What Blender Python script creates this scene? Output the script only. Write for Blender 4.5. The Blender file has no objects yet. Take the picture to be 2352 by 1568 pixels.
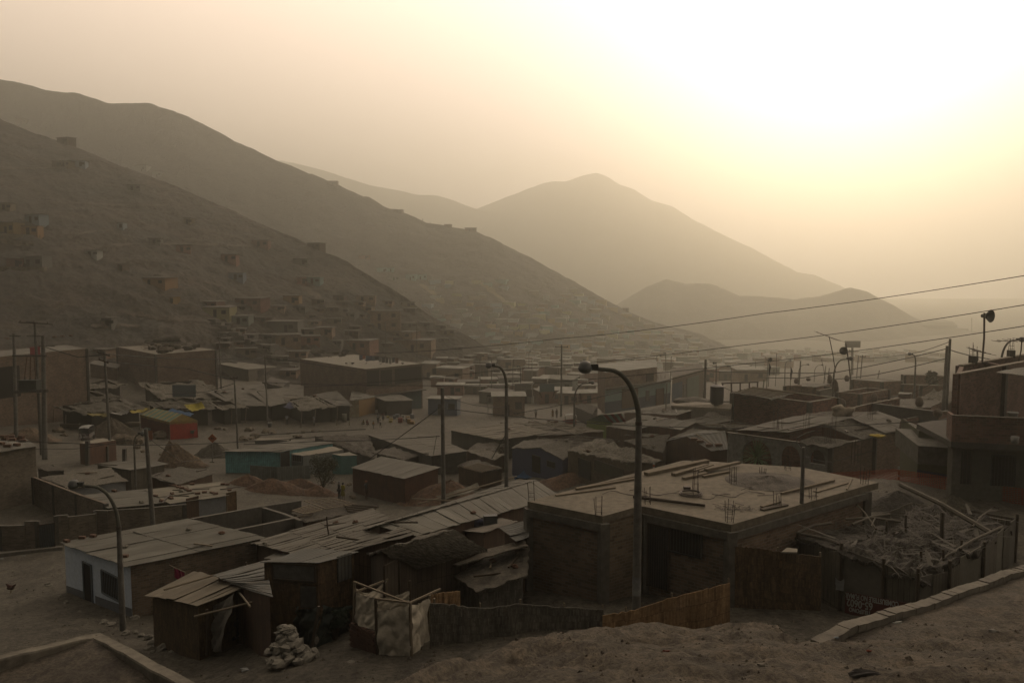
import bpy, math, random
import numpy as np
from mathutils import Vector, noise, Matrix
from mathutils.bvhtree import BVHTree
R = math.radians
rnd = random.Random(11)
C = bpy.context.scene.collection
S = bpy.context.scene

# ---------------------------------------------------------------- camera
CZ = 22.0; F = 1800.0; CX = 1176.0; CY = 784.0; HOR = 640.0
PITCH = math.atan((CY - HOR) / F)
cd = bpy.data.cameras.new('camera'); cam = bpy.data.objects.new('camera', cd); C.objects.link(cam)
cam.location = (0, 0, CZ); cam.rotation_euler = (R(90) - PITCH, 0, 0)
cd.sensor_width = 36; cd.lens = 36 * F / 2352; cd.clip_end = 12000; cd.clip_start = .1
S.camera = cam

# ---------------------------------------------------------------- sky and sun
SUN_EL, SUN_AZ = R(16.5), R(23.0)
sund = Vector((math.sin(SUN_AZ) * math.cos(SUN_EL), math.cos(SUN_AZ) * math.cos(SUN_EL), math.sin(SUN_EL)))
W = bpy.data.worlds.new("World"); S.world = W; W.use_nodes = True
nt = W.node_tree; nt.nodes.clear()
out = nt.nodes.new('ShaderNodeOutputWorld'); bg = nt.nodes.new('ShaderNodeBackground')
sky = nt.nodes.new('ShaderNodeTexSky'); sky.sky_type = 'NISHITA'; sky.sun_disc = False
sky.sun_elevation = SUN_EL; sky.sun_rotation = SUN_AZ
sky.air_density = 1.0; sky.dust_density = 5.0; sky.ozone_density = .4; sky.altitude = 0
tc = nt.nodes.new('ShaderNodeTexCoord')
dot = nt.nodes.new('ShaderNodeVectorMath'); dot.operation = 'DOT_PRODUCT'; dot.inputs[1].default_value = sund
nt.links.new(tc.outputs['Generated'], dot.inputs[0])
mx = nt.nodes.new('ShaderNodeMath'); mx.operation = 'MAXIMUM'; mx.inputs[1].default_value = 0
nt.links.new(dot.outputs['Value'], mx.inputs[0])
acc = None
SKYT = (.035, .037, .04)
tint = nt.nodes.new('ShaderNodeMix'); tint.data_type = 'RGBA'; tint.blend_type = 'MULTIPLY'; tint.inputs[0].default_value = 1
nt.links.new(sky.outputs[0], tint.inputs[6]); tint.inputs[7].default_value = (*SKYT, 1)
acc = tint.outputs[2]
for p, col, k in ((0, (.8, 1.0, 1.0), .15), (-1.7, (1.07, .82, .645), 10.3), (18, (.3, .4, 1.0), 3.2), (90, (1, .93, .86), 1.5)):
    pw = nt.nodes.new('ShaderNodeMath'); pw.operation = 'POWER'; pw.inputs[1].default_value = p
    src_ = mx.outputs[0]
    if p < 0:      # broad warm lobe round the hazy sun
        hf = nt.nodes.new('ShaderNodeMath'); hf.operation = 'MULTIPLY_ADD'; hf.inputs[1].default_value = .5; hf.inputs[2].default_value = .5; nt.links.new(dot.outputs['Value'], hf.inputs[0]); src_ = hf.outputs[0]; pw.inputs[1].default_value = -p
    nt.links.new(src_, pw.inputs[0])
    sc_ = nt.nodes.new('ShaderNodeVectorMath'); sc_.operation = 'SCALE'; sc_.inputs[0].default_value = [c * k for c in col]
    nt.links.new(pw.outputs[0], sc_.inputs['Scale'])
    ad = nt.nodes.new('ShaderNodeVectorMath'); ad.operation = 'ADD'
    nt.links.new(acc, ad.inputs[0]); nt.links.new(sc_.outputs[0], ad.inputs[1]); acc = ad.outputs[0]
sep = nt.nodes.new('ShaderNodeSeparateXYZ'); nt.links.new(tc.outputs['Generated'], sep.inputs[0])      # dust thickens towards the horizon
mr = nt.nodes.new('ShaderNodeMapRange'); mr.inputs['From Min'].default_value = 0.0; mr.inputs['From Max'].default_value = .34; mr.inputs['To Min'].default_value = .42; mr.inputs['To Max'].default_value = 1.4
nt.links.new(sep.outputs[2], mr.inputs[0]); hz = nt.nodes.new('ShaderNodeVectorMath'); hz.operation = 'SCALE'; nt.links.new(acc, hz.inputs[0]); nt.links.new(mr.outputs[0], hz.inputs['Scale']); acc = hz.outputs[0]
nt.links.new(acc, bg.inputs[0]); bg.inputs[1].default_value = 0.14
nt.links.new(bg.outputs[0], out.inputs[0])
sd = bpy.data.lights.new('sun', 'SUN'); sd.energy = 1.2; sd.angle = R(6); sd.color = (1, .72, .48)
so = bpy.data.objects.new('sun', sd); C.objects.link(so)
so.rotation_euler = (-sund).to_track_quat('-Z', 'Y').to_euler()
S.view_settings.view_transform = 'Standard'; S.view_settings.look = 'None'
S.view_settings.exposure = 0.0; S.view_settings.gamma = 1
S.render.engine = 'CYCLES'
cy = S.cycles
cy.max_bounces = 6; cy.diffuse_bounces = 2; cy.glossy_bounces = 2; cy.transmission_bounces = 2; cy.volume_bounces = 3; cy.transparent_max_bounces = 8
cy.use_denoising = True; cy.caustics_reflective = False; cy.caustics_refractive = False

# ---------------------------------------------------------------- haze
def make_haze(y0, y1, x0, x1, z0, z1, dens):
    me = bpy.data.meshes.new('haze')
    v = [(x, y, z) for x in (x0, x1) for y in (y0, y1) for z in (z0, z1)]
    me.from_pydata(v, [], [(0, 1, 3, 2), (4, 6, 7, 5), (0, 4, 5, 1), (2, 3, 7, 6), (0, 2, 6, 4), (1, 5, 7, 3)])
    o = bpy.data.objects.new('haze', me); C.objects.link(o); o['kind'] = 'stuff'
    o['label'] = 'thick warm dust haze filling the valley'
    m = bpy.data.materials.new('haze'); m.use_nodes = True; n = m.node_tree; n.nodes.clear()
    mo = n.nodes.new('ShaderNodeOutputMaterial'); pv = n.nodes.new('ShaderNodeVolumePrincipled')
    pv.inputs['Color'].default_value = (.68, .70, .63, 1); pv.inputs['Density'].default_value = dens
    pv.inputs['Anisotropy'].default_value = .78
    n.links.new(pv.outputs[0], mo.inputs['Volume']); me.materials.append(m)
    m.cycles.homogeneous_volume = True if hasattr(m.cycles, 'homogeneous_volume') else None
make_haze(-60, 2600, -1500, 2100, -75, 362, .00094)
# ---------------------------------------------------------------- pixel -> world helpers (photo seen 2352 wide)
def ray(px, py):
    a = (px - CX) / F; b = (CY - py) / F
    f = Vector((0, math.cos(PITCH), -math.sin(PITCH))); u = Vector((0, math.sin(PITCH), math.cos(PITCH)))
    d = f + Vector((a, 0, 0)) + u * b
    return d / d.y
def D(p, Y):
    return Vector((0, 0, CZ)) + ray(*p[:2]) * Y
def Z(p, z):
    d = ray(*p[:2]); return Vector((0, 0, CZ)) + d * ((z - CZ) / d.z)
def zone(sx, sy, k):
    return lambda x, y, *r: (x * k + sx, y * k + sy, *r)
A1, A2, A3, A4 = zone(0, 689, .2604), zone(574, 689, .2604), zone(1148.4, 689, .2604), zone(1739.4, 689, .2604)
B1, B2, B3, B4 = zone(0, 1071.9, .3164), zone(574, 1071.9, .3164), zone(1148.4, 1071.9, .3164), zone(1739.4, 1071.9, .3164)
C1, C2, C3, C4 = zone(0, 153, .3906), zone(382.8, 382.8, .2929), zone(842, 459.4, .2929), zone(1301.5, 574.2, .2441)
E1, E2, E3, E4 = zone(1454.6, 689, .1953), zone(1263.2, 880.4, .1953), zone(803.9, 918.7, .1953), zone(1646, 880.4, .1953)
P = lambda x, y, *r: (x, y, *r)

# ground heights: control points (px, Y, z)
GC = [(1176, 0, 8), (-600, 0, 6), (3000, 0, 8), (1176, 12, 7.2), (300, 12, 6), (2200, 12, 7.2),
      (0, 30, 3.6), (0, 34, 2.9), (0, 38, 2.2), (0, 50, 1.5), (150, 40, 2.1), (300, 36, 2.35), (283, 34.5, 2.5),
      (600, 26, 4.9), (470, 29, 4.0), (350, 31, 3.2), (450, 25, 4.6), (700, 22.5, 6.1), (850, 23, 6.0), (1000, 23, 6.15), (1385, 24, 6.4),
      (1600, 23.5, 6.4), (1700, 24.5, 6.5), (1850, 24.5, 6.6), (1950, 25, 6.4), (2352, 30, 6.6), (560, 20, 6.0),
      (1300, 28, 6.2), (1500, 30, 6.0), (1900, 32, 6.4), (1208, 29, 6.1), (1176, 40, 4.2), (900, 34, 4.2), (1176, 50, 2.4), (800, 45, 2.3),
      (787, 74, -.2), (840, 72, 0), (1160, 62, 1.0), (600, 125, .4), (870, 126, 0), (100, 85, 1.5), (180, 80, 1.7), (520, 80, 1.0),
      (300, 110, .8), (0, 70, 1.8), (300, 60, 1.2), (1700, 58, 5.0), (1500, 60, 3.2), (2200, 38, 7.4), (2050, 42, 7.5), (2352, 45, 7.6), (1690, 74, 7.0), (1910, 52, 5.6), (2100, 60, 5.0), (2187, 66, 5.2), (1950, 90, 6.3), (2352, 80, 7),
      (1385, 113, 1.6), (1300, 120, 1.1), (1290, 144, .2), (1460, 150, 1.2), (1700, 120, 5), (2100, 120, 7), (2352, 120, 8),
      (0, 125, 5.5), (300, 130, 4), (450, 140, 4), (600, 150, 2.0), (800, 134, 1.5), (900, 150, .5), (1100, 160, 0), (1300, 200, 0), (1700, 200, 2), (2352, 200, 6),
      (0, 180, 16), (0, 260, 30), (400, 200, 9), (700, 220, 4), (1000, 260, 2), (1300, 300, 0), (1800, 300, 0), (2352, 300, 2), (1176, 450, 0), (1800, 450, 0), (2352, 450, 0),
      (1176, 700, 0), (2000, 700, 0), (2600, 700, 0), (0, 700, 20), (3000, 300, 6), (3000, 100, 9), (3000, 40, 8), (-600, 40, 1.5), (-600, 150, 14), (-600, 300, 40)]
gp = np.array([((a - CX) / F * max(b, .01) if b > 1 else (a - CX) / 60, b) for a, b, c in GC]); gz = np.array([c + 6.3 - b / 15 for a, b, c in GC])   # the valley falls gently away from the viewer
def _lw(p):          # compress distance so near detail survives
    y = p[:, 1]; return np.stack([p[:, 0] / (30 + y), np.log((30 + y) / 30)], 1) * 60
gq = _lw(gp)
n_ = len(gq); K = np.sqrt(((gq[:, None] - gq[None]) ** 2).sum(-1) + 4)
Aq = np.zeros((n_ + 3, n_ + 3)); Aq[:n_, :n_] = K + np.eye(n_) * -.6; Aq[:n_, n_] = 1; Aq[:n_, n_ + 1:] = gq; Aq[n_:, :n_] = Aq[:n_, n_:].T
sol = np.linalg.solve(Aq, np.concatenate([gz, [0, 0, 0]]))
NC = n_
def garr(xy):
    q = _lw(np.asarray(xy, float)); k = np.sqrt(((q[:, None] - gq[None]) ** 2).sum(-1) + 4)
    return k @ sol[:NC] + sol[NC] + q @ sol[NC + 1:]
def g(x, y): return float(garr([(x, y)])[0])
def H(p, h=None):
    """point on the ray through a pixel that stands h above the ground"""
    if h is None: h = p[2]
    d = ray(p[0], p[1]); ts = np.concatenate([np.arange(9, 60, .25), np.arange(60, 200, 1), np.arange(200, 900, 4)])
    gg = garr(np.stack([ts * d.x, ts], 1)); f = CZ + ts * d.z - gg - h
    i = np.where(f < 0)[0]
    if len(i) == 0: return D(p, 300)
    i = i[0]
    if i == 0: t = ts[0]
    else: t = ts[i - 1] + (ts[i] - ts[i - 1]) * f[i - 1] / (f[i - 1] - f[i])
    return Vector((d.x * t, t, CZ + d.z * t))

# ---------------------------------------------------------------- materials
def new_mat(name):
    m = bpy.data.materials.new(name); m.use_nodes = True; n = m.node_tree
    b = n.nodes['Principled BSDF']; return m, n, b
MC = {}; KD = .365
def mat(kind, col=(.3, .3, .3), col2=None, rough=.9, sc=1.0, metal=0):
    key = (kind, tuple(col), tuple(col2) if col2 else None, rough, sc)
    if key in MC: return MC[key]
    kd = KD * {'brick': 2.0, 'weave': 1.6, 'plank': 1.5}.get(kind, 1); TT = (.90, .985, .97); col = [c_ * kd * t_ for c_, t_ in zip(col, TT)]; col2 = [c_ * kd * t_ for c_, t_ in zip(col2, TT)] if col2 else None
    m, n, b = new_mat(kind); L = n.links.new; N = n.nodes.new
    b.inputs['Roughness'].default_value = rough; b.inputs['Metallic'].default_value = metal
    b.inputs['Specular IOR Level'].default_value = .25
    def col4(c, k=1): return (min(1, c[0] * k), min(1, c[1] * k), min(1, c[2] * k), 1)
    def ns(scale, det=5, src=None, rough_=.6, vec=(1, 1, 1)):
        t = N('ShaderNodeTexNoise'); t.inputs['Scale'].default_value = scale; t.inputs['Detail'].default_value = det; t.inputs['Roughness'].default_value = rough_
        mp = N('ShaderNodeMapping'); mp.inputs['Scale'].default_value = vec; L(src or tco.outputs['Object'], mp.inputs['Vector']); L(mp.outputs[0], t.inputs['Vector']); return t.outputs['Fac']
    def ramp(f, stops):
        r = N('ShaderNodeValToRGB'); L(f, r.inputs[0]); e = r.color_ramp.elements
        while len(e) < len(stops): e.new(.5)
        for el, (p, c) in zip(e, stops): el.position = p; el.color = c
        return r.outputs[0]
    def mixc(f, a, c, bt='MIX'):
        x = N('ShaderNodeMix'); x.data_type = 'RGBA'; x.blend_type = bt
        if isinstance(f, float): x.inputs[0].default_value = f
        else: L(f, x.inputs[0])
        for i, s in ((6, a), (7, c)):
            if isinstance(s, tuple): x.inputs[i].default_value = s
            else: L(s, x.inputs[i])
        return x.outputs[2]
    def mth(op, a, c=None):
        x = N('ShaderNodeMath'); x.operation = op
        for i, s in ((0, a), (1, c)):
            if s is None: continue
            if isinstance(s, (int, float)): x.inputs[i].default_value = s
            else: L(s, x.inputs[i])
        return x.outputs[0]
    def bump(h, st, dist=.02, prev=None):
        x = N('ShaderNodeBump'); x.inputs['Strength'].default_value = st; x.inputs['Distance'].default_value = dist; L(h, x.inputs['Height'])
        if prev: L(prev, x.inputs['Normal'])
        L(x.outputs[0], b.inputs['Normal']); return x.outputs[0]
    tco = N('ShaderNodeTexCoord'); uv = tco.outputs['UV']; ob = tco.outputs['Object']
    c = col; c2 = col2 or [x * .6 for x in col]
    GREY = (.5, .5, .5, 1)
    def wear(base, k=.35, s=1.2):
        f = ns(s, 6); r = ramp(f, [(.3, (1 - k, 1 - k, 1 - k, 1)), (.7, (1 + k * .4,) * 3 + (1,))]); return mixc(1.0, base, r, 'MULTIPLY')
    if kind == 'brick':
        t = N('ShaderNodeTexBrick'); L(uv, t.inputs['Vector']); t.inputs['Scale'].default_value = 1 / sc
        t.inputs['Brick Width'].default_value = .26; t.inputs['Row Height'].default_value = .11; t.inputs['Mortar Size'].default_value = .012; t.inputs['Mortar Smooth'].default_value = .3
        t.inputs['Bias'].default_value = -.1
        t.inputs['Color1'].default_value = col4(c); t.inputs['Color2'].default_value = col4(c, .45); t.inputs['Mortar'].default_value = col4(c2)
        x = wear(t.outputs[0], .4, .7)
        x = mixc(ramp(ns(2.2, 6), [(.55, (0, 0, 0, 1)), (.75, (.6, .6, .6, 1))]), x, col4(c2, .8))
        L(x, b.inputs['Base Color']); bump(mth('ADD', mth('MULTIPLY', t.outputs['Fac'], -1), mth('MULTIPLY', ns(30), .6)), .8, .02)
    elif kind == 'corr':      # corrugated sheet, ridges run along v
        w = N('ShaderNodeTexWave'); w.wave_type = 'BANDS'; w.bands_direction = 'X'; w.inputs['Scale'].default_value = .314 / .15 * 1.0 / sc; L(uv, w.inputs['Vector'])
        w.inputs['Distortion'].default_value = .15
        mp = N('ShaderNodeMapping'); mp.inputs['Scale'].default_value = (1.1, .28, 1); L(uv, mp.inputs['Vector'])
        x = mixc(ramp(ns(.9, 8, None, .65), [(.35, (0, 0, 0, 1)), (.65, (1, 1, 1, 1))]), col4(c), col4(c2))
        x = mixc(1.0, x, ramp(w.outputs['Fac'], [(.15, (.72, .72, .72, 1)), (.7, (1.08, 1.08, 1.08, 1))]), 'MULTIPLY'); x = mixc(1.0, x, ramp(ns(1, 3, uv, .5, (.55, .12, 1)), [(.35, (.72, .71, .69, 1)), (.65, (1.18, 1.17, 1.15, 1))]), 'MULTIPLY')  # rib troughs darkened in the colour, as the bump shades them faintly
        x = mixc(ramp(ns(1, 7, uv, .7, (6, .5, 1)), [(.55, (0, 0, 0, 1)), (.8, (.7, .7, .7, 1))]), x, (.09, .055, .03, 1))
        L(x, b.inputs['Base Color']); bump(mth('ADD', w.outputs['Fac'], mth('MULTIPLY', ns(9), .4)), .7, .03)
    elif kind == 'weave':     # reed matting
        w1 = N('ShaderNodeTexBrick'); L(uv, w1.inputs['Vector']); w1.inputs['Scale'].default_value = 1 / sc; w1.offset = .5
        w1.inputs['Brick Width'].default_value = .05; w1.inputs['Row Height'].default_value = .28; w1.inputs['Mortar Size'].default_value = .004
        w1.inputs['Color1'].default_value = col4(c); w1.inputs['Color2'].default_value = col4(c2); w1.inputs['Mortar'].default_value = col4(c2, .35)
        x = mixc(1.0, w1.outputs[0], ramp(ns(1, 7, uv, .7, (3, 1.2, 1)), [(.3, (.5, .5, .5, 1)), (.7, (1.3, 1.25, 1.2, 1))]), 'MULTIPLY')
        x = wear(x, .4, 9); L(x, b.inputs['Base Color']); bump(mth('ADD', w1.outputs['Fac'], ns(24)), .8, .02)
    elif kind == 'thatch':    # old reed mats with dirt on a roof
        f = ns(1, 9, uv, .75, (9, 2.2, 1)); f2 = ns(3, 8, uv, .7, (1.5, 1.5, 1))
        x = mixc(ramp(f, [(.4, (0, 0, 0, 1)), (.58, (1, 1, 1, 1))]), col4(c2, .8), col4(c, 1.1)); x = mixc(1.0, x, ramp(f2, [(.38, (.5, .5, .5, 1)), (.6, (1.25, 1.25, 1.25, 1))]), 'MULTIPLY')
        L(x, b.inputs['Base Color']); bump(mth('ADD', f, f2), 1, .12)
    elif kind == 'plank':     # vertical boards
        w1 = N('ShaderNodeTexBrick'); L(uv, w1.inputs['Vector']); w1.inputs['Scale'].default_value = 1 / sc; w1.offset = .0
        w1.inputs['Brick Width'].default_value = .19; w1.inputs['Row Height'].default_value = 2.9; w1.inputs['Mortar Size'].default_value = .01; w1.inputs['Bias'].default_value = -.2
        w1.inputs['Color1'].default_value = col4(c); w1.inputs['Color2'].default_value = col4(c2); w1.inputs['Mortar'].default_value = col4(c2, .3)
        f = ns(2, 7, uv, .7, (12, 1, 1)); x = mixc(1.0, w1.outputs[0], ramp(f, [(.3, (.55, .55, .55, 1)), (.7, (1.3, 1.3, 1.3, 1))]), 'MULTIPLY'); x = wear(x, .35, 1.4)
        L(x, b.inputs['Base Color']); bump(mth('ADD', mth('MULTIPLY', w1.outputs['Fac'], -1), f), .6, .02)
    elif kind == 'dirt':
        f = ns(.25 * sc, 10, None, .62); f2 = ns(5 * sc, 10, None, .75); f3 = ns(1.1 * sc, 8, None, .6, (1, .45, 1))
        x = mixc(ramp(f, [(.38, (0, 0, 0, 1)), (.62, (1, 1, 1, 1))]), col4(c), col4(c2))
        x = mixc(ramp(f3, [(.45, (0, 0, 0, 1)), (.62, (.85, .85, .85, 1))]), x, col4(c2, .62))
        x = mixc(1.0, x, ramp(f2, [(.38, (.42, .41, .40, 1)), (.6, (1.3, 1.27, 1.24, 1))]), 'MULTIPLY')
        L(x, b.inputs['Base Color']); bump(mth('ADD', f2, mth('MULTIPLY', f3, 1.5)), .9, .16 / sc)
    elif kind == 'rock':      # rubble hillside
        f = ns(.012, 10, None, .65); f2 = ns(.35, 12, None, .78); f3 = ns(.05, 8, None, .7, (1, 1, 2.2))
        v = N('ShaderNodeTexVoronoi'); v.inputs['Scale'].default_value = .7; L(ob, v.inputs['Vector'])
        x = mixc(ramp(f3, [(.4, (0, 0, 0, 1)), (.6, (1, 1, 1, 1))]), col4(c), col4(c2)); x = mixc(1.0, x, ramp(f, [(.35, (.75, .75, .78, 1)), (.65, (1.15, 1.1, 1.05, 1))]), 'MULTIPLY')
        x = mixc(1.0, x, ramp(f2, [(.38, (.35, .34, .33, 1)), (.56, (1.5, 1.47, 1.42, 1))]), 'MULTIPLY')
        L(x, b.inputs['Base Color']); bump(mth('ADD', f2, mth('MULTIPLY', v.outputs['Distance'], .25)), 1, 2.2)
    elif kind == 'concrete':
        x = mixc(ramp(ns(.8, 9, None, .65), [(.35, (0, 0, 0, 1)), (.65, (1, 1, 1, 1))]), col4(c), col4(c2)); x = wear(x, .4, 4)
        x = mixc(ramp(ns(1, 6, uv, .6, (5, .35, 1)), [(.58, (0, 0, 0, 1)), (.8, (.5, .5, .5, 1))]), x, col4(c2, .5))
        L(x, b.inputs['Base Color']); bump(ns(16, 8), .5, .02)
    elif kind == 'stripe':    # striped awning, stripes across u
        w = N('ShaderNodeTexWave'); w.wave_type = 'BANDS'; w.bands_direction = 'X'; w.inputs['Scale'].default_value = .314 / sc; L(uv, w.inputs['Vector'])
        x = mixc(ramp(w.outputs['Fac'], [(.48, (0, 0, 0, 1)), (.52, (1, 1, 1, 1))]), col4(c), col4(c2)); x = wear(x, .25, 2); L(x, b.inputs['Base Color']); bump(ns(3), .4, .06)
    elif kind == 'fabric':
        x = wear(mixc(ramp(ns(1.6, 6), [(.4, (0, 0, 0, 1)), (.65, (1, 1, 1, 1))]), col4(c), col4(c2, 1)), .3, 5); L(x, b.inputs['Base Color']); bump(ns(4, 5), .6, .06)
    elif kind == 'net':       # open plastic mesh
        w1 = N('ShaderNodeTexBrick'); L(uv, w1.inputs['Vector']); w1.offset = 0; w1.inputs['Scale'].default_value = 1; w1.inputs['Brick Width'].default_value = .13 * sc; w1.inputs['Row Height'].default_value = .09 * sc
        w1.inputs['Mortar Size'].default_value = .018 * sc; L(wear((*c, 1), .3, 1), b.inputs['Base Color']); L(w1.outputs['Fac'], b.inputs['Alpha'])
    else:                     # paint / plain
        x = mixc(ramp(ns(1.3, 7), [(.45, (0, 0, 0, 1)), (.75, (.6, .6, .6, 1))]), col4(c), col4(c2)); x = wear(x, .2, 6)
        L(x, b.inputs['Base Color']); bump(ns(12, 6), .25, .02)
    MC[key] = m; return m

# ---------------------------------------------------------------- mesh builder
class MB:
    def __init__(s): s.v = []; s.f = []; s.uv = []
    def face(s, pts, uvs=None):
        i = len(s.v); s.v += [Vector(p) for p in pts]; s.f.append(list(range(i, i + len(pts))))
        if uvs is None:
            a = Vector(pts[0]); U = (Vector(pts[1]) - a); U = U.normalized() if U.length > 1e-9 else Vector((1, 0, 0))
            nn = U.cross(Vector(pts[-1]) - a); V = nn.cross(U).normalized() if nn.length > 1e-9 else Vector((0, 0, 1))
            uvs = [((Vector(p) - a).dot(U), (Vector(p) - a).dot(V)) for p in pts]
        s.uv += uvs; return s
    def grid(s, rows, uvs=None, close=False):
        """rows: list of equally long lists of points, shared vertices"""
        i0 = len(s.v); n = len(rows[0])
        for r in rows: s.v += [Vector(p) for p in r]
        if uvs is None:
            uvs = []; vacc = 0
            for j, r in enumerate(rows):
                if j: vacc += (Vector(r[0]) - Vector(rows[j - 1][0])).length
                u = 0; ru = []
                for k, p in enumerate(r):
                    if k: u += (Vector(p) - Vector(r[k - 1])).length
                    ru.append((u, vacc))
                uvs.append(ru)
        for j in range(len(rows) - 1):
            for k in range(n - 1 + (1 if close else 0)):
                k2 = (k + 1) % n
                s.f.append([i0 + j * n + k, i0 + j * n + k2, i0 + (j + 1) * n + k2, i0 + (j + 1) * n + k])
                s.uv += [uvs[j][k], uvs[j][k2] if k2 else uvs[j][k], uvs[j + 1][k2] if k2 else uvs[j + 1][k], uvs[j + 1][k]]
        return s
    def slab(s, pts, t=.05, down=(0, 0, -1)):
        """closed plate: top polygon pts and thickness t downwards"""
        d = Vector(down) * t; top = [Vector(p) for p in pts]; bot = [p + d for p in top]
        s.face(top); s.face(bot[::-1])
        for i in range(len(pts)): j = (i + 1) % len(pts); s.face([bot[i], bot[j], top[j], top[i]])
        return s
    def box(s, c, dx, dy, dz, rz=0, rx=0, ry=0):
        """box standing on c"""
        M = Matrix.Rotation(rz, 3, 'Z') @ Matrix.Rotation(ry, 3, 'Y') @ Matrix.Rotation(rx, 3, 'X'); c = Vector(c)
        q = [c + M @ Vector((sx * dx / 2, sy * dy / 2, z)) for z in (0, dz) for sx, sy in ((-1, -1), (1, -1), (1, 1), (-1, 1))]
        for a in ((3, 2, 1, 0), (4, 5, 6, 7), (0, 1, 5, 4), (1, 2, 6, 5), (2, 3, 7, 6), (3, 0, 4, 7)): s.face([q[i] for i in a])
        return s
    def bar(s, a, b, w, h=None, up=(0, 0, 1)):
        a, b = Vector(a), Vector(b); h = h or w; d = (b - a).normalized(); x = d.cross(Vector(up))
        if x.length < 1e-4: x = Vector((1, 0, 0))
        x.normalize(); y = x.cross(d); q = [p + x * sx * w / 2 + y * sy * h / 2 for p in (a, b) for sx, sy in ((-1, -1), (1, -1), (1, 1), (-1, 1))]
        for f in ((3, 2, 1, 0), (4, 5, 6, 7), (0, 1, 5, 4), (1, 2, 6, 5), (2, 3, 7, 6), (3, 0, 4, 7)): s.face([q[i] for i in f])
        return s
    def tube(s, pts, r, n=8):
        pts = [Vector(p) for p in pts]; rr = r if isinstance(r, (list, tuple)) else [r] * len(pts); rows = []
        px = None
        for i, p in enumerate(pts):
            d = (pts[min(i + 1, len(pts) - 1)] - pts[max(i - 1, 0)]).normalized()
            x = d.cross(Vector((0, 0, 1))) if px is None else px - d * px.dot(d)
            if x.length < 1e-4: x = Vector((1, 0, 0))
            x.normalize(); px = x; y = d.cross(x)
            rows.append([p + (x * math.cos(2 * math.pi * k / n) + y * math.sin(2 * math.pi * k / n)) * rr[i] for k in range(n)])
        s.grid(rows, close=True); s.face(rows[0][::-1]); s.face(rows[-1]); return s
    def lathe(s, c, prof, n=16, sx=1, sy=1, M=None):
        c = Vector(c); rows = []
        for r, z in prof:
            rows.append([c + (M @ Vector((r * math.cos(2 * math.pi * k / n) * sx, r * math.sin(2 * math.pi * k / n) * sy, z)) if M else Vector((r * math.cos(2 * math.pi * k / n) * sx, r * math.sin(2 * math.pi * k / n) * sy, z))) for k in range(n)])
        s.grid(rows, close=True); return s
    def blob(s, c, rx, ry, rz, rough=.25, seed=0, nu=14, nv=9, flat=0):
        c = Vector(c); rows = []; o = Vector((seed * 3.7, seed * 1.3, seed * 7.1)); fr = 1.3
        for j in range(nv + 1):
            ph = -math.pi / 2 + math.pi * j / nv; row = []
            for k in range(nu):
                th = 2 * math.pi * k / nu; d = Vector((math.cos(ph) * math.cos(th), math.cos(ph) * math.sin(th), math.sin(ph)))
                q = 1 + rough * 2 * noise.noise(d * fr + o) + rough * .8 * noise.noise(d * 3.3 + o)
                z = d.z * rz * q
                if flat and z < -rz * flat: z = -rz * flat
                row.append(c + Vector((d.x * rx * q, d.y * ry * q, z)))
            rows.append(row)
        s.grid(rows, close=True); return s
    def build(s, name, m, parent=None, smooth=False, base=None):
        me = bpy.data.meshes.new(name)
        off = base if base is not None else (ORG[parent.name] if parent else Vector((0, 0, 0)))
        me.from_pydata([v - off for v in s.v], [], s.f); uvl = me.uv_layers.new(name='UVMap')
        uvl.data.foreach_set('uv', [c for p in s.uv for c in p[:2]])
        if smooth: me.polygons.foreach_set('use_smooth', [True] * len(me.polygons))
        me.materials.append(m); me.update()
        o = bpy.data.objects.new(name, me); C.objects.link(o)
        if parent: o.parent = parent
        else: o.location = off
        ORG[o.name] = Vector(off); return o
    def base(s):
        xs = [v.x for v in s.v]; ys = [v.y for v in s.v]; return Vector(((min(xs) + max(xs)) / 2, (min(ys) + max(ys)) / 2, min(v.z for v in s.v)))
ORG = {}
def tag(o, label, cat, group=None):
    o['label'] = label; o['category'] = cat
    if group: o['group'] = group
    return o
def thing(name, label, cat, loc, group=None):
    o = bpy.data.objects.new(name, None); C.objects.link(o); o.location = loc; o.empty_display_size = .5; ORG[o.name] = Vector(loc)
    return tag(o, label, cat, group)
def solo(mb, name, m, label, cat, group=None, smooth=False):
    o = mb.build(name, m, None, smooth, base=mb.base()); return tag(o, label, cat, group)
def struct(mb, name, m, smooth=True):
    o = mb.build(name, m, None, smooth); o['kind'] = 'structure'; return o
def dup(root, loc, label, group=None, rz=None):
    r = root.copy(); C.objects.link(r); r.location = loc; r['label'] = label; ORG[r.name] = Vector(loc)
    if rz is not None: r.rotation_euler = (0, 0, rz)
    if group: r['group'] = group
    for ch in list(root.children):
        c = ch.copy(); C.objects.link(c); c.parent = r
        for gch in ch.children:
            d = gch.copy(); C.objects.link(d); d.parent = c
    return r
ORDW = ['first', 'second', 'third', 'fourth', 'fifth', 'sixth', 'seventh', 'eighth', 'ninth', 'tenth', 'eleventh', 'twelfth', 'thirteenth', 'fourteenth', 'fifteenth', 'sixteenth', 'seventeenth', 'eighteenth', 'nineteenth', 'twentieth']
def ordw(i):
    if i < 20: return ORDW[i]
    t = ['twenty', 'thirty', 'forty', 'fifty', 'sixty', 'seventy', 'eighty', 'ninety'][(i + 1) // 10 - 2]; k = (i + 1) % 10
    return t + '-' + ORDW[k - 1] if k else t.replace('y', 'ieth')
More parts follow.
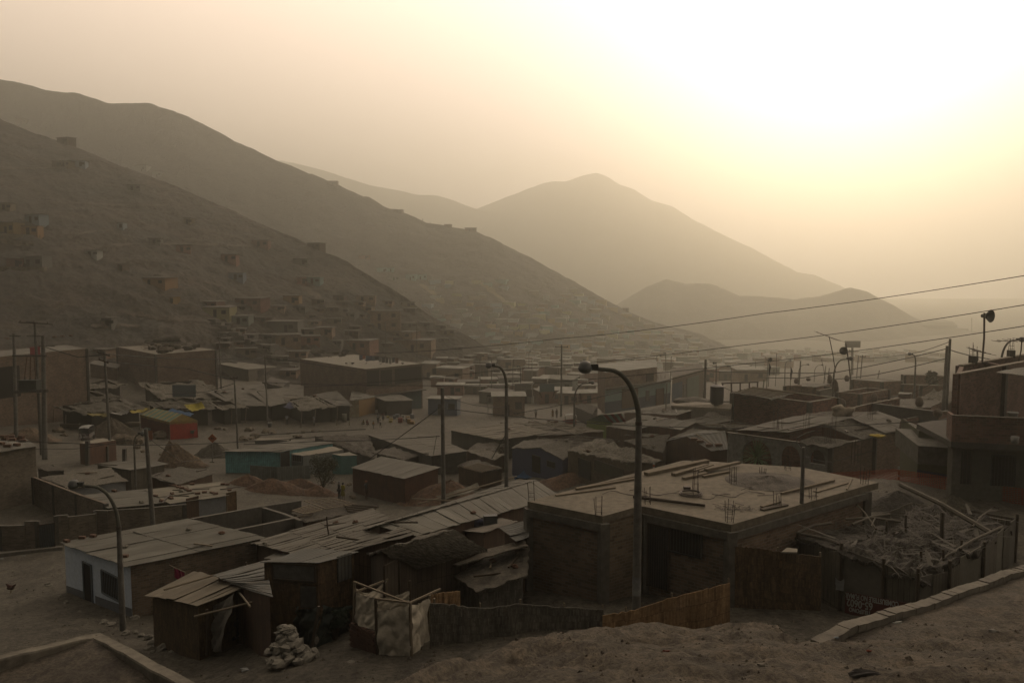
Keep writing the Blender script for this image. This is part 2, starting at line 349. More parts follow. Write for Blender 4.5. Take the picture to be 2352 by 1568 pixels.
# ---------------------------------------------------------------- materials used widely
BRICK = mat('brick', (.19, .132, .09), (.16, .145, .12)); BRICKR = mat('brick', (.19, .075, .05), (.15, .12, .10)); BRICKT = mat('brick', (.20, .145, .095), (.18, .155, .125))
CONC = mat('concrete', (.24, .215, .18), (.17, .15, .125)); CONCD = mat('concrete', (.15, .135, .115), (.10, .09, .078))
CORR = mat('corr', (.29, .275, .24), (.21, .195, .165)); CORRB = mat('corr', (.26, .26, .25), (.20, .19, .17))
MATT = mat('weave', (.22, .145, .08), (.13, .085, .05)); MATG = mat('weave', (.21, .195, .165), (.12, .105, .085)); MATO = mat('weave', (.46, .29, .15), (.32, .19, .095))
THAT = mat('thatch', (.29, .255, .20), (.15, .13, .105)); THATD = mat('thatch', (.17, .145, .115), (.07, .058, .045))
PLANK = mat('plank', (.11, .062, .038), (.07, .04, .026)); PLANKG = mat('plank', (.16, .135, .105), (.09, .075, .058))
WOOD = mat('plain', (.30, .235, .165), (.2, .15, .10)); WOODD = mat('plain', (.10, .075, .05), (.06, .045, .03))
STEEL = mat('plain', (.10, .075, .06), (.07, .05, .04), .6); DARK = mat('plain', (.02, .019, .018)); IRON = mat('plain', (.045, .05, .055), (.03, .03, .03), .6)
POLE = mat('concrete', (.28, .26, .23), (.2, .18, .155)); DIRT = mat('dirt', (.20, .18, .142), (.155, .137, .107)); MOUNDM = mat('dirt', (.23, .182, .132), (.155, .13, .098), .95, 2.2)

# ---------------------------------------------------------------- ground sheet
def gnoise(x, y):
    a = noise.fractal(Vector((x * .25, y * .25, 0)), .9, 2.1, 5)
    return a * .10 * min(1, y / 30 + .3)
ys = np.concatenate([np.arange(-20, 16, 2), np.arange(16, 60, .45), np.geomspace(60, 700, 130)])
us = np.linspace(-1.15, 1.25, 230); rows = []; uvr = []
for y in ys:
    k = max(y, 14) + 14; xs = us * k; zz = garr(np.stack([xs, np.full_like(xs, max(y, 0))], 1))
    rows.append([(x, y, z + gnoise(x, y)) for x, z in zip(xs, zz)])
last = rows[-1]
for yy in (1000, 1600, 2550): rows.append([(x * yy / 714, yy, min(z, -36) - 2) for x, y, z in last])
rows[-1] = [(max(-1450, min(2050, x)), y, z) for x, y, z in rows[-1]]; rows[-2] = [(max(-1450, min(2050, x)), y, z) for x, y, z in rows[-2]]; 
gm = MB().grid(rows); GROUND = struct(gm, 'ground', DIRT)

# ---------------------------------------------------------------- hills (lofted from a foot line to a ridge line, with a back slope)
def lerp_curve(cv, u):
    for a, b in zip(cv, cv[1:]):
        if u <= b[0] or b is cv[-1]:
            t = (u - a[0]) / (b[0] - a[0]); t = max(0, min(1, t)) if b is not cv[-1] else max(0, t)
            return [a[i] + (b[i] - a[i]) * t for i in range(len(a))]
def hill(name, ridge, foot, m, amp, nu, nv, backrun, seed, prof=.5, rough=.6, col=None):
    """ridge: (px, py, Y)   foot: (px, z, Y)"""
    u0, u1 = ridge[0][0], ridge[-1][0]; cols = []
    for i in range(nu + 1):
        u = u0 + (u1 - u0) * i / nu; r = lerp_curve(ridge, u); f = lerp_curve(foot, u)
        Rp = D((u, r[1]), r[2]); fx = (u - CX) / F * f[2]; Fp = Vector((fx, f[2], f[1] + 6.3 - f[2] / 15 if f[1] > -20 else f[1])); col_ = []
        for j in range(nv + 1):
            t = j / nv; p = Fp.lerp(Rp, t); hgt = Rp.z - Fp.z
            p.z += -prof * hgt * t * (1 - t) * .35
            env = min(1, t * 6) * (1 - t * .55)
            q = Vector((p.x / amp / 9, p.y / amp / 9, seed))
            d = noise.fractal(q, .8, 2.1, 6) + .5 * noise.fractal(q * 7, .5, 2.2, 5)
            gull = noise.noise(Vector((p.x / amp / 3.2, p.y / amp / 12, seed + 5))) * .8
            p.z += (d + gull) * amp * rough * env * (1 if t < 1 else 0) + (noise.fractal(Vector((p.x, p.y, seed)) * .12 / amp * 3, .6, 2, 4) * amp * .10 if t == 1 else 0)
            col_.append(p)
        bdir = Vector((0, 1, 0)); h = Rp.z - Fp.z
        for k in (.08, .3, 1.0): col_.append(Rp + bdir * backrun * k + Vector((0, 0, -(h + 8) * k ** 1.2)))
        cols.append(col_)
    rows = [list(r) for r in zip(*cols)]
    mb = MB().grid(rows); o = struct(mb, name, m); return mb
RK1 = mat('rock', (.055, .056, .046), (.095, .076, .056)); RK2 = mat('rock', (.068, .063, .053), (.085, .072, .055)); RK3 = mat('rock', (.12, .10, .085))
near_ridge = [(-500, 120, 360), (-150, 215, 345), (0, 272, 335), (80, 308, 330), (170, 335, 325), (250, 370, 320), (330, 398, 314), (430, 440, 308), (520, 475, 303), (580, 505, 298), (640, 530, 294), (740, 575, 287), (800, 600, 283), (900, 665, 277), (1000, 730, 271), (1060, 765, 268), (1100, 788, 266), (1200, 835, 262), (1280, 880, 258), (1340, 920, 255)]
near_foot = [(-500, 10, 130), (0, 5, 142), (200, 4, 146), (430, 3, 160), (700, 0, 180), (900, -2, 205), (1100, -4, 225), (1200, -6, 235), (1340, -9, 245)]
far_ridge = [(-400, 110, 760), (-100, 160, 730), (0, 183, 715), (50, 192, 712), (100, 207, 708), (180, 215, 704), (245, 236, 700), (345, 239, 695), (400, 255, 690), (460, 283, 684), (540, 325, 676), (600, 352, 670), (650, 374, 664), (700, 395, 658), (760, 417, 652), (800, 437, 648), (850, 457, 643), (900, 482, 637), (940, 494, 633), (980, 513, 628), (1040, 521, 622), (1085, 528, 618), (1130, 546, 612), (1200, 583, 605), (1255, 612, 598), (1300, 640, 592), (1360, 672, 586), (1420, 703, 578), (1460, 722, 573), (1500, 738, 568), (1550, 752, 560), (1600, 768, 552), (1650, 790, 545), (1720, 812, 540)]
far_foot = [(-400, 0, 430), (600, 0, 420), (900, -1, 400), (1176, -2, 400), (1450, -3, 420), (1720, -4, 470)]
low_ridge = [(1180, 800, 1010), (1350, 735, 1010), (1420, 697, 1010), (1480, 661, 1010), (1530, 641, 1010), (1572, 650, 1005), (1600, 651, 1002), (1640, 655, 1000), (1700, 679, 995), (1760, 682, 990), (1830, 688, 985), (1880, 681, 980), (1920, 668, 975), (1950, 661, 970), (1990, 669, 965), (2040, 694, 960), (2100, 729, 950), (2130, 741, 945), (2200, 752, 940), (2260, 766, 930), (2330, 802, 920), (2500, 840, 910)]
low_foot = [(1180, -60, 800), (1500, -60, 740), (2000, -60, 700), (2500, -60, 740)]
mtn_ridge = [(900, 590, 2222), (1010, 520, 2184), (1095, 480, 2159), (1140, 461, 2146), (1180, 446, 2133), (1250, 421, 2120), (1270, 417, 2118), (1305, 415, 2114), (1340, 402, 2108), (1372, 396, 2101), (1400, 409, 2095), (1425, 427, 2089), (1460, 437, 2082), (1500, 461, 2070), (1545, 477, 2057), (1600, 510, 2044), (1700, 558, 2019), (1780, 598, 1993), (1830, 623, 1981), (1870, 630, 1968), (1925, 655, 1955), (2000, 700, 1930), (2200, 780, 1879), (2400, 830, 1841)]
mtn_foot = [(900, -60, 1500), (2400, -60, 1400)]
left_ridge = [(300, 400, 2150), (500, 380, 2150), (640, 368, 2150), (700, 380, 2140), (760, 396, 2130), (850, 426, 2110), (930, 441, 2100), (960, 447, 2095), (1000, 448, 2090), (1050, 463, 2080), (1095, 481, 2070), (1200, 520, 2050), (1500, 600, 2000)]
left_foot = [(300, -60, 1700), (1500, -60, 1700)]
right_ridge = [(1700, 640, 2200), (1950, 678, 2200), (2030, 684, 2200), (2100, 700, 2200), (2200, 712, 2200), (2352, 735, 2200), (2700, 780, 2200)]
right_foot = [(1700, -60, 1800), (2700, -60, 1800)]
nh = hill('near_hill', near_ridge, near_foot, RK1, 5.5, 300, 110, 120, 1.3, .5, .55)
fh = hill('far_hill', far_ridge, far_foot, RK2, 11, 260, 80, 200, 4.1, .35, .55)
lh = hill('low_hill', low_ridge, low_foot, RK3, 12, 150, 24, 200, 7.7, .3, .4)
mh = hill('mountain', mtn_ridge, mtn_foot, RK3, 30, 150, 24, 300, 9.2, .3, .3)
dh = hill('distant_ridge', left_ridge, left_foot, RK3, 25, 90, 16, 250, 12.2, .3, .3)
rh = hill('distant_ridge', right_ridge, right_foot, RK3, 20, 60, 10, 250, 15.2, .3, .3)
def bvh_of(*mbs):
    v = []; f = []
    for m in mbs:
        i = len(v); v += m.v; f += [[a + i for a in q] for q in m.f]
    return BVHTree.FromPolygons(v, f)
BVH = bvh_of(gm, nh, fh, lh)
def hit(px, py):
    d = ray(px, py); r = BVH.ray_cast(Vector((0, 0, CZ)) + d * 45, d.normalized()); return r[0]
def down(x, y):
    r = BVH.ray_cast(Vector((x, y, 900)), Vector((0, 0, -1))); return r[0].z if r[0] else g(x, y)

# ---------------------------------------------------------------- near mound, courtyard terrace, path
def build_mound():
    # crest line in plan: (X, Y of the crest)
    cr = [(-12, 3), (-6, 5), (-2.2, 8), (-1.5, 9), (-.9, 10.5), (.1, 12.1), (1.5, 13.6), (2.3, 14.6), (3.1, 14.6), (4.0, 14.6), (4.8, 15), (6.2, 16.0), (9, 18.4), (15.7, 24), (24, 31)]
    def top(x, y):
        z = 14 - .28 * min(y, 14) - .365 * max(0, min(y, 16) - 14) - .125 * max(0, y - 16) + .1 * math.exp(-((x - 2.2) / 2) ** 2); return z + 6.3 - y / 15 - .22
    def crest(x):
        for a, b in zip(cr, cr[1:]):
            if x <= b[0]: t = max(0, (x - a[0]) / (b[0] - a[0])); return a[1] + (b[1] - a[1]) * t
        return cr[-1][1]
    rows = []
    for j in range(200):
        row = []; t = j / 150
        for i in range(240):
            x = -13 + 37 * i / 239; yc = crest(x); hard = x > 6.0
            if t <= 1: y = -4 + (yc + 4) * t; z = top(x, y)
            else:
                s = (t - 1) * 150 / 50; y = yc + s * (6.5 if not hard else 2.0); zt = top(x, yc); zb = g(x, y) - .4
                z = zt + (zb - zt) * (3 * s * s - 2 * s ** 3 if not hard else min(1, s * 1.5))
            nn = noise.fractal(Vector((x * .5, y * .8, 3)), .8, 2.1, 5) * .22 + noise.fractal(Vector((x * 2.6, y * 3.2, 9)), .8, 2.2, 6) * .06
            k = 1 if not hard else max(.15, min(1, (yc - y) / 3))
            if t > 1 and hard: k = .1
            row.append((x, y, z + nn * k))
        rows.append(row)
    mb = MB().grid(rows); struct(mb, 'dirt_mound', MOUNDM); return mb, top, crest
MOUND, mtop, mcrest = build_mound()
# ---------------------------------------------------------------- builders for roofs, walls, openings
def bil(q, u, v): return q[0].lerp(q[1], u).lerp(q[3].lerp(q[2], u), v)
def V3(p, fn=H): return p.copy() if isinstance(p, Vector) else fn(p)
def sheets(mb, q, w=.85, j=.035, th=.02, over=.0, rv=2.6, r=rnd):
    """overlapping corrugated sheets laid on a quad, ribs running from edge 0-1 to edge 3-2"""
    Lu = max((q[1] - q[0]).length, (q[2] - q[3]).length); Lv = max((q[3] - q[0]).length, (q[2] - q[1]).length)
    nu = max(1, round(Lu / w)); nv = max(1, round(Lv / rv))
    for b_ in range(nv):
        for a in range(nu):
            du = .04 / 1; u0, u1 = a / nu - du * .5 / nu, (a + 1) / nu + du * 2 / nu; v0, v1 = b_ / nv, (b_ + 1) / nv + .06 / nv
            e = r.uniform(-.05, .06) / Lv; e2 = r.uniform(-.05, .05) / Lv
            if b_ == 0: v0 -= .03 + e
            if b_ == nv - 1: v1 += e2
            tw = [r.uniform(-j, j) * .5 for _ in range(4)]; lift = r.uniform(0, j) + (nv - b_) * 0 + (a % 2) * .012 + b_ * .014
            pts = [bil(q, u, v) + Vector((0, 0, t + lift)) for (u, v), t in zip(((u0, v0), (u1, v0), (u1, v1), (u0, v1)), tw)]
            mid = [pts[0].lerp(pts[3], t) - Vector((0, 0, r.uniform(-.3, 1) * j)) if 0 < t < 1 else pts[0].lerp(pts[3], t) for t in (0, .5, 1)]
            mid2 = [pts[1].lerp(pts[2], t) - Vector((0, 0, r.uniform(-.3, 1) * j)) if 0 < t < 1 else pts[1].lerp(pts[2], t) for t in (0, .5, 1)]
            o = r.uniform(0, 5); sw = (pts[1] - pts[0]).length; sl = (pts[3] - pts[0]).length
            for k in range(2):
                A_, B_, C_, D_ = mid[k], mid2[k], mid2[k + 1], mid[k + 1]; dn = Vector((0, 0, -th))
                vv0, vv1 = sl * k / 2, sl * (k + 1) / 2
                mb.face([A_, B_, C_, D_], [(o, vv0), (o + sw, vv0), (o + sw, vv1), (o, vv1)]); mb.face([D_ + dn, C_ + dn, B_ + dn, A_ + dn])
                for p_, q_ in (((A_, B_),) if k == 0 else ((C_, D_),)) + ((B_, C_), (D_, A_)): mb.face([p_ + dn, q_ + dn, q_, p_])
    return mb
def drape(mb, q, amp=.1, cell=.3, th=.06, edge=.15, sag=.0, seed=None):
    """soft ragged covering (reed mats, tarps) on a quad"""
    seed = rnd.uniform(0, 99) if seed is None else seed
    Lu = max((q[1] - q[0]).length, (q[2] - q[3]).length); Lv = max((q[3] - q[0]).length, (q[2] - q[1]).length)
    nu = int(max(3, min(46, Lu / cell))); nv = int(max(3, min(46, Lv / cell))); top = []
    for b_ in range(nv + 1):
        row = []
        for a in range(nu + 1):
            u, v = a / nu, b_ / nv; p = bil(q, u, v); s = Vector((u * Lu * .7, v * Lv * .7, seed))
            p.z += noise.fractal(s, .8, 2, 4) * amp - sag * 4 * u * (1 - u) * (.5 + .5 * math.sin(v * 7 + seed)) - sag * 2 * v * (1 - v)
            k = noise.noise(s * 3 + Vector((7, 3, 1))) * edge
            if a in (0, nu): p += (q[1] - q[0]).normalized() * k
            if b_ in (0, nv): p += (q[3] - q[0]).normalized() * k; p.z -= abs(k) * .4
            row.append(p)
        top.append(row)
    uvs = [[(a / nu * Lu, b_ / nv * Lv) for a in range(nu + 1)] for b_ in range(nv + 1)]
    mb.grid(top, uvs); bot = [[p - Vector((0, 0, th)) for p in r_] for r_ in top]; mb.grid(bot[::-1], uvs[::-1])
    ring = lambda g_: g_[0] + [r_[-1] for r_ in g_[1:]] + g_[-1][-2::-1] + [r_[0] for r_ in g_[-2:0:-1]]
    a_, b2 = ring(bot), ring(top); mb.grid([a_ + a_[:1], b2 + b2[:1]]); return mb
def gz_(p): return down(p.x, p.y) if p.y > 150 else g(p.x, p.y)
def wall(mb, a, b, bot=None, drop=.06, foot=.5):
    n = max(1, int((a - b).length / 2.5)) if bot is None else 1
    for i in range(n):
        p, q = a.lerp(b, i / n), a.lerp(b, (i + 1) / n); u0 = (a - b).length * i / n; u1 = (a - b).length * (i + 1) / n
        zp, zq = (gz_(p) - foot, gz_(q) - foot) if bot is None else (bot, bot)
        mb.face([(p.x, p.y, zp), (q.x, q.y, zq), (q.x, q.y, q.z - drop), (p.x, p.y, p.z - drop)], [(u0, zp), (u1, zq), (u1, q.z - drop), (u0, p.z - drop)])
    return mb
def plane_px(A, B, px, py):
    """where the ray through a pixel meets the vertical plane through A and B -> (distance along AB, z)"""
    e = Vector((B.x - A.x, B.y - A.y, 0)); L = e.length; e /= L; n = Vector((-e.y, e.x, 0)); d = ray(px, py); o = Vector((0, 0, CZ))
    t = (Vector((A.x, A.y, 0)) - Vector((0, 0, 0))).dot(n) / d.dot(n); p = o + d * t
    return (p - A).dot(e), p.z
def opening(parent, A, B, tl, br, kind='door', m=None, frame=None, bars=0, off=.03, label=None, raw=None):
    """door or window on the wall A-B given by the pixels of its corners"""
    if raw: u0, z1, u1, z0 = raw
    else: (u0, z1), (u1, z0) = plane_px(A, B, *tl), plane_px(A, B, *br)
    if u0 > u1: u0, u1 = u1, u0
    e = Vector((B.x - A.x, B.y - A.y, 0)).normalized(); n = Vector((e.y, -e.x, 0)); n = n if n.dot(Vector((A.x, A.y, 0))) < 0 else -n
    P_ = lambda u, z, o: Vector((A.x, A.y, 0)) + e * u + n * o + Vector((0, 0, z))
    mb = MB(); mb.bar(P_((u0 + u1) / 2, z0, off / 2), P_((u0 + u1) / 2, z1, off / 2), u1 - u0, off, up=n) if False else None
    q = [P_(u0, z0, off), P_(u1, z0, off), P_(u1, z1, off), P_(u0, z1, off)]; q2 = [P_(u0, z0, 0), P_(u1, z0, 0), P_(u1, z1, 0), P_(u0, z1, 0)]
    mb.face(q)
    for i in range(4): mb.face([q2[i], q2[(i + 1) % 4], q[(i + 1) % 4], q[i]])
    o = mb.build(kind, m or DARK, parent)  # DARK panels stand in for the unlit depth of an opening
    if label: o['label'] = label
    if frame is not None:
        fb = MB(); w = .06
        for a, b in ((0, 3), (3, 2), (1, 2)) + (((0, 1),) if kind == 'window' else ()): fb.bar(q[a] + n * .02, q[b] + n * .02, w, w)
        for i in range(bars):
            u = u0 + (u1 - u0) * (i + 1) / (bars + 1); fb.bar(P_(u, z0, off + .03), P_(u, z1, off + .03), .018)
        fb.build('frame', frame, o)
    return o
def edge_wood(mb, q, m=None):
    for i in range(4): mb.bar(q[i] - Vector((0, 0, .09)), q[(i + 1) % 4] - Vector((0, 0, .09)), .07)
def shack(label, q, wm=PLANK, rm=CORR, rk='sheet', ins=.18, ops=(), name='shack', cat='shack', group=None, fn=H, gable=None, amp=.12, j=.04, sw=.85, wmats=None, foot=.5, rv=3.4, extra=None, sag=.05, base=None):
    """q: 4 roof corners (front-left, front-right, back-right, back-left); gable: [front ridge, back ridge]"""
    q = [V3(p, fn) for p in q]; gb = [V3(p, fn) for p in gable] if gable else None
    c = sum(q, Vector()) / 4; bz = min(gz_(p) for p in q); root = thing(name, label, cat, (c.x, c.y, bz), group)
    pull = lambda p: p + (Vector((c.x, c.y, p.z)) - p).normalized() * ins
    rb = MB(); planes = [q] if not gb else [[q[0], gb[0], gb[1], q[3]], [gb[0], q[1], q[2], gb[1]]]
    for pl in planes:
        if gb: pl_ = [pl[0], pl[3], pl[2], pl[1]] if pl is planes[0] else [pl[1], pl[2], pl[3], pl[0]]
        else: pl_ = pl
        if rk == 'sheet': sheets(rb, pl_, sw, j, rv=rv)
        elif rk == 'thatch': drape(rb, pl_, amp, .3, .07, .18, sag)
        elif rk == 'tarp': drape(rb, pl_, amp, .35, .02, .1, sag)
        elif rk == 'slab': rb.slab(pl, .22)
    rb.build('roof', rm, root, smooth=(rk in ('thatch', 'tarp')))
    tops = [pull(p) for p in q]; outl = tops[:]
    if gb:
        g0, g1 = pull(gb[0]), pull(gb[1]); outl = [tops[0], g0, tops[1], tops[2], g1, tops[3]]
    n = len(outl); dz = .22 if rk == 'slab' else .06
    if wmats: 
        for i in range(n): wall(MB(), outl[i], outl[(i + 1) % n], drop=dz, foot=foot).build('wall', wmats[i % len(wmats)], root)
    else:
        wb = MB()
        for i in range(n): wall(wb, outl[i], outl[(i + 1) % n], drop=dz, foot=foot)
        wb.build('wall', wm, root)
    for o in ops: opening(root, outl[o[0]], outl[(o[0] + 1) % n], *o[1:3], **(o[3] if len(o) > 3 else {}))
    if extra: extra(root, outl, q)
    return root, outl, q
def yard_wall(label, pts, th=.16, m=BRICK, hb=None, cap=None, pil=None, name='yard_wall', fn=H, cat='wall', group=None, foot=.4):
    """free-standing wall through top points, with real thickness"""
    p = [V3(a, fn) for a in pts]; mb = MB(); cx = sum(p, Vector()) / len(p); root = thing(name, label, cat, (cx.x, cx.y, min(gz_(a) for a in p)), group)
    u = 0
    for a, b in zip(p, p[1:]):
        e = Vector((b.x - a.x, b.y - a.y, 0)); L = e.length; e /= L; n = Vector((-e.y, e.x, 0)) * th / 2; za, zb = gz_(a) - foot, gz_(b) - foot
        for s in (1, -1):
            q = [Vector((a.x, a.y, za)) + n * s, Vector((b.x, b.y, zb)) + n * s, b + n * s, a + n * s]; mb.face(q if s > 0 else q[::-1], [(u, za), (u + L, zb), (u + L, b.z), (u, a.z)] if s > 0 else [(u, a.z), (u + L, b.z), (u + L, zb), (u, za)])
        mb.face([a + n, a - n, b - n, b + n]); 
        mb.face([Vector((a.x, a.y, za)) + n, a + n, a - n, Vector((a.x, a.y, za)) - n]); mb.face([Vector((b.x, b.y, zb)) + n, b + n, b - n, Vector((b.x, b.y, zb)) - n])
        u += L
    mb.build('masonry', m, root)
    if pil:
        for a in p[::1] if pil is True else [p[i] for i in pil]:
            z0 = gz_(a) - foot; MB().box((a.x, a.y, z0), th * 1.7, th * 1.7, a.z - z0 + .03, rz=math.atan2((p[-1] - p[0]).y, (p[-1] - p[0]).x)).build('pillar', CONCD, root)
    if cap:
        cb = MB()
        for a, b in zip(p, p[1:]): cb.bar(a + Vector((0, 0, .03)), b + Vector((0, 0, .03)), th * 1.15, .05)
        cb.build('coping', cap, root)
    return root, p
def post(mb, base, top, r=.05, n=6): mb.tube([base, base.lerp(top, .5) + Vector((rnd.uniform(-.03, .03), 0, 0)), top], [r, r * .95, r * .9], n)
def up(pb, pt, h=0):
    b = H((*pb[:2], h)); return b, D(pt, b.y)
def rebar(mb, c, n=4, h=.7, s=.12):
    for k in range(n):
        x, y = ((-1, -1), (1, -1), (1, 1), (-1, 1))[k % 4]; l = rnd.uniform(-.06, .06); mb.tube([c + Vector((x * s, y * s, -.05)), c + Vector((x * s + l, y * s + rnd.uniform(-.05, .05), h * rnd.uniform(.75, 1.1)))], .011, 5)
    for z in (.18, .4):
        q = [c + Vector((x * s, y * s, h * z)) for x, y in ((-1, -1), (1, -1), (1, 1), (-1, 1), (-1, -1))]
        mb.tube(q, .007, 4)
# pick the visible surface behind a pixel
def pick(px, py):
    dg = bpy.context.evaluated_depsgraph_get(); r = S.ray_cast(dg, Vector((0, 0, CZ)), ray(px, py).normalized()); return r[1] if r[0] else H((px, py), 0)
# ================================================================ foreground
WHITE = mat('plain', (1.1, 1.18, 1.34), (.95, 1.0, 1.1)); PLINTH = mat('plain', (.26, .27, .29), (.2, .2, .21)); TEAL = mat('plain', (.13, .33, .30), (.10, .25, .235)); BLUEW = mat('plain', (.075, .09, .17), (.06, .07, .12))
# --- dwarf wall and court at lower left
def terrace():
    cor = Vector((0, 0, 0)); z = 6.5 + 6.3 - 24 / 15
    z = 22 - (1450 - 640) / 1800 * 24.0; cor = D(P(230, 1450), 24.0); L = Z(P(0, 1503), z); Rr = Z(P(450, 1566), z)
    dl = (L - cor).normalized(); dr = (Rr - cor).normalized(); Le = cor + dl * 9; Re = cor + dr * 11; th = .42; inn = (dl + dr).normalized() * (th * 1.25)
    cin = cor + inn; Li = Le + dr * th; Ri = Re + dl * th
    root = thing('dwarf_wall', 'low cracked concrete wall edging the dirt court in the near corner', 'wall', (cor.x, cor.y, z - 3.5))
    for a, b, ai, bi in ((Le, cor, Li, cin), (cor, Re, cin, Ri)):
        n = 26; rows = []
        for k in range(n + 1):
            t = k / n; p = a.lerp(b, t); pi = ai.lerp(bi, t); w = lambda q, s: noise.noise(q * 1.7 + Vector((s, 0, 0))) * .045
            d = (p - pi).normalized(); o = p + d * (.02 + w(p, 1)); i = pi - d * w(p, 5); zt = w(p, 9) * .8
            if k in (8, 9) : zt -= .03
            rows.append([o + Vector((0, 0, -3.6)), o + Vector((0, 0, -.05 + zt)), o + Vector((0, 0, zt)) - d * .04, i + Vector((0, 0, zt)) + d * .03, i + Vector((0, 0, zt - .05)), i + Vector((0, 0, -.9))])
        MB().grid(rows).build('concrete_beam', mat('concrete', (.33, .285, .225), (.24, .205, .165)), root, smooth=False)
    rows = []
    for j in range(80):
        row = []
        for i in range(80):
            p = cin + dl * (-.2 + 10.5 * i / 79) + dr * (-.2 + 12 * j / 79); p.z = z - .34 + noise.fractal(p * .7, .7, 2.1, 5) * .06 + noise.fractal(p * 3.5, .6, 2.1, 3) * .03; row.append(p)
        rows.append(row)
    struct(MB().grid(rows), 'court_ground', mat('dirt', (.17, .14, .105), (.12, .10, .078), .95, 2.0))
terrace()
# --- retaining wall on the right
def retaining():
    pts = [(1862, 1460), (1898, 1442), (1936, 1419), (1993, 1406), (2018, 1395), (2106, 1376), (2179, 1347), (2233, 1331), (2300, 1306), (2360, 1290), (2440, 1270)]
    W_ = []
    for x, y in pts:
        Y = 12.8 / (1.1875 - (x - CX) / F); W_.append(D((x, y), Y))
    tot = sum((b - a).length for a, b in zip(W_, W_[1:])); root = thing('retaining_wall', 'stepped concrete block retaining wall running down beside the dirt slope', 'wall', (W_[0].x, W_[0].y, W_[0].z - 1.5))
    cap = MB(); body = MB(); N_ = 46
    def at_(s):
        for a, b in zip(W_, W_[1:]):
            l = (b - a).length
            if s <= l: return a.lerp(b, s / l)
            s -= l
        return W_[-1]
    for k in range(N_):
        a, b = at_(tot * k / N_), at_(tot * (k + 1) / N_); e = (b - a).normalized(); a2 = a + e * .003; b2 = b - e * .003; j = rnd.uniform(-.012, .012); o = Vector((e.y, -e.x, 0)) * rnd.uniform(-.012, .012)
        cap.bar(a2 + Vector((.08, -.15, -.12 + j)) + o, b2 + Vector((.08, -.15, -.12 + j + rnd.uniform(-.02, .02))) + o, .30, .15)
    for k in range(16):
        a, b = at_(tot * k / 16), at_(tot * (k + 1) / 16); e = (b - a).normalized()
        body.bar(a + Vector((.08, -.15, -1)) + e * .01, b + Vector((.08, -.15, -1)) - e * .01, .24, 1.6)
    body.build('block_course', mat('concrete', (.22, .19, .155), (.15, .13, .105)), root); cap.build('coping', mat('concrete', (.28, .24, .19), (.2, .17, .14)), root)
    # far side foundation so that nothing floats
    return W_
RW = retaining()

# --- white front house
WHq = [Z(B1(455, 545), 8.5), Z(B1(940, 715), 8.95), Z(B1(1905, 520), 9.0), Z(B1(1335, 380), 8.8)]
def wh_extra(root, o, q):
    a, b = o[0], o[1]; e = (b - a); n = Vector((e.y, -e.x, 0)).normalized(); n = n if n.dot(a) < 0 else -n
    pb = MB(); (ua, _), (ub, _) = plane_px(a, b, *B1(605, 700)), plane_px(a, b, *B1(682, 700)); e2 = Vector((e.x, e.y, 0)).normalized(); L = Vector((e.x, e.y, 0)).length
    for u0, u1 in ((0, ua), (ub, L)):
        p0, p1 = Vector((a.x, a.y, 0)) + e2 * u0 + n * .015, Vector((a.x, a.y, 0)) + e2 * u1 + n * .015; z0, z1 = g(p0.x, p0.y), g(p1.x, p1.y)
        pb.face([(p0.x, p0.y, z0 - .5), (p1.x, p1.y, z1 - .5), (p1.x, p1.y, z1 + .42), (p0.x, p0.y, z0 + .42)])
    pb.build('plinth', PLINTH, root)
    fb = MB(); fb.bar(q[0] + Vector((0, 0, -.04)), q[1] + Vector((0, 0, -.04)), .05, .07); fb.build('eave_board', WOOD, root)
WH, WHo, _ = shack('white painted house with barred window and dusty sheet roof, nearest at lower left', WHq, wmats=[WHITE, BRICK, CONCD, BRICK], rm=CORR, name='house', cat='house', ins=.1, j=.03,
    ops=[(0, B1(607, 682), B1(682, 1052), dict(kind='door', m=DARK, frame=mat('plain', (.3, .33, .35)), label='dark panel filling the unlit narrow doorway')), (0, B1(742, 742), B1(872, 975), dict(kind='window', m=DARK, frame=mat('plain', (.30, .34, .36)), bars=9))], extra=wh_extra)  # the shade inside the doorway is a flat dark panel

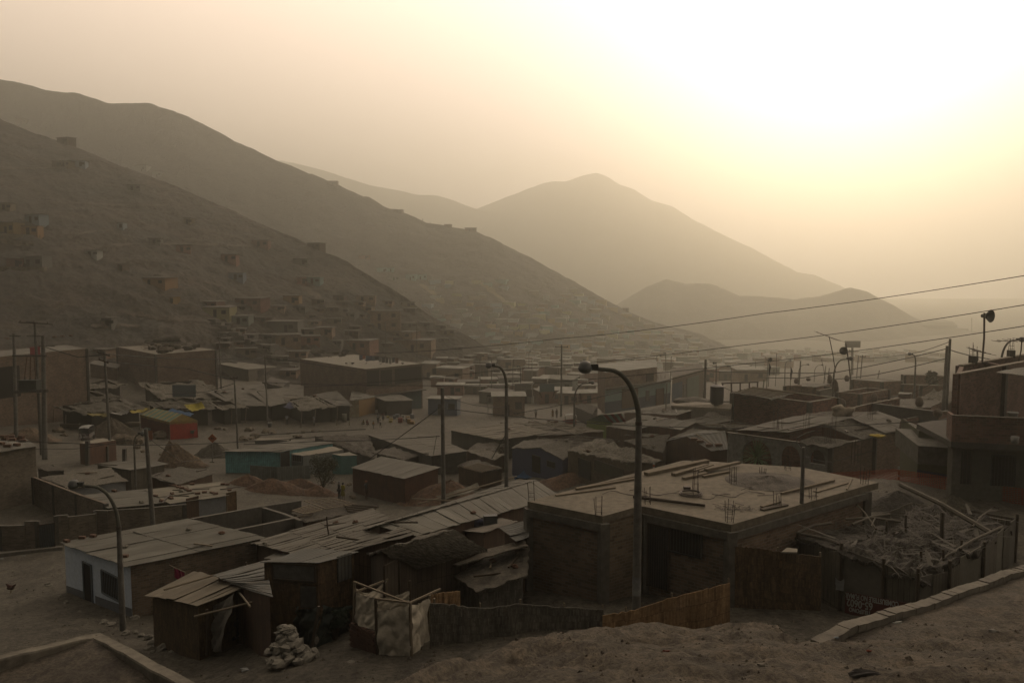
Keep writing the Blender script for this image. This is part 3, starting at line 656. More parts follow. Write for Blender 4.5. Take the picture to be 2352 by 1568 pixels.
# --- concrete roofed brick house
CRZ = 22 - (1203 - 640) / 1800 * 26.0
def concrete_house():
    px = [B3(200, 250), B3(745, 358), B3(1000, 287), B3(1050, 287), B3(1680, 418), B4(800, 132), B4(880, 113), E4(1000, 985), E2(1730, 905), E2(1560, 905), E2(300, 1235)]
    pts = [Z(p, CRZ) for p in px]; A_, B_, C_, C2, D_, E_, F_, G_, G2, H_, I_ = pts
    c = sum(pts, Vector()) / len(pts); root = thing('brick_house', 'unfinished brick house with flat dusty concrete roof strewn with timber', 'house', (c.x, c.y, g(c.x, c.y)))
    rb = MB().slab(pts, .26); rb.build('roof', mat('concrete', (.33, .27, .20), (.25, .21, .155)), root)
    pull = lambda p: p + (c - p).normalized() * .06; w = [pull(p) for p in (A_, B_, C2, D_, E_, G_, H_)]
    def seg(a, b, m, nm='wall'): return wall(MB(), a, b, drop=.25, foot=.8).build(nm, m, root)
    seg(w[0], w[1], BRICK); seg(w[1], C_ * .998 + w[2] * .002 if False else w[2], BRICKT); seg(w[3], w[4], mat('brick', (.21, .14, .095), (.20, .17, .14))); seg(w[4], w[5], BRICK); seg(w[5], w[6], BRICK); seg(w[6], w[0], BRICK)
    fr = seg(w[2], w[3], BRICK)
    for i, p in enumerate((w[0], w[1], w[2], w[3], w[4])):        # concrete columns
        z0 = gz_(p) - .6; MB().box((p.x, p.y, z0), .32, .32, CRZ - .25 - z0, rz=.35).build('column', CONC, root)
    for a, b in ((w[0], w[1]), (w[2], w[3]), (w[3], w[4])):   # ring beam under the slab
        MB().bar(a + Vector((0, 0, -.40)), b + Vector((0, 0, -.40)), .30, .26).build('beam', CONC, root)
    opening(root, w[2], w[3], B3(1080, 405), B3(1225, 895), kind='door', m=IRON, frame=STEEL, bars=8, off=.06, label='tall iron barred door')
    opening(root, w[2], w[3], B3(1228, 430), B3(1470, 660), kind='window', m=DARK, frame=IRON, bars=10, off=.06)
    opening(root, w[2], w[3], B3(1300, 500), B3(1350, 630), kind='window', m=mat('plain', (.01, .01, .01)), off=.075)
    mb = MB()                                                       # sawn trestle lines and the courtyard floor slab
    fl = [w[1], w[2], w[3]]; z0 = min(gz_(p) for p in fl)
    return root, w
CH, CHw = concrete_house()

# --- large near street lamp
def street_lamp(base, h, reach, ang, label, group='tall curved street lamps', r0=.145, head='dome'):
    root = thing('street_lamp', label, 'street lamp', base, group); r1 = r0 * .62
    b = Vector(base); hp = h - 1.25 * reach / 1.9
    MB().tube([b + Vector((0, 0, -.8)), b + Vector((0, 0, h * .45)), b + Vector((0, 0, hp - .7))], [r0, r0 * .86, r1 * 1.1], 14).build('pole', POLE, root, smooth=True)
    d = Vector((math.cos(ang), math.sin(ang), 0)); pts = []; q = hp - .72
    for k in range(13):
        t = k / 12; a = t * math.pi / 2 * .96; pts.append(b + d * (reach * .62 * (1 - math.cos(a))) + Vector((0, 0, q + (h - q - .05) * math.sin(a))))
    pts.append(pts[-1] + d * reach * .38 + Vector((0, 0, .06)))
    MB().tube(pts, [r1 * 1.05] + [r1 * .72 + (r1 * .3) * (1 - k / 13) for k in range(1, 14)], 12).build('arm', mat('plain', (.17, .165, .13), (.11, .10, .08)), root, smooth=True)
    MB().tube([b + Vector((0, 0, hp - .78)), b + Vector((0, 0, hp - .66))], r1 * 1.25, 12).build('collar', STEEL, root)
    tip = pts[-1] + Vector((0, 0, .03)); hd = MB(); prof = [(0, .2), (.08, .195), (.15, .165), (.2, .10), (.225, .0), (.235, -.02), (.235, -.05)]
    hh = hd.lathe(tip + d * .22, [(r_ * .95, z) for r_, z in prof], 18, 1, 1).build('lamp_head', mat('plain', (.15, .155, .145), (.1, .105, .1), .5), root, smooth=True)
    MB().lathe(tip + d * .22, [(.215, -.05), (.2, -.11), (.15, -.165), (.08, -.195), (0, -.2)], 18).build('lens', mat('plain', (.20, .21, .20), (.15, .15, .14), .3), hh, smooth=True)
    MB().box(tip + d * -.07 + Vector((0, 0, -.07)), .24, .15, .17, rz=ang).build('ballast_box', mat('plain', (.06, .065, .06), (.05, .05, .05)), root)
    return root
LB = H(P(1462, 1480), 0); LB = D(P(1461, 1445), 24.5); LB.z = g(LB.x, LB.y)
LH = D(P(1372, 846), 24.5)
lamp0 = street_lamp((LB.x, LB.y, LB.z), LH.z - LB.z, 1.55, math.pi, 'tall grey street lamp with round head rising behind the near dirt mound')
pb = D(P(1466, 1350), 24.5); MB().tube([Vector((LB.x, LB.y, D(P(1466, 1365), 24.5).z)), Vector((LB.x, LB.y, D(P(1466, 1322), 24.5).z))], .139, 14).build('paper_notice', mat('fabric', (.42, .41, .39), (.2, .2, .2)), lamp0)
l2b = H(B1(893, 1190), 0); l2h = D(B1(545, 150), l2b.y)
street_lamp((l2b.x, l2b.y, l2b.z), l2h.z - l2b.z + .1, l2b.x - l2h.x - .1, math.pi, 'street lamp curving over the white painted house at lower left', r0=.13)

# --- corrugated long shed and low roofs in the middle
SH1, _, _ = shack('wide low sheet roofed shed sloping left of the long ridged shed', [B2(20, 538, 2.5), B2(500, 672, 2.4), B2(1180, 498, 2.9), B2(880, 305, 2.4)], wm=PLANK, rm=mat('corr', (.29, .265, .225), (.20, .175, .145)), j=.035, sw=.8, ins=.12, name='shed', cat='shed')
drape_q = [H(p) for p in (B2(108, 668, 2.36), B2(500, 680, 2.3), B2(640, 610, 2.42), B2(300, 575, 2.42))]
sheets(MB(), drape_q, .8, .05).build('roof_extension', CORR, SH1, base=ORG[SH1.name])
SH2, _, _ = shack('long ridged shed of grey corrugated sheets in the middle', [B2(760, 480, 2.6), B2(1200, 500, 2.5), P(1287, 1139, 2.3), P(1188, 1101, 2.4)], gable=[B2(930, 425, 3.2), P(1231, 1102, 3.1)], wm=PLANK, rm=CORR, j=.025, sw=.83, ins=.15, rv=9, name='shed', cat='shed')
SH3, so3, _ = shack('tall patched reed shack with sagging cloth under the sheet roof', [D(P(603, 1289), 26.6), D(P(731, 1290), 26.2), D(P(815, 1266), 27.4), D(P(690, 1262), 28.2)], wm=MATT, rm=CORRB, ins=.05, j=.05,
    ops=[(0, B2(170, 690), B2(480, 830), dict(kind='window', m=mat('fabric', (.20, .185, .16), (.12, .11, .1)), frame=WOODD, off=.05, label='sacking hung across the opening')), (0, B2(370, 860), B2(485, 1020), dict(kind='door', m=mat('fabric', (.15, .14, .12), (.1, .095, .085)), off=.05)), (1, B2(630, 650), B2(735, 800), dict(kind='window', m=CORRB, off=.05, label='rusty sheet patch'))])
SH4, _, _ = shack('gabled shack with old reed thatch right of the patched reed shack', [B2(762, 640, 2.1), B2(1212, 722, 1.9), B2(1725, 590, 1.9), B2(1180, 480, 2.1)], gable=[B2(955, 595, 2.9), B2(1490, 447, 2.9)], wm=PLANKG if False else mat('plank', (.085, .062, .042), (.05, .036, .026)), rm=THAT, rk='thatch', amp=.10, ins=.25, sag=.06,
    ops=[(1, B2(965, 720), B2(1075, 960), dict(kind='door', m=mat('plank', (.09, .07, .05), (.06, .045, .03)), off=.04, frame=WOODD))])
SH5, _, _ = shack('low shack under woven mat roof against the concrete roofed house', [B2(1372, 700, 1.5), B2(1648, 905, .9), P(1209, 1320, 1.2), P(1212, 1252, 1.8)], wm=MATG, rm=mat('weave', (.19, .17, .14), (.13, .115, .095)), rk='thatch', amp=.07, ins=.2, sag=.03)
drape(MB(), [H(p) for p in (B2(1375, 685, 1.6), B2(1500, 712, 1.6), P(1213, 1252, 1.95), P(1205, 1238, 2.05))], .05, .3, .05, .1).build('mat_strip', mat('weave', (.22, .19, .155), (.15, .13, .1)), SH5)
shack('small sheet roofed lean-to squeezed beside the concrete roofed house', [P(1150, 1211, 2.4), P(1186, 1242, 2.1), P(1214, 1232, 2.1), P(1212, 1195, 2.5)], wm=PLANK, rm=CORRB, name='lean_to', cat='shack', sw=.5)
shack('low plank hut with junk on top beside the long ridged shed', [P(1048, 1213, 2.1), P(1110, 1222, 2.1), P(1190, 1196, 2.1), P(1140, 1182, 2.1)], wm=PLANK, rm=PLANKG, rk='tarp', amp=.05, name='hut', cat='hut')
# shack at lower left with corrugated neighbours
SH6, _, _ = shack('reed walled shack with buckled sheet roof and loose planks at lower left', [B1(1060, 932, 2.0), B1(1440, 1002, 2.0), B1(1755, 870, 2.1), B1(1392, 764, 2.5)], wm=mat('weave', (.15, .10, .05), (.085, .058, .032)), rm=mat('corr', (.32, .27, .205), (.24, .20, .15)), j=.045, sw=.75, ins=.3)
shack('grey corrugated lean-to behind the buckled sheet roof', [B1(1560, 785, 2.5), B1(1760, 880, 2.1), P(622, 1372, 2.0), P(604, 1288, 2.4)], wm=PLANK, rm=CORRB, sw=.6, name='lean_to', cat='shack', ins=.2)
def cloth(name, q, m, label=None, cat=None, amp=.12, parent=None, th=.012, nx=26, ny=26, seed=1.0, sag=.1):
    """hanging cloth between four points (top-left, top-right, bottom-right, bottom-left)"""
    q = [Vector(p) for p in q]; n = (q[1] - q[0]).cross(q[3] - q[0]).normalized(); rows = []
    for j in range(ny + 1):
        r_ = []
        for i in range(nx + 1):
            u, v = i / nx, j / ny; p = bil([q[0], q[1], q[2], q[3]], u, v); s = Vector((u * 3, v * 2.2, seed * 7))
            p += n * ((.5 - 2 * abs(noise.noise(s * 1.1 + Vector((v * 2, 0, 0))))) * amp + (.4 - abs(noise.noise(s * Vector((2.6, 2.6, 1)).x))) * amp * .4) + Vector((0, 0, -sag * 4 * u * (1 - u) * (1 - v))); r_.append(p)
        rows.append(r_)
    mb = MB().grid(rows); b2 = [[p + n * th for p in r_] for r_ in rows]; mb.grid(b2[::-1])
    if parent: return mb.build(name, m, parent, smooth=True)
    return solo(mb, name, m, label, cat, None, True)
def pq(base, top): # vertical pair
    return up(base, top)
SACK = mat('fabric', (.85, .74, .60), (.70, .60, .47)); NETG = mat('fabric', (.03, .05, .04), (.018, .03, .024)); BLK = mat('fabric', (.03, .032, .035), (.015, .016, .018)); SACKG = mat('fabric', (.42, .38, .32), (.28, .25, .21))  # SACK is brightened in colour for light coming through the cloth
# sacking screens beside the lower-left shack
a0, a1 = pq(B1(1440, 1270), B1(1440, 1010)); b0, b1 = pq(B1(1600, 1310), B1(1700, 880))
NR = lambda v, k=.06: v.lerp(Vector((0, 0, CZ)), k) - Vector((0, 0, .15)); a0, a1, b0, b1 = map(NR, (a0, a1, b0, b1)); cloth('sackcloth_screen', [a1, b1, b0, a0], SACKG, 'torn grey sackcloth sheet stretched beside the buckled roof shack', 'cloth', .14, seed=2)
c0, c1 = pq(B1(1650, 1240), B1(1640, 1080)); d0, d1 = pq(B1(1800, 1190), B1(1790, 1020))
c0, c1, d0, d1 = map(NR, (c0, c1, d0, d1)); cloth('black_sheet', [c1, d1, d0, c0], BLK, 'black plastic sheet hung on sticks beside the torn sackcloth', 'cloth', .08, seed=3)
def stick(label, a, b, r=.04, name='pole', m=WOODD, cat='pole', group=None):
    mb = MB(); post(mb, Vector(a), Vector(b), r); return solo(mb, name, m, label, cat, group)
for i, (pb_, pt_, lab) in enumerate(((B1(1500, 1330), B1(1502, 1000), 'upright pole at the corner of the torn sackcloth'), (B1(1865, 1030), B1(1785, 668), 'black leaning pole rising over the corrugated lean-to'), (B1(1760, 1180), B1(1725, 840), 'crooked pole holding the black plastic sheet'), (B1(1815, 1140), B1(1925, 780), 'thin pole beside the stone heap at lower left'))):
    a, b = map(NR, pq(pb_, pt_)); stick(lab, a, b, .05 if i != 3 else .03)
for pa, pb_, h, lab in ((B1(1410, 1085), B1(1830, 980), 1.7, 'crossed branch tied above the torn sackcloth'), (B1(1710, 880), B1(1815, 1010), 1.8, 'slanting branch beside the black plastic sheet'), (B1(1190, 890), B1(1550, 785), 2.35, 'long thin plank lying on the buckled sheet roof')):
    stick(lab, H((*pa, h)), H((*pb_, h + .1)), .035, 'branch' if 'branch' in lab else 'plank', WOOD, 'branch' if 'branch' in lab else 'plank')
# green net curtain and stone heap
a0, a1 = pq(B2(330, 1290), B2(325, 1010)); b0, b1 = pq(B2(470, 1330), B2(500, 1010)); cloth('shade_net', [a1, b1, b0, a0], NETG, 'dark green shade net hanging in front of the patched reed shack', 'net', .15, seed=5)
c0, c1 = pq(B2(740, 1180), B2(740, 1000)); cloth('shade_net', [b1 + Vector((.1, .1, 0)), c1, c0, b0 + Vector((.1, .1, 0))], NETG, 'dark shade net stretched over plants beside the latrine', 'net', .2, seed=6)
a0, a1 = pq(B2(445, 1360), B2(500, 1010)); stick('forked pole in front of the dark green shade net', a0, a1, .05)
a0, a1 = pq(B2(325, 1020), B2(325, 895)); stick('short pole above the dark green shade net', a0 , a1, .04)

def stones(pxs, label, group, m, name='stone', sq=.7, flat=0, hgt=0):
    out_ = []
    for i, (x, y, w) in enumerate(pxs):
        p = H((x, y), hgt); s = w * p.y / F / 2; mb = MB().blob((0, 0, 0), s, s * rnd.uniform(.7, 1), s * sq * rnd.uniform(.75, 1.1), .3, rnd.uniform(0, 99), 8, 6)
        o = mb.build(name, m); o.location = p + Vector((0, 0, s * sq * .35)); o.rotation_euler = (0, 0, rnd.uniform(0, 6)); tag(o, label if isinstance(label, str) else label[i], name.replace('_', ' '), group); out_.append(o)
    return out_
STONE = mat('rock', (.33, .29, .24), (.25, .215, .175)); STONE = mat('plain', (.33, .295, .245), (.22, .195, .16))
bpy.context.view_layer.update()
def heap_of_stones():
    r = random.Random(5); base = H(B2(285, 1420), 0); top = B2(270, 1150)
    for k in range(95):
        t = r.random() ** 1.5; w = (1 - t) * 1.0 + .12; ang = r.uniform(0, 2 * math.pi); rad = w * math.sqrt(r.random()) * .75
        p = base + Vector((math.cos(ang) * rad - .15 * t, math.sin(ang) * rad * .6 + t * .3, t * .82 + .08)); p.z = max(p.z, g(p.x, p.y) + .1) if t > .05 else g(p.x, p.y) + .12
        s = r.uniform(.10, .2); o = MB().blob((0, 0, 0), s * r.uniform(1, 1.35), s, s * .75, .34, r.uniform(0, 99), 7, 5).build('stone', STONE); o.location = p; o.rotation_euler = (r.uniform(-.4, .4), r.uniform(-.4, .4), r.uniform(0, 6))
        tag(o, 'rough grey stone piled in the heap in front of the dark green net', 'stone', 'stones of the heap')
heap_of_stones()
c_ = H(B2(285, 1400), 0); MB_ = MB().blob(c_ + Vector((0, .3, .0)), .5, .35, .4, .2, 4, 16, 10); solo(MB_, 'rubble_core', mat('dirt', (.2, .175, .14), (.13, .115, .09), .9, 3), 'packed earth core inside the heap of stones', 'rubble')
r = random.Random(3)
stones([(B1(980, 1105)[0], B1(980, 1105)[1], 24), (*B1(800, 1158), 26), (*B1(755, 1142), 22), (*B1(915, 1212), 20), (*B1(1078, 1248), 24), (*B1(1130, 1285), 34), (*B1(1180, 1332), 32), (*B1(1080, 1330), 26), (*B1(1245, 1352), 16), (*B1(1110, 1352), 18), (*B1(985, 1205), 14), (*B1(1025, 1225), 16), (*B1(350, 860), 16), (*B1(430, 950), 18), (*B1(480, 985), 14), (*B1(575, 1055), 12), (*B1(1370, 1360), 16), (*B1(1570, 1290), 18), (*B1(1640, 1260), 22), (*B1(1750, 1215), 18), (*B1(1830, 1170), 20), (*B1(1880, 1130), 24), (*B1(1900, 1060), 26), (*B1(1915, 1160), 28), (*B1(1870, 1220), 16), (*B1(1700, 1250), 14)],
       'weathered stone lying on the dirt around the shacks at lower left', 'loose stones at lower left', STONE)
for (x, y, w), lab in (((*B1(1230, 1222), 34), 'dark rubbish bag dumped beside the reed shack, left of two'), ((*B1(1310, 1245), 40), 'black rubbish bag slumped beside the reed shack, right of two')):
    stones([(x, y, w)], lab, None, BLK, 'rubbish_bag', .7)
stones([(*B2(740 - 5, 1420), 22)], 'flat slab of rock at the edge of the path beside the latrine', None, STONE, 'rock_slab', .3)

# --- latrine of sacking
def latrine():
    o0, o1 = pq(B2(762, 1150), B2(762, 830)); base = g(o0.x, o0.y)
    Y = 23.0; pt = lambda p, dy=0: D(p, Y + dy)
    A1_ = pt(B2(760, 830), .3); Ab = pt(B2(757, 1385), .3); B1_ = pt(B2(912, 955), -.6); Bb = pt(B2(930, 1392), -.6); C1_ = pt(B2(1165, 985), -.9); Cb = pt(B2(1178, 1375), -.9); D1_ = pt(B2(1303, 930), .5); Db = pt(B2(1310, 1372), .5); E1_ = pt(B2(990, 808), 1.6); F1_ = pt(B2(1160, 825), 1.3)
    root = thing('latrine', 'open latrine screened with dirty white sacking on wooden posts', 'latrine', (Bb.x, Bb.y, g(Bb.x, Bb.y)))
    for t, b in ((A1_, Ab), (B1_, Bb), (C1_, Cb), (D1_, Db), (E1_, E1_ - Vector((0, 0, 2))), (F1_, F1_ - Vector((0, 0, 2.2)))):
        mb = MB(); post(mb, Vector((b.x, b.y, g(b.x, b.y) - .3)), t, .05); mb.build('post', WOODD if t in (B1_, F1_) else WOOD, root)
    for a, b in ((pt(B2(757, 833), .3), pt(B2(1150, 985), -.8)), (pt(B2(912, 955), -.6), pt(B2(1165, 985), -.9)), (pt(B2(1160, 985), -.9), pt(B2(1380, 885), 1)), (pt(B2(770, 905), .3), pt(B2(1000, 815), 1.6))):
        MB().bar(a, b, .05).build('rail', WOOD, root)
    cloth('sacking', [pt(B2(760, 905), .28), pt(B2(915, 950), -.62), pt(B2(918, 1185), -.62), pt(B2(758, 1140), .28)], SACK, parent=root, amp=0.07, seed=3, sag=.05)
    cloth('sacking', [pt(B2(918, 1050), -.65), pt(B2(1150, 1012), -.95), pt(B2(1178, 1376), -.95), pt(B2(935, 1385), -.65)], SACK, parent=root, amp=0.10, seed=4, sag=.02)
    cloth('sacking', [pt(B2(1172, 1000), -.9), pt(B2(1300, 950), .5), pt(B2(1302, 1370), .5), pt(B2(1182, 1376), -.9)], SACK, parent=root, amp=0.09, seed=5, sag=.06)
    cloth('sacking', [pt(B2(770, 880), .4), pt(B2(990, 812), 1.6), pt(B2(995, 1000), 1.6), pt(B2(790, 980), .4)], SACK, parent=root, amp=0.07, seed=6, sag=.28)
    cloth('sacking', [pt(B2(930, 960), .9), pt(B2(1158, 900), 1.2), pt(B2(1158, 1010), 1.2), pt(B2(925, 1080), .9)], SACK, parent=root, amp=0.06, seed=7, sag=.04)
    mb = MB(); r_ = random.Random(2)
    for k in range(18):                      # rough stacked brick base
        z = g(Ab.x, Ab.y) - .1 + k * .075; t0 = Vector((Ab.x, Ab.y - .02, 0)); t1 = Vector((Bb.x, Bb.y + .05, 0))
        if z > pt(B2(840, 1160), 0).z: break
        for i in range(7):
            u = (i + (k % 2) * .4) / 7; p = t0.lerp(t1, min(1, u)); mb.box((p.x, p.y + r_.uniform(-.02, .02), z), .27, .14, .065, rz=math.atan2((t1 - t0).y, (t1 - t0).x) + r_.uniform(-.08, .08))
    mb.build('brick_base', mat('plain', (.16, .085, .06), (.11, .07, .055)), root)
latrine()
# --- mat fences
def mat_fence(label, tops, bots, m, name='reed_fence', posts=(), thick=.03):
    rows = [[], []]; n_ = 30; T = []; 
    b = [Vector(x) for x in bots]; t = [Vector(x) for x in tops]; N_ = len(t)
    def il(l, u):
        u = u * (N_ - 1); i = min(int(u), N_ - 2); return l[i].lerp(l[i + 1], u - i)
    c = b[0]; root = thing(name, label, 'fence', (c.x, c.y, c.z)); top = [il(t, k / n_) + Vector((0, 0, noise.noise(Vector((k * .9, 1, 2))) * .05)) for k in range(n_ + 1)]; bot = [il(b, k / n_) - Vector((0, 0, .4)) for k in range(n_ + 1)]
    wob = [noise.noise(Vector((k * .35, 5, 1))) * .12 for k in range(n_ + 1)]; rr = []
    for j in range(7): rr.append([bot[k].lerp(top[k], j / 6) + Vector((0, wob[k] * math.sin(j / 6 * 3.1), 0)) for k in range(n_ + 1)])
    mb = MB().grid(rr); mb.grid([[p + Vector((0, thick, 0)) for p in r_] for r_ in rr][::-1]); mb.grid([rr[-1], [p + Vector((0, thick, 0)) for p in rr[-1]]]); mb.build('matting', m, root, smooth=True)
    for u in posts:
        p, q = il(b, u), il(t, u); q2 = MB(); post(q2, p + Vector((0, .09, -.3)), q + Vector((0, .09, .12)), .035); q2.build('post', WOOD, root)
    return root
def fence_px(lst, Y0, Y1):
    n_ = len(lst); o_t, o_b = [], []
    for i, (x, yt, yb) in enumerate(lst):
        Y = Y0 + (Y1 - Y0) * i / (n_ - 1); t_ = D((x, yt), Y); b_ = D((x, yb), Y); b_.z = min(b_.z, g(b_.x, b_.y)); o_t.append(t_); o_b.append(b_)
    return o_t, o_b
mat_fence('grey woven reed fence running from the latrine to the orange reed fence', *fence_px([(987, 1385, 1506), (1035, 1387, 1503), (1080, 1395, 1500), (1130, 1396, 1495), (1186, 1386, 1490), (1230, 1389, 1483), (1300, 1395, 1470), (1385, 1399, 1455)], 22.8, 23.8), MATG, posts=(.03, .35, .6, .85, 1))
mat_fence('new orange brown reed fence between the near street lamp and the brick house', *fence_px([(1384, 1413, 1450), (1452, 1402, 1470), (1544, 1372, 1475), (1620, 1353, 1470), (1677, 1338, 1445)], 22.9, 23.9), MATO, posts=(.2, .5, .99))
mat_fence('tall weathered reed screen standing right of the brick house', *fence_px([(1688, 1255, 1398), (1740, 1258, 1402), (1800, 1268, 1408), (1886, 1278, 1420)], 25.4, 25.0), MATT, posts=(0, .6, 1))
mat_fence('short strip of upright orange canes above the grey woven fence', *fence_px([(987, 1365, 1400), (1020, 1360, 1400), (1057, 1357, 1400)], 23.6, 24.2), MATO)
mat_fence('low criss-cross lattice fence under the tall reed screen', *fence_px([(1700, 1388, 1420), (1800, 1392, 1424)], 25.8, 25.5), mat("net", (.12, .10, .08), None, .9, 3.0), name='lattice_fence')
bpy.context.view_layer.update()

# --- things on the concrete roof
def on_roof(px, py): return Z((px, py), CRZ + .012)
for i, (a, b, w, h, lab) in enumerate(((B3(405, 210), B3(835, 152), .14, .05, 'thin plank nearest the left corner of the concrete roof'), (B3(550, 165), B3(975, 92), .16, .08, 'long plank along the left edge of the concrete roof'), (B3(560, 158), B3(1000, 70), .1, .07, 'outermost plank along the left edge of the concrete roof'), (E2(1130, 1080), E2(1850, 925), .30, .16, 'thick beam pointing at the far left corner of the concrete roof'),
        (E2(1450, 1085), E2(1840, 975), .26, .14, 'thick short beam right of the longest beam on the concrete roof'), (E2(1565, 1130), E2(1840, 1070), .2, .12, 'blunt ended plank nearest the rebar in the middle of the concrete roof'), (E2(1690, 1060), E2(1915, 990), .12, .08, 'narrow plank crossing the timber stack on the concrete roof'), (E2(1750, 1070), E2(1985, 990), .12, .08, 'second narrow plank crossing the timber stack on the concrete roof'),
        (E2(1830, 1055), E2(2220, 965), .24, .13, 'heavy beam at the right of the timber stack on the concrete roof'), (E2(1800, 1105), E2(2110, 1045), .16, .1, 'plank lying under the heavy beam on the concrete roof'), (E4(760, 1305), E4(1380, 1150), .12, .1, 'long square beam right of the gravel heap'), (E4(1160, 1275), E4(1540, 1165), .24, .04, 'wide warped board right of the gravel heap'), (E4(530, 1490), E4(820, 1430), .24, .06, 'dark board near the right edge of the concrete roof'), (E4(530, 1460), E4(740, 1400), .16, .08, 'short pale board leaning on the dark board near the roof edge'), (E4(1530, 1250), E4(1590, 1125), .08, .05, 'thin lath beside the wide warped board'))):
    w *= .8; h *= .8; p, q = on_roof(*a), on_roof(*b); z = h / 2 + (.09 if i in (6, 7, 8) else 0); solo(MB().bar(p + Vector((0, 0, z)), q + Vector((0, 0, z)), w, h), 'timber', WOOD if i not in (12,) else WOODD, lab, 'timber', 'timber on the concrete roof')
stick('dark round pole lying across the front of the concrete roof', on_roof(*B3(968, 226)) + Vector((0, 0, .06)), on_roof(*B3(1488, 292)) + Vector((0, 0, .06)), .06)
for i, (p, h, lab) in enumerate(((B3(716, 350), .75, 'at the front left corner'), (B3(1070, 265), .6, 'beside the lamp pole'), (B3(1665, 398), .75, 'at the nearest corner'), (B3(1418, 192), .95, 'in the middle'), (B3(1692, 120), .7, 'beside the gravel heap'), (B3(230, 238), .7, 'at the far left corner'), (B4(148, 285), .5, 'behind the dark board'), (B4(405, 232), .45, 'along the right edge'), (B4(776, 124), .75, 'at the far right corner'), (E4(540, 1065), .3, 'at the back behind the gravel heap'), (E4(835, 1010), .45, 'at the back beside the scrap'), (E2(1695, 925), .4, 'at the back left behind the beams'))):
    mb = MB(); rebar(mb, on_roof(*p), 4, h * 1.0, .10); solo(mb, 'rebar_cage', STEEL, 'bundle of bare rebar standing %s of the concrete roof' % lab, 'rebar', 'rebar on the concrete roof')
gc = on_roof(*E4(600, 1150)); mb = MB(); rows = []
for j in range(9):
    t = j / 8; rows.append([gc + Vector((math.cos(a) * 1.75 * (1 - t) * (1 + .12 * noise.noise(Vector((math.cos(a), math.sin(a), 3)) * 1.5)), math.sin(a) * 1.5 * (1 - t), .22 * t ** 1.3 + .05 * noise.noise(Vector((math.cos(a) * 3, math.sin(a) * 3, t * 5))))) for a in [2 * math.pi * k / 36 for k in range(36)]])
mb.grid(rows, close=True); solo(mb, 'gravel_heap', mat('dirt', (.19, .165, .135), (.12, .105, .088), .9, 5), 'low grey heap of gravel on the concrete roof', 'gravel heap', None, True)
mb = MB(); c = on_roof(*B3(1385, 203)); mb.tube([c + Vector((math.cos(a) * .42, math.sin(a) * .42, .05)) for a in [2 * math.pi * k / 20 for k in range(21)]], .03, 5); mb.tube([c + Vector((math.cos(a) * .36, math.sin(a) * .36, .09)) for a in [2 * math.pi * k / 20 for k in range(21)]], .025, 5); solo(mb, 'wire_coil', STEEL, 'rusty coil of wire around the rebar in the middle of the concrete roof', 'wire coil')
for k in range(6):
    x, y = (B3(900, 200), B3(1100, 190), B3(1480, 215), E4(200, 1310), E4(700, 1300), E4(500, 1230))[k]; c = on_roof(x, y); mb = MB(); mb.tube([c + Vector((t * rnd.uniform(.9, 1.1) * 1.6 - .8, math.sin(t * 5 + k) * .35, .02 + .03 * math.sin(t * 9))) for t in np.linspace(0, 1.3, 12)], .012, 4)
    solo(mb, 'loose_wire', STEEL, ['bent rusty wire left of the lamp pole on the concrete roof', 'bent rusty wire right of the lamp pole on the concrete roof', 'loose wire trailing right of the rusty coil', 'loose wire curling in front of the gravel heap', 'loose wire beside the square beam on the roof', 'loose wire at the left foot of the gravel heap'][k], 'wire')
mb = MB(); a = on_roof(*E4(1000, 1405)); b = D(E4(1022, 750), a.y); mb.tube([a - Vector((0, 0, .1)), b], [.075, .06], 10)
mast = thing('steel_mast', 'plain steel mast with a bent cable standing at the right edge of the concrete roof', 'mast', a); mb.build('pole', POLE, mast)
MB().tube([b - Vector((0, 0, .15)), D(E4(940, 700), a.y), D(E4(950, 640), a.y), D(E4(1060, 580), a.y), D(E4(1160, 555), a.y)], .02, 5).build('cable', POLE, mast)
bl = solo(MB().box(on_roof(*E2(1610, 1245)), .25, .18, .12), 'brick', STEEL, 'dark brick lying left of the rebar in the middle of the concrete roof', 'brick')
for p, r_, lab in ((E4(300, 1465), .5, 'left'), (B3(1690, 300), .45, 'nearest')):
    c = on_roof(*p); mb = MB(); q = random.Random(8)
    for k in range(40): a = q.uniform(0, 6.3); d_ = r_ * math.sqrt(q.random()); s = c + Vector((math.cos(a) * d_ * 1.5, math.sin(a) * d_, .01)); mb.bar(s, s + Vector((q.uniform(-.2, .2), q.uniform(-.2, .2), q.uniform(0, .05))), .012)
    solo(mb, 'wire_scraps', STEEL, 'dark scatter of wire scraps %s the roof corner rebar' % ('left of' if r_ == .5 else 'nearest to'), 'wire')
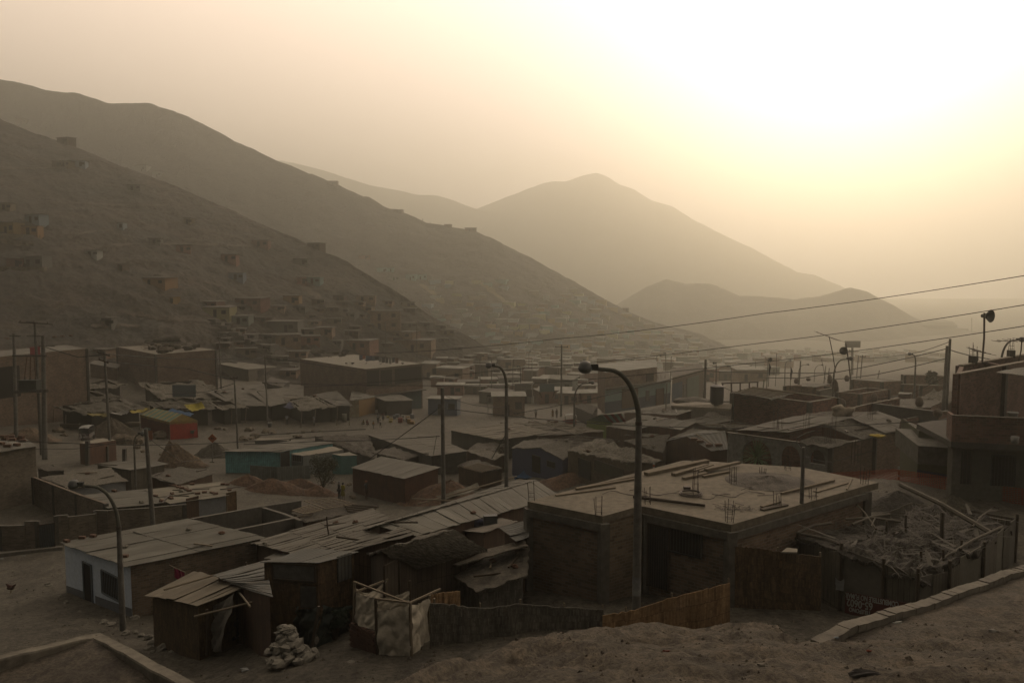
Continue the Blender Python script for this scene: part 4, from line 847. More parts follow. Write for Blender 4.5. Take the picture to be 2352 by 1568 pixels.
# ================================================================ people
SKIN = mat('plain', (.16, .09, .06), (.13, .075, .05)); HAIR = mat('plain', (.02, .016, .013), (.015, .012, .01))
def person(label, foot, hgt=1.68, face=0.0, top=(.3, .3, .3), legs=(.06, .06, .08), pose='stand', skirt=False, hat=None, group=None, extra=None, shorts=False, bundle=False):
    """figure grown from a skeleton with a skin modifier; face = heading, 0 looks at the viewer"""
    s = hgt / 1.7; root = thing('person', label, 'person', foot, group)
    st = {'stand': (.04, -.03), 'walk': (.30, -.26), 'walk2': (.22, -.2), 'sit': (0, 0)}[pose]
    J = {}
    hip = .92 if pose != 'sit' else .28; lean = .0 if pose != 'walk' else -.04
    if pose == 'sit': L_ = [(-.10, 0, hip), (-.17, -.40, hip + .18), (-.15, -.42, .06), (-.15, -.55, .04)]; R_ = [(.10, 0, hip), (.17, -.38, hip + .2), (.15, -.40, .06), (.15, -.53, .04)]
    else:
        L_ = [(-.09, 0, hip), (-.10, -st[0] * .55 - .02, .50), (-.11, -st[0] * .75 + (.0 if st[0] < .1 else .05), .08), (-.12, -st[0] * .8 - .13, .035)]
        R_ = [(.09, 0, hip), (.10, -st[1] * .35 - .03, .50), (.11, -st[1] * 1.1, .09), (.12, -st[1] * 1.05 - .13, .035)]
    tz = hip; torso = [(0, 0, tz), (0, lean * .3, tz + .20), (0, lean, tz + .42), (0, lean, tz + .54), (0, lean - .01, tz + .62)]
    sw = .12 if pose.startswith('walk') else .03
    if pose == 'sit': aL = [(-.17, lean, tz + .50), (-.24, -.10, tz + .24), (-.16, -.34, tz + .22)]; aR = [(.17, lean, tz + .50), (.24, -.10, tz + .24), (.16, -.34, tz + .22)]
    elif bundle: aL = [(-.17, 0, tz + .5), (-.34, -.02, tz + .66), (-.20, 0, tz + .88)]; aR = [(.17, 0, tz + .5), (.34, -.02, tz + .66), (.20, 0, tz + .88)]
    else: aL = [(-.18, lean, tz + .50), (-.235, lean + sw * .6, tz + .23), (-.24, lean + sw * .2 - .08, tz - .0)]; aR = [(.18, lean, tz + .50), (.235, lean - sw * .5, tz + .23), (.24, lean - sw * 1.6 - .06, tz + .02)]
    def grow(name, verts, edges, rad, m, parent, root_i=0):
        me = bpy.data.meshes.new(name); me.from_pydata([Vector(v) * s for v in verts], edges, []); o = bpy.data.objects.new(name, me); C.objects.link(o)
        mo = o.modifiers.new('skin', 'SKIN'); 
        for i, r_ in enumerate(rad):
            q = me.skin_vertices[0].data[i]; r2 = r_ if isinstance(r_, tuple) else (r_, r_); q.radius = (r2[0] * s, r2[1] * s); q.use_root = (i == root_i)
        ss = o.modifiers.new('s', 'SUBSURF'); ss.levels = 1; ss.render_levels = 1; me.materials.append(m)
        dg = bpy.context.evaluated_depsgraph_get(); dg.update(); me2 = bpy.data.meshes.new_from_object(o.evaluated_get(dg)); me2.name = name
        o.modifiers.clear(); o.data = me2; me2.polygons.foreach_set('use_smooth', [True] * len(me2.polygons)); 
        if not me2.materials: me2.materials.append(m)
        o.parent = parent; o.rotation_euler = (0, 0, 0); return o
    hd = (0, lean - .02, tz + .70); topv = (0, lean - .01, tz + .79)
    V = []; E = []; RR = []
    def chain(pts, rads, start=None):
        prev = start
        for p, r_ in zip(pts, rads):
            V.append(p); RR.append(r_); i = len(V) - 1
            if prev is not None: E.append((prev, i))
            prev = i
        return prev
    chain(torso, [(.15, .10), (.135, .095), (.155, .10), (.09, .07), (.05, .05)]); neck = 4
    chain([(hd[0], hd[1], tz + .655), (hd[0], hd[1], tz + .73), topv], [(.055, .06), (.085, .10), (.07, .085)], neck)
    for l in (L_, R_): chain(l[1:], [.062, .038, .03], chain([l[0]], [(.09, .09)], 0))
    for a in (aL, aR): e = chain(a, [.058, .04, .028], 3); chain([(a[2][0] * 1.0, a[2][1] - .02, a[2][2] - .09 if not bundle else a[2][2] + .06)], [.03], e)
    b = grow('body', V, E, RR, SKIN, root); b.rotation_euler = (0, 0, 0)
    tm = mat('fabric', top, [c_ * .8 for c_ in top])
    sv = [torso[0], torso[1], torso[2], torso[3]] + [aL[0], tuple((Vector(aL[0]) + Vector(aL[1])) / 2 if not skirt else aL[1])] + [aR[0], tuple((Vector(aR[0]) + Vector(aR[1])) / 2)]
    grow('shirt', sv, [(0, 1), (1, 2), (2, 3), (3, 4), (4, 5), (3, 6), (6, 7)], [(.165, .125), (.155, .12), (.17, .12), (.10, .085), .075, .062, .075, .062], tm, root)
    lm = mat('fabric', legs, [c_ * .8 for c_ in legs])
    if skirt:
        mb = MB().lathe((0, 0, 0), [(.14 * s, (tz + .08) * s), (.2 * s, (tz - .12) * s), (.25 * s, (tz - .45) * s), (.22 * s, (tz - .45) * s)], 14, 1, .8); o = mb.build('skirt', lm); o.parent = root; o.location = (0, 0, 0)
    else:
        k = 3 if not shorts else 2; vs = [torso[0]]; es = []; rs = [(.165, .12)]
        for l in (L_, R_):
            i0 = len(vs); pts_ = [l[0], l[1], tuple(Vector(l[1]).lerp(Vector(l[2]), .92))] if not shorts else [l[0], l[1]]; vs += pts_; es += [(0, i0)] + [(i0 + j, i0 + j + 1) for j in range(len(pts_) - 1)]; rs += [(.105, .105), .078, .055][:len(pts_)]
        grow('shorts' if shorts else 'trousers', vs, es, rs, lm, root)
    if hat: o = MB().lathe((hd[0] * s, hd[1] * s, (tz + .74) * s), [(.13 * s, -.02 * s), (.12 * s, .03 * s), (.1 * s, .09 * s), (0, .12 * s)], 12).build('cap', mat('fabric', hat, [c_ * .8 for c_ in hat]), None); o.parent = root; o.location = (0, 0, 0)
    else:
        o = MB().lathe((hd[0] * s, (hd[1] + .015) * s, (tz + .74) * s), [(.098 * s, -.06 * s), (.108 * s, .02 * s), (.085 * s, .075 * s), (0, .1 * s)], 12, 1, 1.1).build('hair', HAIR, None); o.parent = root; o.location = (0, 0, 0)
    if bundle: pass
    root.rotation_euler = (0, 0, face); return root

def gp_(px, py, up_=0): p = H((px, py), 0); return Vector((p.x, p.y, p.z + up_))
# ================================================================ left: walls, sheds and yards
YB = mat('brick', (.165, .13, .095), (.15, .125, .10))
yard_wall('long brick yard wall stepping down to the roadside behind the white painted house', [(144, 1186, 1.85), (155, 1187, 1.85)] and [P(128, 1185, 1.9), P(155, 1183, 1.9), P(156, 1188, 1.75), P(218, 1181, 1.75), P(219, 1173, 1.95), P(247, 1173, 1.95), P(330, 1168, 1.95), P(423, 1159, 2.0)], m=YB, cap=CONC, pil=(0, 4, 7))
yard_wall('short stepped brick front wall at the left edge of the photo', [P(-60, 1208, 1.6), P(0, 1208, 1.6), P(20, 1208, 1.6), P(58, 1207, 1.6), P(59, 1198, 1.85), P(86, 1197, 1.85)], m=YB, cap=CONC, pil=(1, 5))
b0 = H(P(88, 1262), 0); gt = thing('sheet_gate', 'grey corrugated gate between the two stepped brick walls', 'gate', b0); q = [D(P(88, 1262), b0.y), D(P(127, 1258), b0.y), D(P(127, 1200), b0.y), D(P(88, 1206), b0.y)]
MB().face(q).face([p + Vector((0, .03, 0)) for p in q][::-1]).build('gate_leaf', mat('corr', (.13, .15, .16), (.09, .10, .11)), gt); mb = MB(); [mb.bar(q[i], q[(i + 1) % 4], .06) for i in range(4)]; mb.build('gate_frame', WOODD, gt)
yard_wall('brick partition wall with concrete pillars running away from the left brick building', [P(77, 1096, 2.3), P(124, 1114, 2.3), P(176, 1134, 2.2), P(243, 1157, 2.2)], m=YB, cap=mat('concrete', (.33, .25, .18), (.25, .19, .14)), pil=True)
yard_wall('kerb like low concrete edge along the foot of the stepped brick wall', [P(-40, 1273, .25), P(0, 1269, .25), P(70, 1262, .25), P(143, 1254, .25)], m=CONC, name='low_kerb', cat='kerb', th=.3)
yard_wall('concrete beam topped yard wall behind the white painted house roof', [P(440, 1192, 2.0), P(519, 1178, 2.0), P(597, 1164, 2.0), P(690, 1150, 2.0)], m=CONCD, cap=CONC, th=.22)
yard_wall('second concrete topped yard wall meeting the wide low sheet roof', [P(538, 1218, 2.1), P(600, 1206, 2.1), P(682, 1189, 2.1)], m=CONCD, cap=CONC, th=.22)
yard_wall('cross wall joining the two concrete topped yard walls', [P(604, 1166, 2.0), P(650, 1180, 2.0), P(692, 1196, 2.1)], m=CONCD, cap=CONC, th=.2)
shack('two storey brick building cut off by the left edge of the photo', [P(-60, 1045, 4.7), P(84, 1024, 4.7), P(58, 1008, 4.7), P(-60, 1002, 4.7)], wm=mat('brick', (.15, .12, .09), (.13, .11, .09)), rm=CORR, ins=.1, name='brick_house', cat='house', sw=1.0)
shack('reed roofed shed behind the brick partition wall', [P(92, 1096, 2.2), P(161, 1120, 2.1), P(293, 1103, 2.2), P(253, 1073, 2.3)], wm=mat('plain', (.36, .36, .36), (.28, .28, .28)), rm=THAT, rk='thatch', amp=.06, name='shed', cat='shed')
shack('dusty low shed roof held down by poles right of the brick partition wall', [P(196, 1137, 2.0), P(252, 1166, 2.0), P(392, 1152, 2.1), P(335, 1123, 2.2)], wm=PLANKG, rm=CORR, j=.07, name='shed', cat='shed')
shack('pale sheet roof weighed down with many bricks behind the long brick yard wall', [P(338, 1123, 2.3), P(394, 1156, 2.1), P(523, 1137, 2.2), P(508, 1106, 2.3)], wm=mat('plain', (.30, .30, .31), (.2, .2, .2)), rm=mat('corr', (.38, .34, .27), (.28, .25, .20)), j=.05, name='shed', cat='shed',
      ops=[(1, B1(1350, 230), B1(1445, 380), dict(kind='door', m=PLANK, off=.04)), (1, B1(1640, 190), B1(1715, 330), dict(kind='window', m=mat('weave', (.24, .14, .07), (.17, .1, .05)), frame=WOOD, off=.04))])
shack('small reed mat roof in front of the reddish sand pile', [P(339, 1092, 2.1), P(411, 1111, 2.0), P(492, 1086, 2.0), P(415, 1070, 2.2)], wm=PLANK, rm=mat('thatch', (.20, .18, .145), (.12, .105, .085)), rk='thatch', amp=.06, name='hut', cat='hut')
shack('flat grey shed roof with concrete posts beside the wooden crate hut', [P(219, 1066, 2.0), P(300, 1079, 2.0), P(382, 1065, 2.0), P(330, 1055, 2.1)], wm=PLANKG, rm=CORR, name='shed', cat='shed')
shack('boxy red brown plank hut with a slab roof beside the road at left', [P(182, 1016, 2.3), P(200, 1018, 2.3), P(267, 1010, 2.3), P(236, 1005, 2.3)], wm=mat('plank', (.14, .06, .035), (.09, .04, .025)), rm=mat('plain', (.42, .36, .28), (.3, .26, .2)), rk='tarp', amp=.05, ins=.05, name='hut', cat='hut')
for i, (x, y0, y1) in enumerate(((201, 1012, 1068), (229, 1022, 1058), (245, 1024, 1060), (286, 1030, 1062))):
    b = H((x, y1), 0); t = D((x, y0), b.y); solo(MB().bar(b - Vector((0, 0, .3)), t, .35), 'concrete_column', CONCD, 'square unfinished concrete column, %s of four by the red brown plank hut' % ORDW[i], 'column', 'concrete columns by the plank hut')
shack('scrap covered low roof at the foot of the left brick building', [P(83, 1070, 1.6), P(110, 1082, 1.5), P(150, 1078, 1.5), P(118, 1064, 1.6)], wm=CONCD, rm=THATD, rk='thatch', name='lean_to', cat='shack')
# debris frame roof right of the yard walls
shack('low roof strewn with window frames and planks between the yards', [P(669, 1175, 1.9), P(702, 1198, 1.8), P(852, 1168, 1.9), P(775, 1146, 2.0)], wm=PLANK, rm=THATD, rk='thatch', amp=.12, name='lean_to', cat='shack')
for i, (a, b, c_, d_) in enumerate((((700, 1150), (748, 1168), (815, 1157), (762, 1143)), ((672, 1172), (700, 1180), (740, 1170), (708, 1160)))):
    q = [H((*p, 2.15)) for p in (a, b, c_, d_)]; root = thing('wooden_frame', ['large latticed wooden frame lying on the strewn low roof', 'smaller wooden frame lying left on the strewn low roof'][i], 'frame', q[0])
    mb = MB(); [mb.bar(q[k], q[(k + 1) % 4], .1, .06) for k in range(4)]; mb.build('rim', WOOD, root); mb = MB()
    for k in range(1, 6): mb.bar(q[0].lerp(q[1], k / 6), q[3].lerp(q[2], k / 6), .05, .04)
    for k in range(1, 4): mb.bar(q[0].lerp(q[3], k / 4), q[1].lerp(q[2], k / 4), .05, .04)
    mb.build('slats', WOOD, root)
for i in range(4): stick('log stacked beside the latticed wooden frame, %s from the top' % ORDW[i], H((790 + i * 3, 1158 + i * 5, 2.1)), H((868 - i * 6, 1164 + i * 5, 2.1)), .09, 'log', WOODD, 'log', 'logs beside the wooden frame')
stick('thin iron post standing on the wide low sheet roof', H(B2(578, 518), 2.6), D(B2(557, 360), H(B2(578, 518), 2.6).y), .035, 'roof_post')
stick('hollow square beam lying on the wide low sheet roof', H(B2(730, 472), 2.75), H(B2(1010, 492), 2.8), .09, 'beam', WOODD, 'beam')

# ================================================================ centre: teal shack, brown shed, red mounds
shack('teal painted plank shack with a flat dusty roof', [A1(1980, 1330, 2.3), A2(265, 1335, 2.4), A2(735, 1262, 2.4), A2(420, 1235, 2.4)], wm=mat('plank', (.15, .36, .37), (.12, .30, .31)), rm=CORR, ins=.08, sw=.8, ops=[(1, A2(262, 1345), A2(350, 1475), dict(kind='door', m=DARK, frame=mat('plain', (.2, .28, .3)), off=.05))])
shack('pale box trailer with a windowed side and cluttered roof beside the teal shack', [A2(360, 1352, 2.2), A2(465, 1372, 2.1), A2(830, 1318, 2.2), A2(735, 1288, 2.3)], wm=mat('plain', (.24, .25, .24), (.17, .18, .17)), rm=mat('plain', (.36, .31, .24), (.26, .22, .17)), rk='tarp', amp=.04, ins=.05, name='trailer', cat='trailer', ops=[(0, A2(375, 1362), A2(458, 1425), dict(kind='window', m=DARK, frame=mat('plain', (.33, .34, .33)), bars=3, off=.05))])
shack('small teal booth with an open roof end right of the dark bush', [A2(722, 1355, 2.2), A2(800, 1370, 2.1), A2(945, 1366, 2.1), A2(880, 1338, 2.2)], wm=mat('plain', (.14, .34, .32), (.11, .27, .255)), rm=mat('plain', (.34, .31, .25), (.25, .22, .18)), rk='tarp', amp=.04, ins=.04, name='booth', cat='booth')
yard_wall('grey board fence in front of the teal plank shack', [P(574, 1068, 1.5), P(622, 1071, 1.4), P(636, 1072, 1.4), P(712, 1068, 1.4)], m=mat('plank', (.16, .17, .155), (.10, .105, .10)), th=.05, name='board_fence', cat='fence')
shack('dark red plank shed with a broad grey roof beside the reddish mound', [E3(20, 790, 2.4), E3(650, 920, 2.4), E3(1045, 795, 2.4), E3(350, 668, 2.5)], wm=mat('plank', (.12, .05, .03), (.085, .038, .024)), rm=mat('corr', (.25, .235, .205), (.20, .185, .16)), j=.02, ins=.1, sw=1.1, name='shed', cat='shed')
def mound(label, px, py, wpx, hgt, m, seed=1, asp=.7, name='dirt_pile', cat='pile', rough=.25, skew=0):
    c = H((px, py), 0); r_ = wpx * c.y / F / 2; c = c + Vector((0, r_ * asp, 0)); n = 40; rows = []
    for j in range(15):
        t = j / 14; rows.append([Vector((c.x + math.cos(a) * r_ * (1 - t) * (1 + rough * noise.noise(Vector((math.cos(a) * 1.6, math.sin(a) * 1.6, seed)))) + skew * r_ * t, c.y + math.sin(a) * r_ * asp * (1 - t), c.z - .3 + (hgt + .3) * (t ** 1.15) * (1.0 - .25 * t * t) + noise.noise(Vector((math.cos(a) * 2.5, math.sin(a) * 2.5 + seed, t * 4))) * .09 * hgt + noise.noise(Vector((math.cos(a) * 8 * (1 - t), math.sin(a) * 8 * (1 - t), seed))) * .05 * hgt)) for a in [2 * math.pi * k / n for k in range(n)]])
    mb = MB().grid(rows, close=True); return solo(mb, name, m, label, cat, None, True)
REDD = mat('dirt', (.27, .155, .095), (.20, .12, .078)); GREYD = mat('dirt', (.17, .15, .12), (.13, .115, .092)); SAND = mat('dirt', (.30, .21, .14), (.23, .165, .115))
mound('large reddish earth mound right of the dark red plank shed', 1005, 1162, 215, 2.3, REDD, 3, .6, skew=.25)
mound('reddish dug earth ridge between the yards and the teal shack', 610, 1135, 190, 1.5, REDD, 5, .45)
mound('low reddish earth heap left of the two standing people', 720, 1142, 130, 1.1, REDD, 6, .5); mound('reddish spoil bank behind the wooden frames', 560, 1118, 120, 1.3, REDD, 16, .5); mound('reddish spoil bank in front of the dark bush', 680, 1122, 130, 1.0, REDD, 17, .5)
mound('reddish earth heap in front of the brown adobe shop', 1320, 1120, 190, 1.3, REDD, 7, .5)
mound('peaked reddish earth heap against the brown adobe shop gate', 1425, 1115, 110, 1.9, REDD, 8, .4)
mound('tall sand pile beside the road left of the orange arrow sign', 395, 1075, 125, 3.4, SAND, 9, .6, skew=-.3)
mound('wide dark grey sand pile behind the orange arrow sign', 482, 1052, 120, 2.2, GREYD, 10, .5)
mound('rubble mound in front of the market awnings', 238, 1008, 135, 3.4, mat('dirt', (.22, .175, .125), (.15, .12, .09), .9, 1.5), 11, .5)
mound('earth bank at the left edge beside the transformer poles', 40, 1015, 150, 2.0, SAND, 12, .5)
# people in the centre
person('person in a grey shirt and orange cap standing beside the dark red plank shed', gp_(841, 1146), 1.72, 1.2, (.13, .14, .15), (.14, .07, .05), hat=(.42, .13, .05), shorts=True)
person('person in a yellow top seen from behind on the reddish earth', gp_(788, 1148), 1.62, 2.6, (.50, .42, .02), (.30, .25, .03), skirt=True)
person('person in dark clothes and a grey cap standing left of the yellow top', gp_(779, 1147) , 1.68, 2.2, (.06, .065, .06), (.05, .05, .055), hat=(.3, .3, .3))
for i, (x, y, h_, f, tp, lg, po, kw, lab) in enumerate(((*A2(1090, 1135), 1.25, 1.0, (.50, .20, .04), (.25, .24, .22), 'walk2', {}, 'child in an orange shirt walking on the dirt road'), (*A2(1152, 1125), 1.3, -1.4, (.62, .6, .57), (.05, .05, .06), 'walk', dict(shorts=True), 'child in a white shirt and dark shorts striding on the dirt road'),
        (*A2(1130, 1090), 1.7, 2.8, (.42, .43, .46), (.07, .08, .1), 'stand', {}, 'person in a pale grey shirt standing beside the kiosk, back turned'), (*A2(1176, 1070), 1.6, .4, (.25, .14, .14), (.1, .1, .12), 'stand', dict(skirt=True), 'person in a dusky pink top in the shade of the kiosk'),
        (*A2(1035, 1105), 1.5, .6, (.28, .05, .05), (.12, .04, .04), 'sit', {}, 'child in dark red clothes sitting on the ground beside the ochre wall'), (*A2(1003, 1102), 1.4, -.6, (.25, .2, .05), (.1, .08, .05), 'sit', {}, 'child in dull yellow sitting on the ground beside the ochre wall'),
        (*A2(327, 1104), 1.72, .3, (.40, .44, .52), (.04, .04, .05), 'stand', {}, 'person in a pale blue shirt standing under the market roofs'), (*A2(567, 1108), 1.68, .9, (.22, .24, .27), (.07, .08, .1), 'stand', {}, 'person in grey leaning in the shade of the market roofs'),
        (*A3(905, 1003), 1.7, 0, (.14, .13, .12), (.05, .05, .05), 'stand', dict(bundle=True), 'person carrying a white bundle on the head across the dirt street'), (*A3(315, 1042), 1.6, .5, (.4, .42, .45), (.12, .05, .05), 'stand', {}, 'person in a pale top outside the shop with the white grille'),
        (*A3(465, 1045), 1.6, -.4, (.35, .16, .05), (.35, .18, .06), 'stand', dict(skirt=True), 'person in orange clothes beside the crossarm pole'), (*A3(500, 1042), 1.62, .4, (.2, .1, .1), (.12, .08, .08), 'stand', {}, 'person in dark red clothes beside the one in orange'), (*A1(1170, 1110), 1.7, 0, (.35, .36, .38), (.05, .05, .05), 'stand', {}, 'person in a pale shirt behind the table under the market awning'))):
    person(lab, gp_(x, y), h_, f, tp, lg, po, **kw)
bb = H(A3(905, 1003), 0); solo(MB().blob(bb + Vector((0, 0, 1.88)), .42, .36, .3, .2, 3), 'bundle', mat('fabric', (.5, .46, .4), (.4, .37, .32)), 'large white bundle balanced on the head of the walking person', 'bundle', None, True)

# ================================================================ roofs in the centre
def RF(label, pts, wm=PLANK, rm=CORR, rk='sheet', **k):
    return shack(label, pts, wm=wm, rm=rm, rk=rk, **{**dict(name='shed', cat='shed'), **k})
GREYR = mat('corr', (.235, .22, .19), (.185, .17, .145)); THAG = mat('thatch', (.19, .17, .135), (.12, .105, .085))
RF('ragged reed roof heaped with debris above the teal shacks', [P(722, 1001, 2.0), P(790, 1029, 2.0), P(870, 1056, 1.9), P(846, 997, 2.1)], wm=CONCD, rm=THATD, rk='thatch', amp=.25)
RF('broad dusty roof sloping behind the lone concrete pole', [E3(210, 402, 2.4), E3(960, 655, 2.1), E3(1375, 602, 2.2), E3(900, 400, 2.4)], wm=CONCD, rm=mat('corr', (.28, .255, .215), (.22, .20, .17)), sw=1.2, j=.02)
RF('torn black edged roof lying below the broad dusty roof', [E3(230, 600, 2.0), E3(640, 700, 1.7), E3(820, 640, 1.8), E3(520, 540, 2.1)], wm=DARK, rm=THATD, rk='thatch', amp=.12)
RF('long strip roof behind the broad dusty roof', [E3(1180, 348, 2.4), E3(1765, 468, 2.2), E3(2350, 385, 2.3), E3(1900, 270, 2.4)], wm=CONCD, rm=mat('corr', (.32, .28, .22), (.24, .21, .17)), sw=1.0, j=.06)
RF('wavy dusty roof left of the short curved lamp', [A3(0, 1075, 2.4), A3(345, 1200, 2.2), A3(640, 1180, 2.2), A3(330, 1075, 2.4)], rm=mat('corr', (.30, .27, .22), (.23, .20, .165)), j=.08)
RF('flat dusty roof with loose sticks behind the short curved lamp', [A3(330, 1080, 2.4), A3(640, 1175, 2.2), A3(915, 1160, 2.3), A3(560, 1085, 2.5)], rm=mat('corr', (.31, .27, .21), (.24, .21, .17)), j=.09)
RF('collapsed lattice roof beside the curved lamp pole', [E3(1260, 760, 1.9), E3(1560, 840, 1.6), E3(1800, 790, 1.7), E3(1500, 690, 2.0)], wm=PLANK, rm=THATD, rk='thatch', amp=.25)
RF('low reed roof with torn edge in front of the blue house', [E3(1370, 600, 1.8), E3(1700, 700, 1.6), E3(1860, 640, 1.7), E3(1560, 560, 1.9)], rm=THAT, rk='thatch', amp=.2)
RF('brick walled roofless store with dusty rim left of the curved lamp', [E3(1345, 590, 1.7), E3(1640, 640, 1.5), E3(1850, 500, 1.8), E3(1500, 500, 1.9)], wm=BRICK, rm=THATD, rk='thatch', amp=.2)
for i in range(9):
    x0, y0 = E3(1320 + i * 22, 790 - i * 6); x1, y1 = E3(1560 + i * 24, 850 - i * 7); stick('bleached lath of the collapsed lattice roof', H((x0, y0, 2.15)), H((x1, y1, 2.05)), .04, 'lath', WOOD, 'lath', 'laths of the collapsed roof')
RF('blue painted house with a dark doorway under reed thatch', [A3(95, 1302, 2.7), A3(560, 1402, 2.0), A3(760, 1250, 2.1), A3(210, 1235, 2.6)], gable=[A3(352, 1298, 2.95), A3(530, 1230, 2.9)], wm=mat('plain', (.10, .12, .22), (.08, .10, .18)), rm=THAG, rk='thatch', amp=.10, ins=.15, name='house', cat='house',
   ops=[(0, A3(290, 1362), A3(355, 1530), dict(kind='door', m=DARK, frame=mat('plain', (.12, .13, .09)), off=.05)), (1, A3(418, 1410), A3(486, 1485), dict(kind='window', m=DARK, frame=mat('plain', (.10, .11, .12)), bars=2, off=.05))])
RF('adobe shop with sagging reed thatch and metal gates', [A3(590, 1318, 2.8), A3(1165, 1440, 2.4), A3(1455, 1420, 2.2), A3(860, 1215, 2.8)], wm=mat('concrete', (.20, .155, .105), (.15, .115, .08)), rm=THAT, rk='thatch', amp=.28, ins=.12, name='shop', cat='shop', sag=.08,
   ops=[(0, A3(697, 1385), A3(803, 1590), dict(kind='door', m=IRON, frame=STEEL, bars=5, off=.05, label='grey barred metal door')), (0, A3(840, 1402), A3(1092, 1600), dict(kind='door', m=mat('plain', (.13, .12, .08), (.09, .085, .06)), frame=STEEL, bars=8, off=.05, label='wide olive metal gate with small cut holes'))])
RF('reed roof heaped high between the blue house and the short lamp', [A3(240, 1235, 2.5), A3(640, 1320, 2.2), A3(1060, 1230, 2.6), A3(640, 1195, 2.8)], rm=THATD, rk='thatch', amp=.2)
RF('dark brown gabled shed with a smooth grey roof half', [A3(1460, 1242, 2.6), A3(1862, 1328, 2.2), A3(2012, 1308, 2.2), A3(1700, 1150, 2.6)], gable=[A3(1650, 1203, 3.0), A3(1980, 1160, 3.0)], wm=mat('plank', (.095, .045, .028), (.065, .033, .022)), rm=mat('corr', (.25, .245, .23), (.21, .205, .19)), j=.01, ins=.1)
RF('long thatched roof strip left of the dark brown gabled shed', [A3(1085, 1238, 2.4), A3(1440, 1345, 2.1), A3(1470, 1225, 2.7), A3(1500, 1180, 2.7)], rm=THAG, rk='thatch', amp=.08)
RF('thatched ridge running behind the dark brown gabled shed', [A3(1470, 1225, 2.6), A3(1650, 1195, 2.9), A3(1990, 1160, 2.8), A3(1700, 1120, 2.8)], rm=THAG, rk='thatch', amp=.08)
RF('grey hip roofed shed with red brown walls behind the near lamp pole', [A3(1100, 1075, 2.4), A3(1600, 1142, 2.1), A3(1722, 1080, 2.3), A3(1250, 1015, 2.6)], wm=mat('plank', (.12, .055, .035), (.085, .04, .028)), rm=mat('corr', (.27, .255, .22), (.22, .205, .175)), j=.015)
RF('brown plank shed with a broken roof right of the green tent', [A3(930, 1112, 2.3), A3(1190, 1150, 2.1), A3(1330, 1110, 2.2), A3(1110, 1085, 2.4)], rm=CORR)
RF('small pale roof patch beside the brown plank shed', [A3(1095, 1190, 1.6), A3(1310, 1205, 1.5), A3(1400, 1185, 1.6), A3(1150, 1170, 1.7)], rm=CORR)
RF('flat dusty roof with red brown wall behind the grey hip roof', [A3(1095, 990, 2.4), A3(1560, 1015, 2.2), A3(1692, 975, 2.4), A3(1290, 965, 2.5)], wm=mat('plank', (.13, .06, .04), (.09, .045, .03)), rm=CORR)
RF('low reed roof in front of the red brick compound', [A3(1760, 1100, 2.0), A3(2010, 1140, 1.9), A3(2350, 1100, 2.2), A3(2090, 1075, 2.2)], rm=THAG, rk='thatch')
RF('grey lean to roof left of the red brick compound', [A3(1620, 1060, 2.0), A3(1800, 1100, 1.8), A3(2040, 1060, 2.0), A3(1830, 1020, 2.2)], rm=CORR)
RF('low block store with piled bags left of the red brick compound', [A3(1790, 1020, 1.9), A3(2035, 1060, 1.8), A3(2040, 1010, 2.0), A3(1840, 985, 2.0)], wm=CONCD, rm=THATD, rk='thatch')
ctk = shack('flat concrete roofed block building carrying the black water tank', [A3(1510, 930, 2.7), A3(2035, 960, 2.6), A3(2045, 915, 2.7), A3(1530, 885, 2.8)], wm=CONC, rm=mat('concrete', (.3, .25, .19), (.24, .2, .15)), rk='slab', ins=.05, name='block_building', cat='house')
def tank(px, py, label, r_=.62, h=1.75):
    p = pick(px, py); t = thing('water_tank', label, 'water tank', p); m_ = mat('plain', (.05, .055, .055), (.04, .042, .042), .6)
    MB().lathe(p, [(0, .12), (r_ * .9, .12), (r_, .3), (r_ * 1.02, h * .9), (r_, h * .95), (r_ * 1.04, h * .97), (r_ * 1.04, h), (r_, h + .01), (r_ * .5, h + .12), (0, h + .14)], 20).build('tank_body', m_, t, smooth=True)
    for a in range(4): MB().box(p + Vector((math.cos(a * 1.57 + .8) * r_ * .7, math.sin(a * 1.57 + .8) * r_ * .7, -.05)), .14, .14, .2).build('leg', CONC, t)
bpy.context.view_layer.update()
tank(*A3(1912, 922), 'black water tank with a pale lid standing on the flat concrete roof')
mound_b = pick(*A3(1700, 895)); solo(MB().blob(mound_b, 2.2, 1.5, .55, .2, 5), 'gravel_heap', GREYD, 'grey gravel heap on the flat roof left of the black water tank', 'gravel heap', None, True)
# rusty billboard frame
fb = D(P(1659, 925), 82); root = thing('billboard_frame', 'empty rusty billboard frame behind the black water tank', 'frame', fb)
fp = lambda x, y: D((x, y), 82); 
for a, b in (((1660, 880), (1660, 960)), ((1740, 877), (1740, 960)), ((1680, 879), (1680, 970)), ((1721, 879), (1721, 905)), ((1700, 879), (1700, 905))): MB().bar(fp(*a), fp(*b), .12).build('upright', STEEL, root)
MB().bar(fp(1657, 880), fp(1742, 877), .14).bar(fp(1659, 922), fp(1740, 922), .12).build('crossbar', STEEL, root)

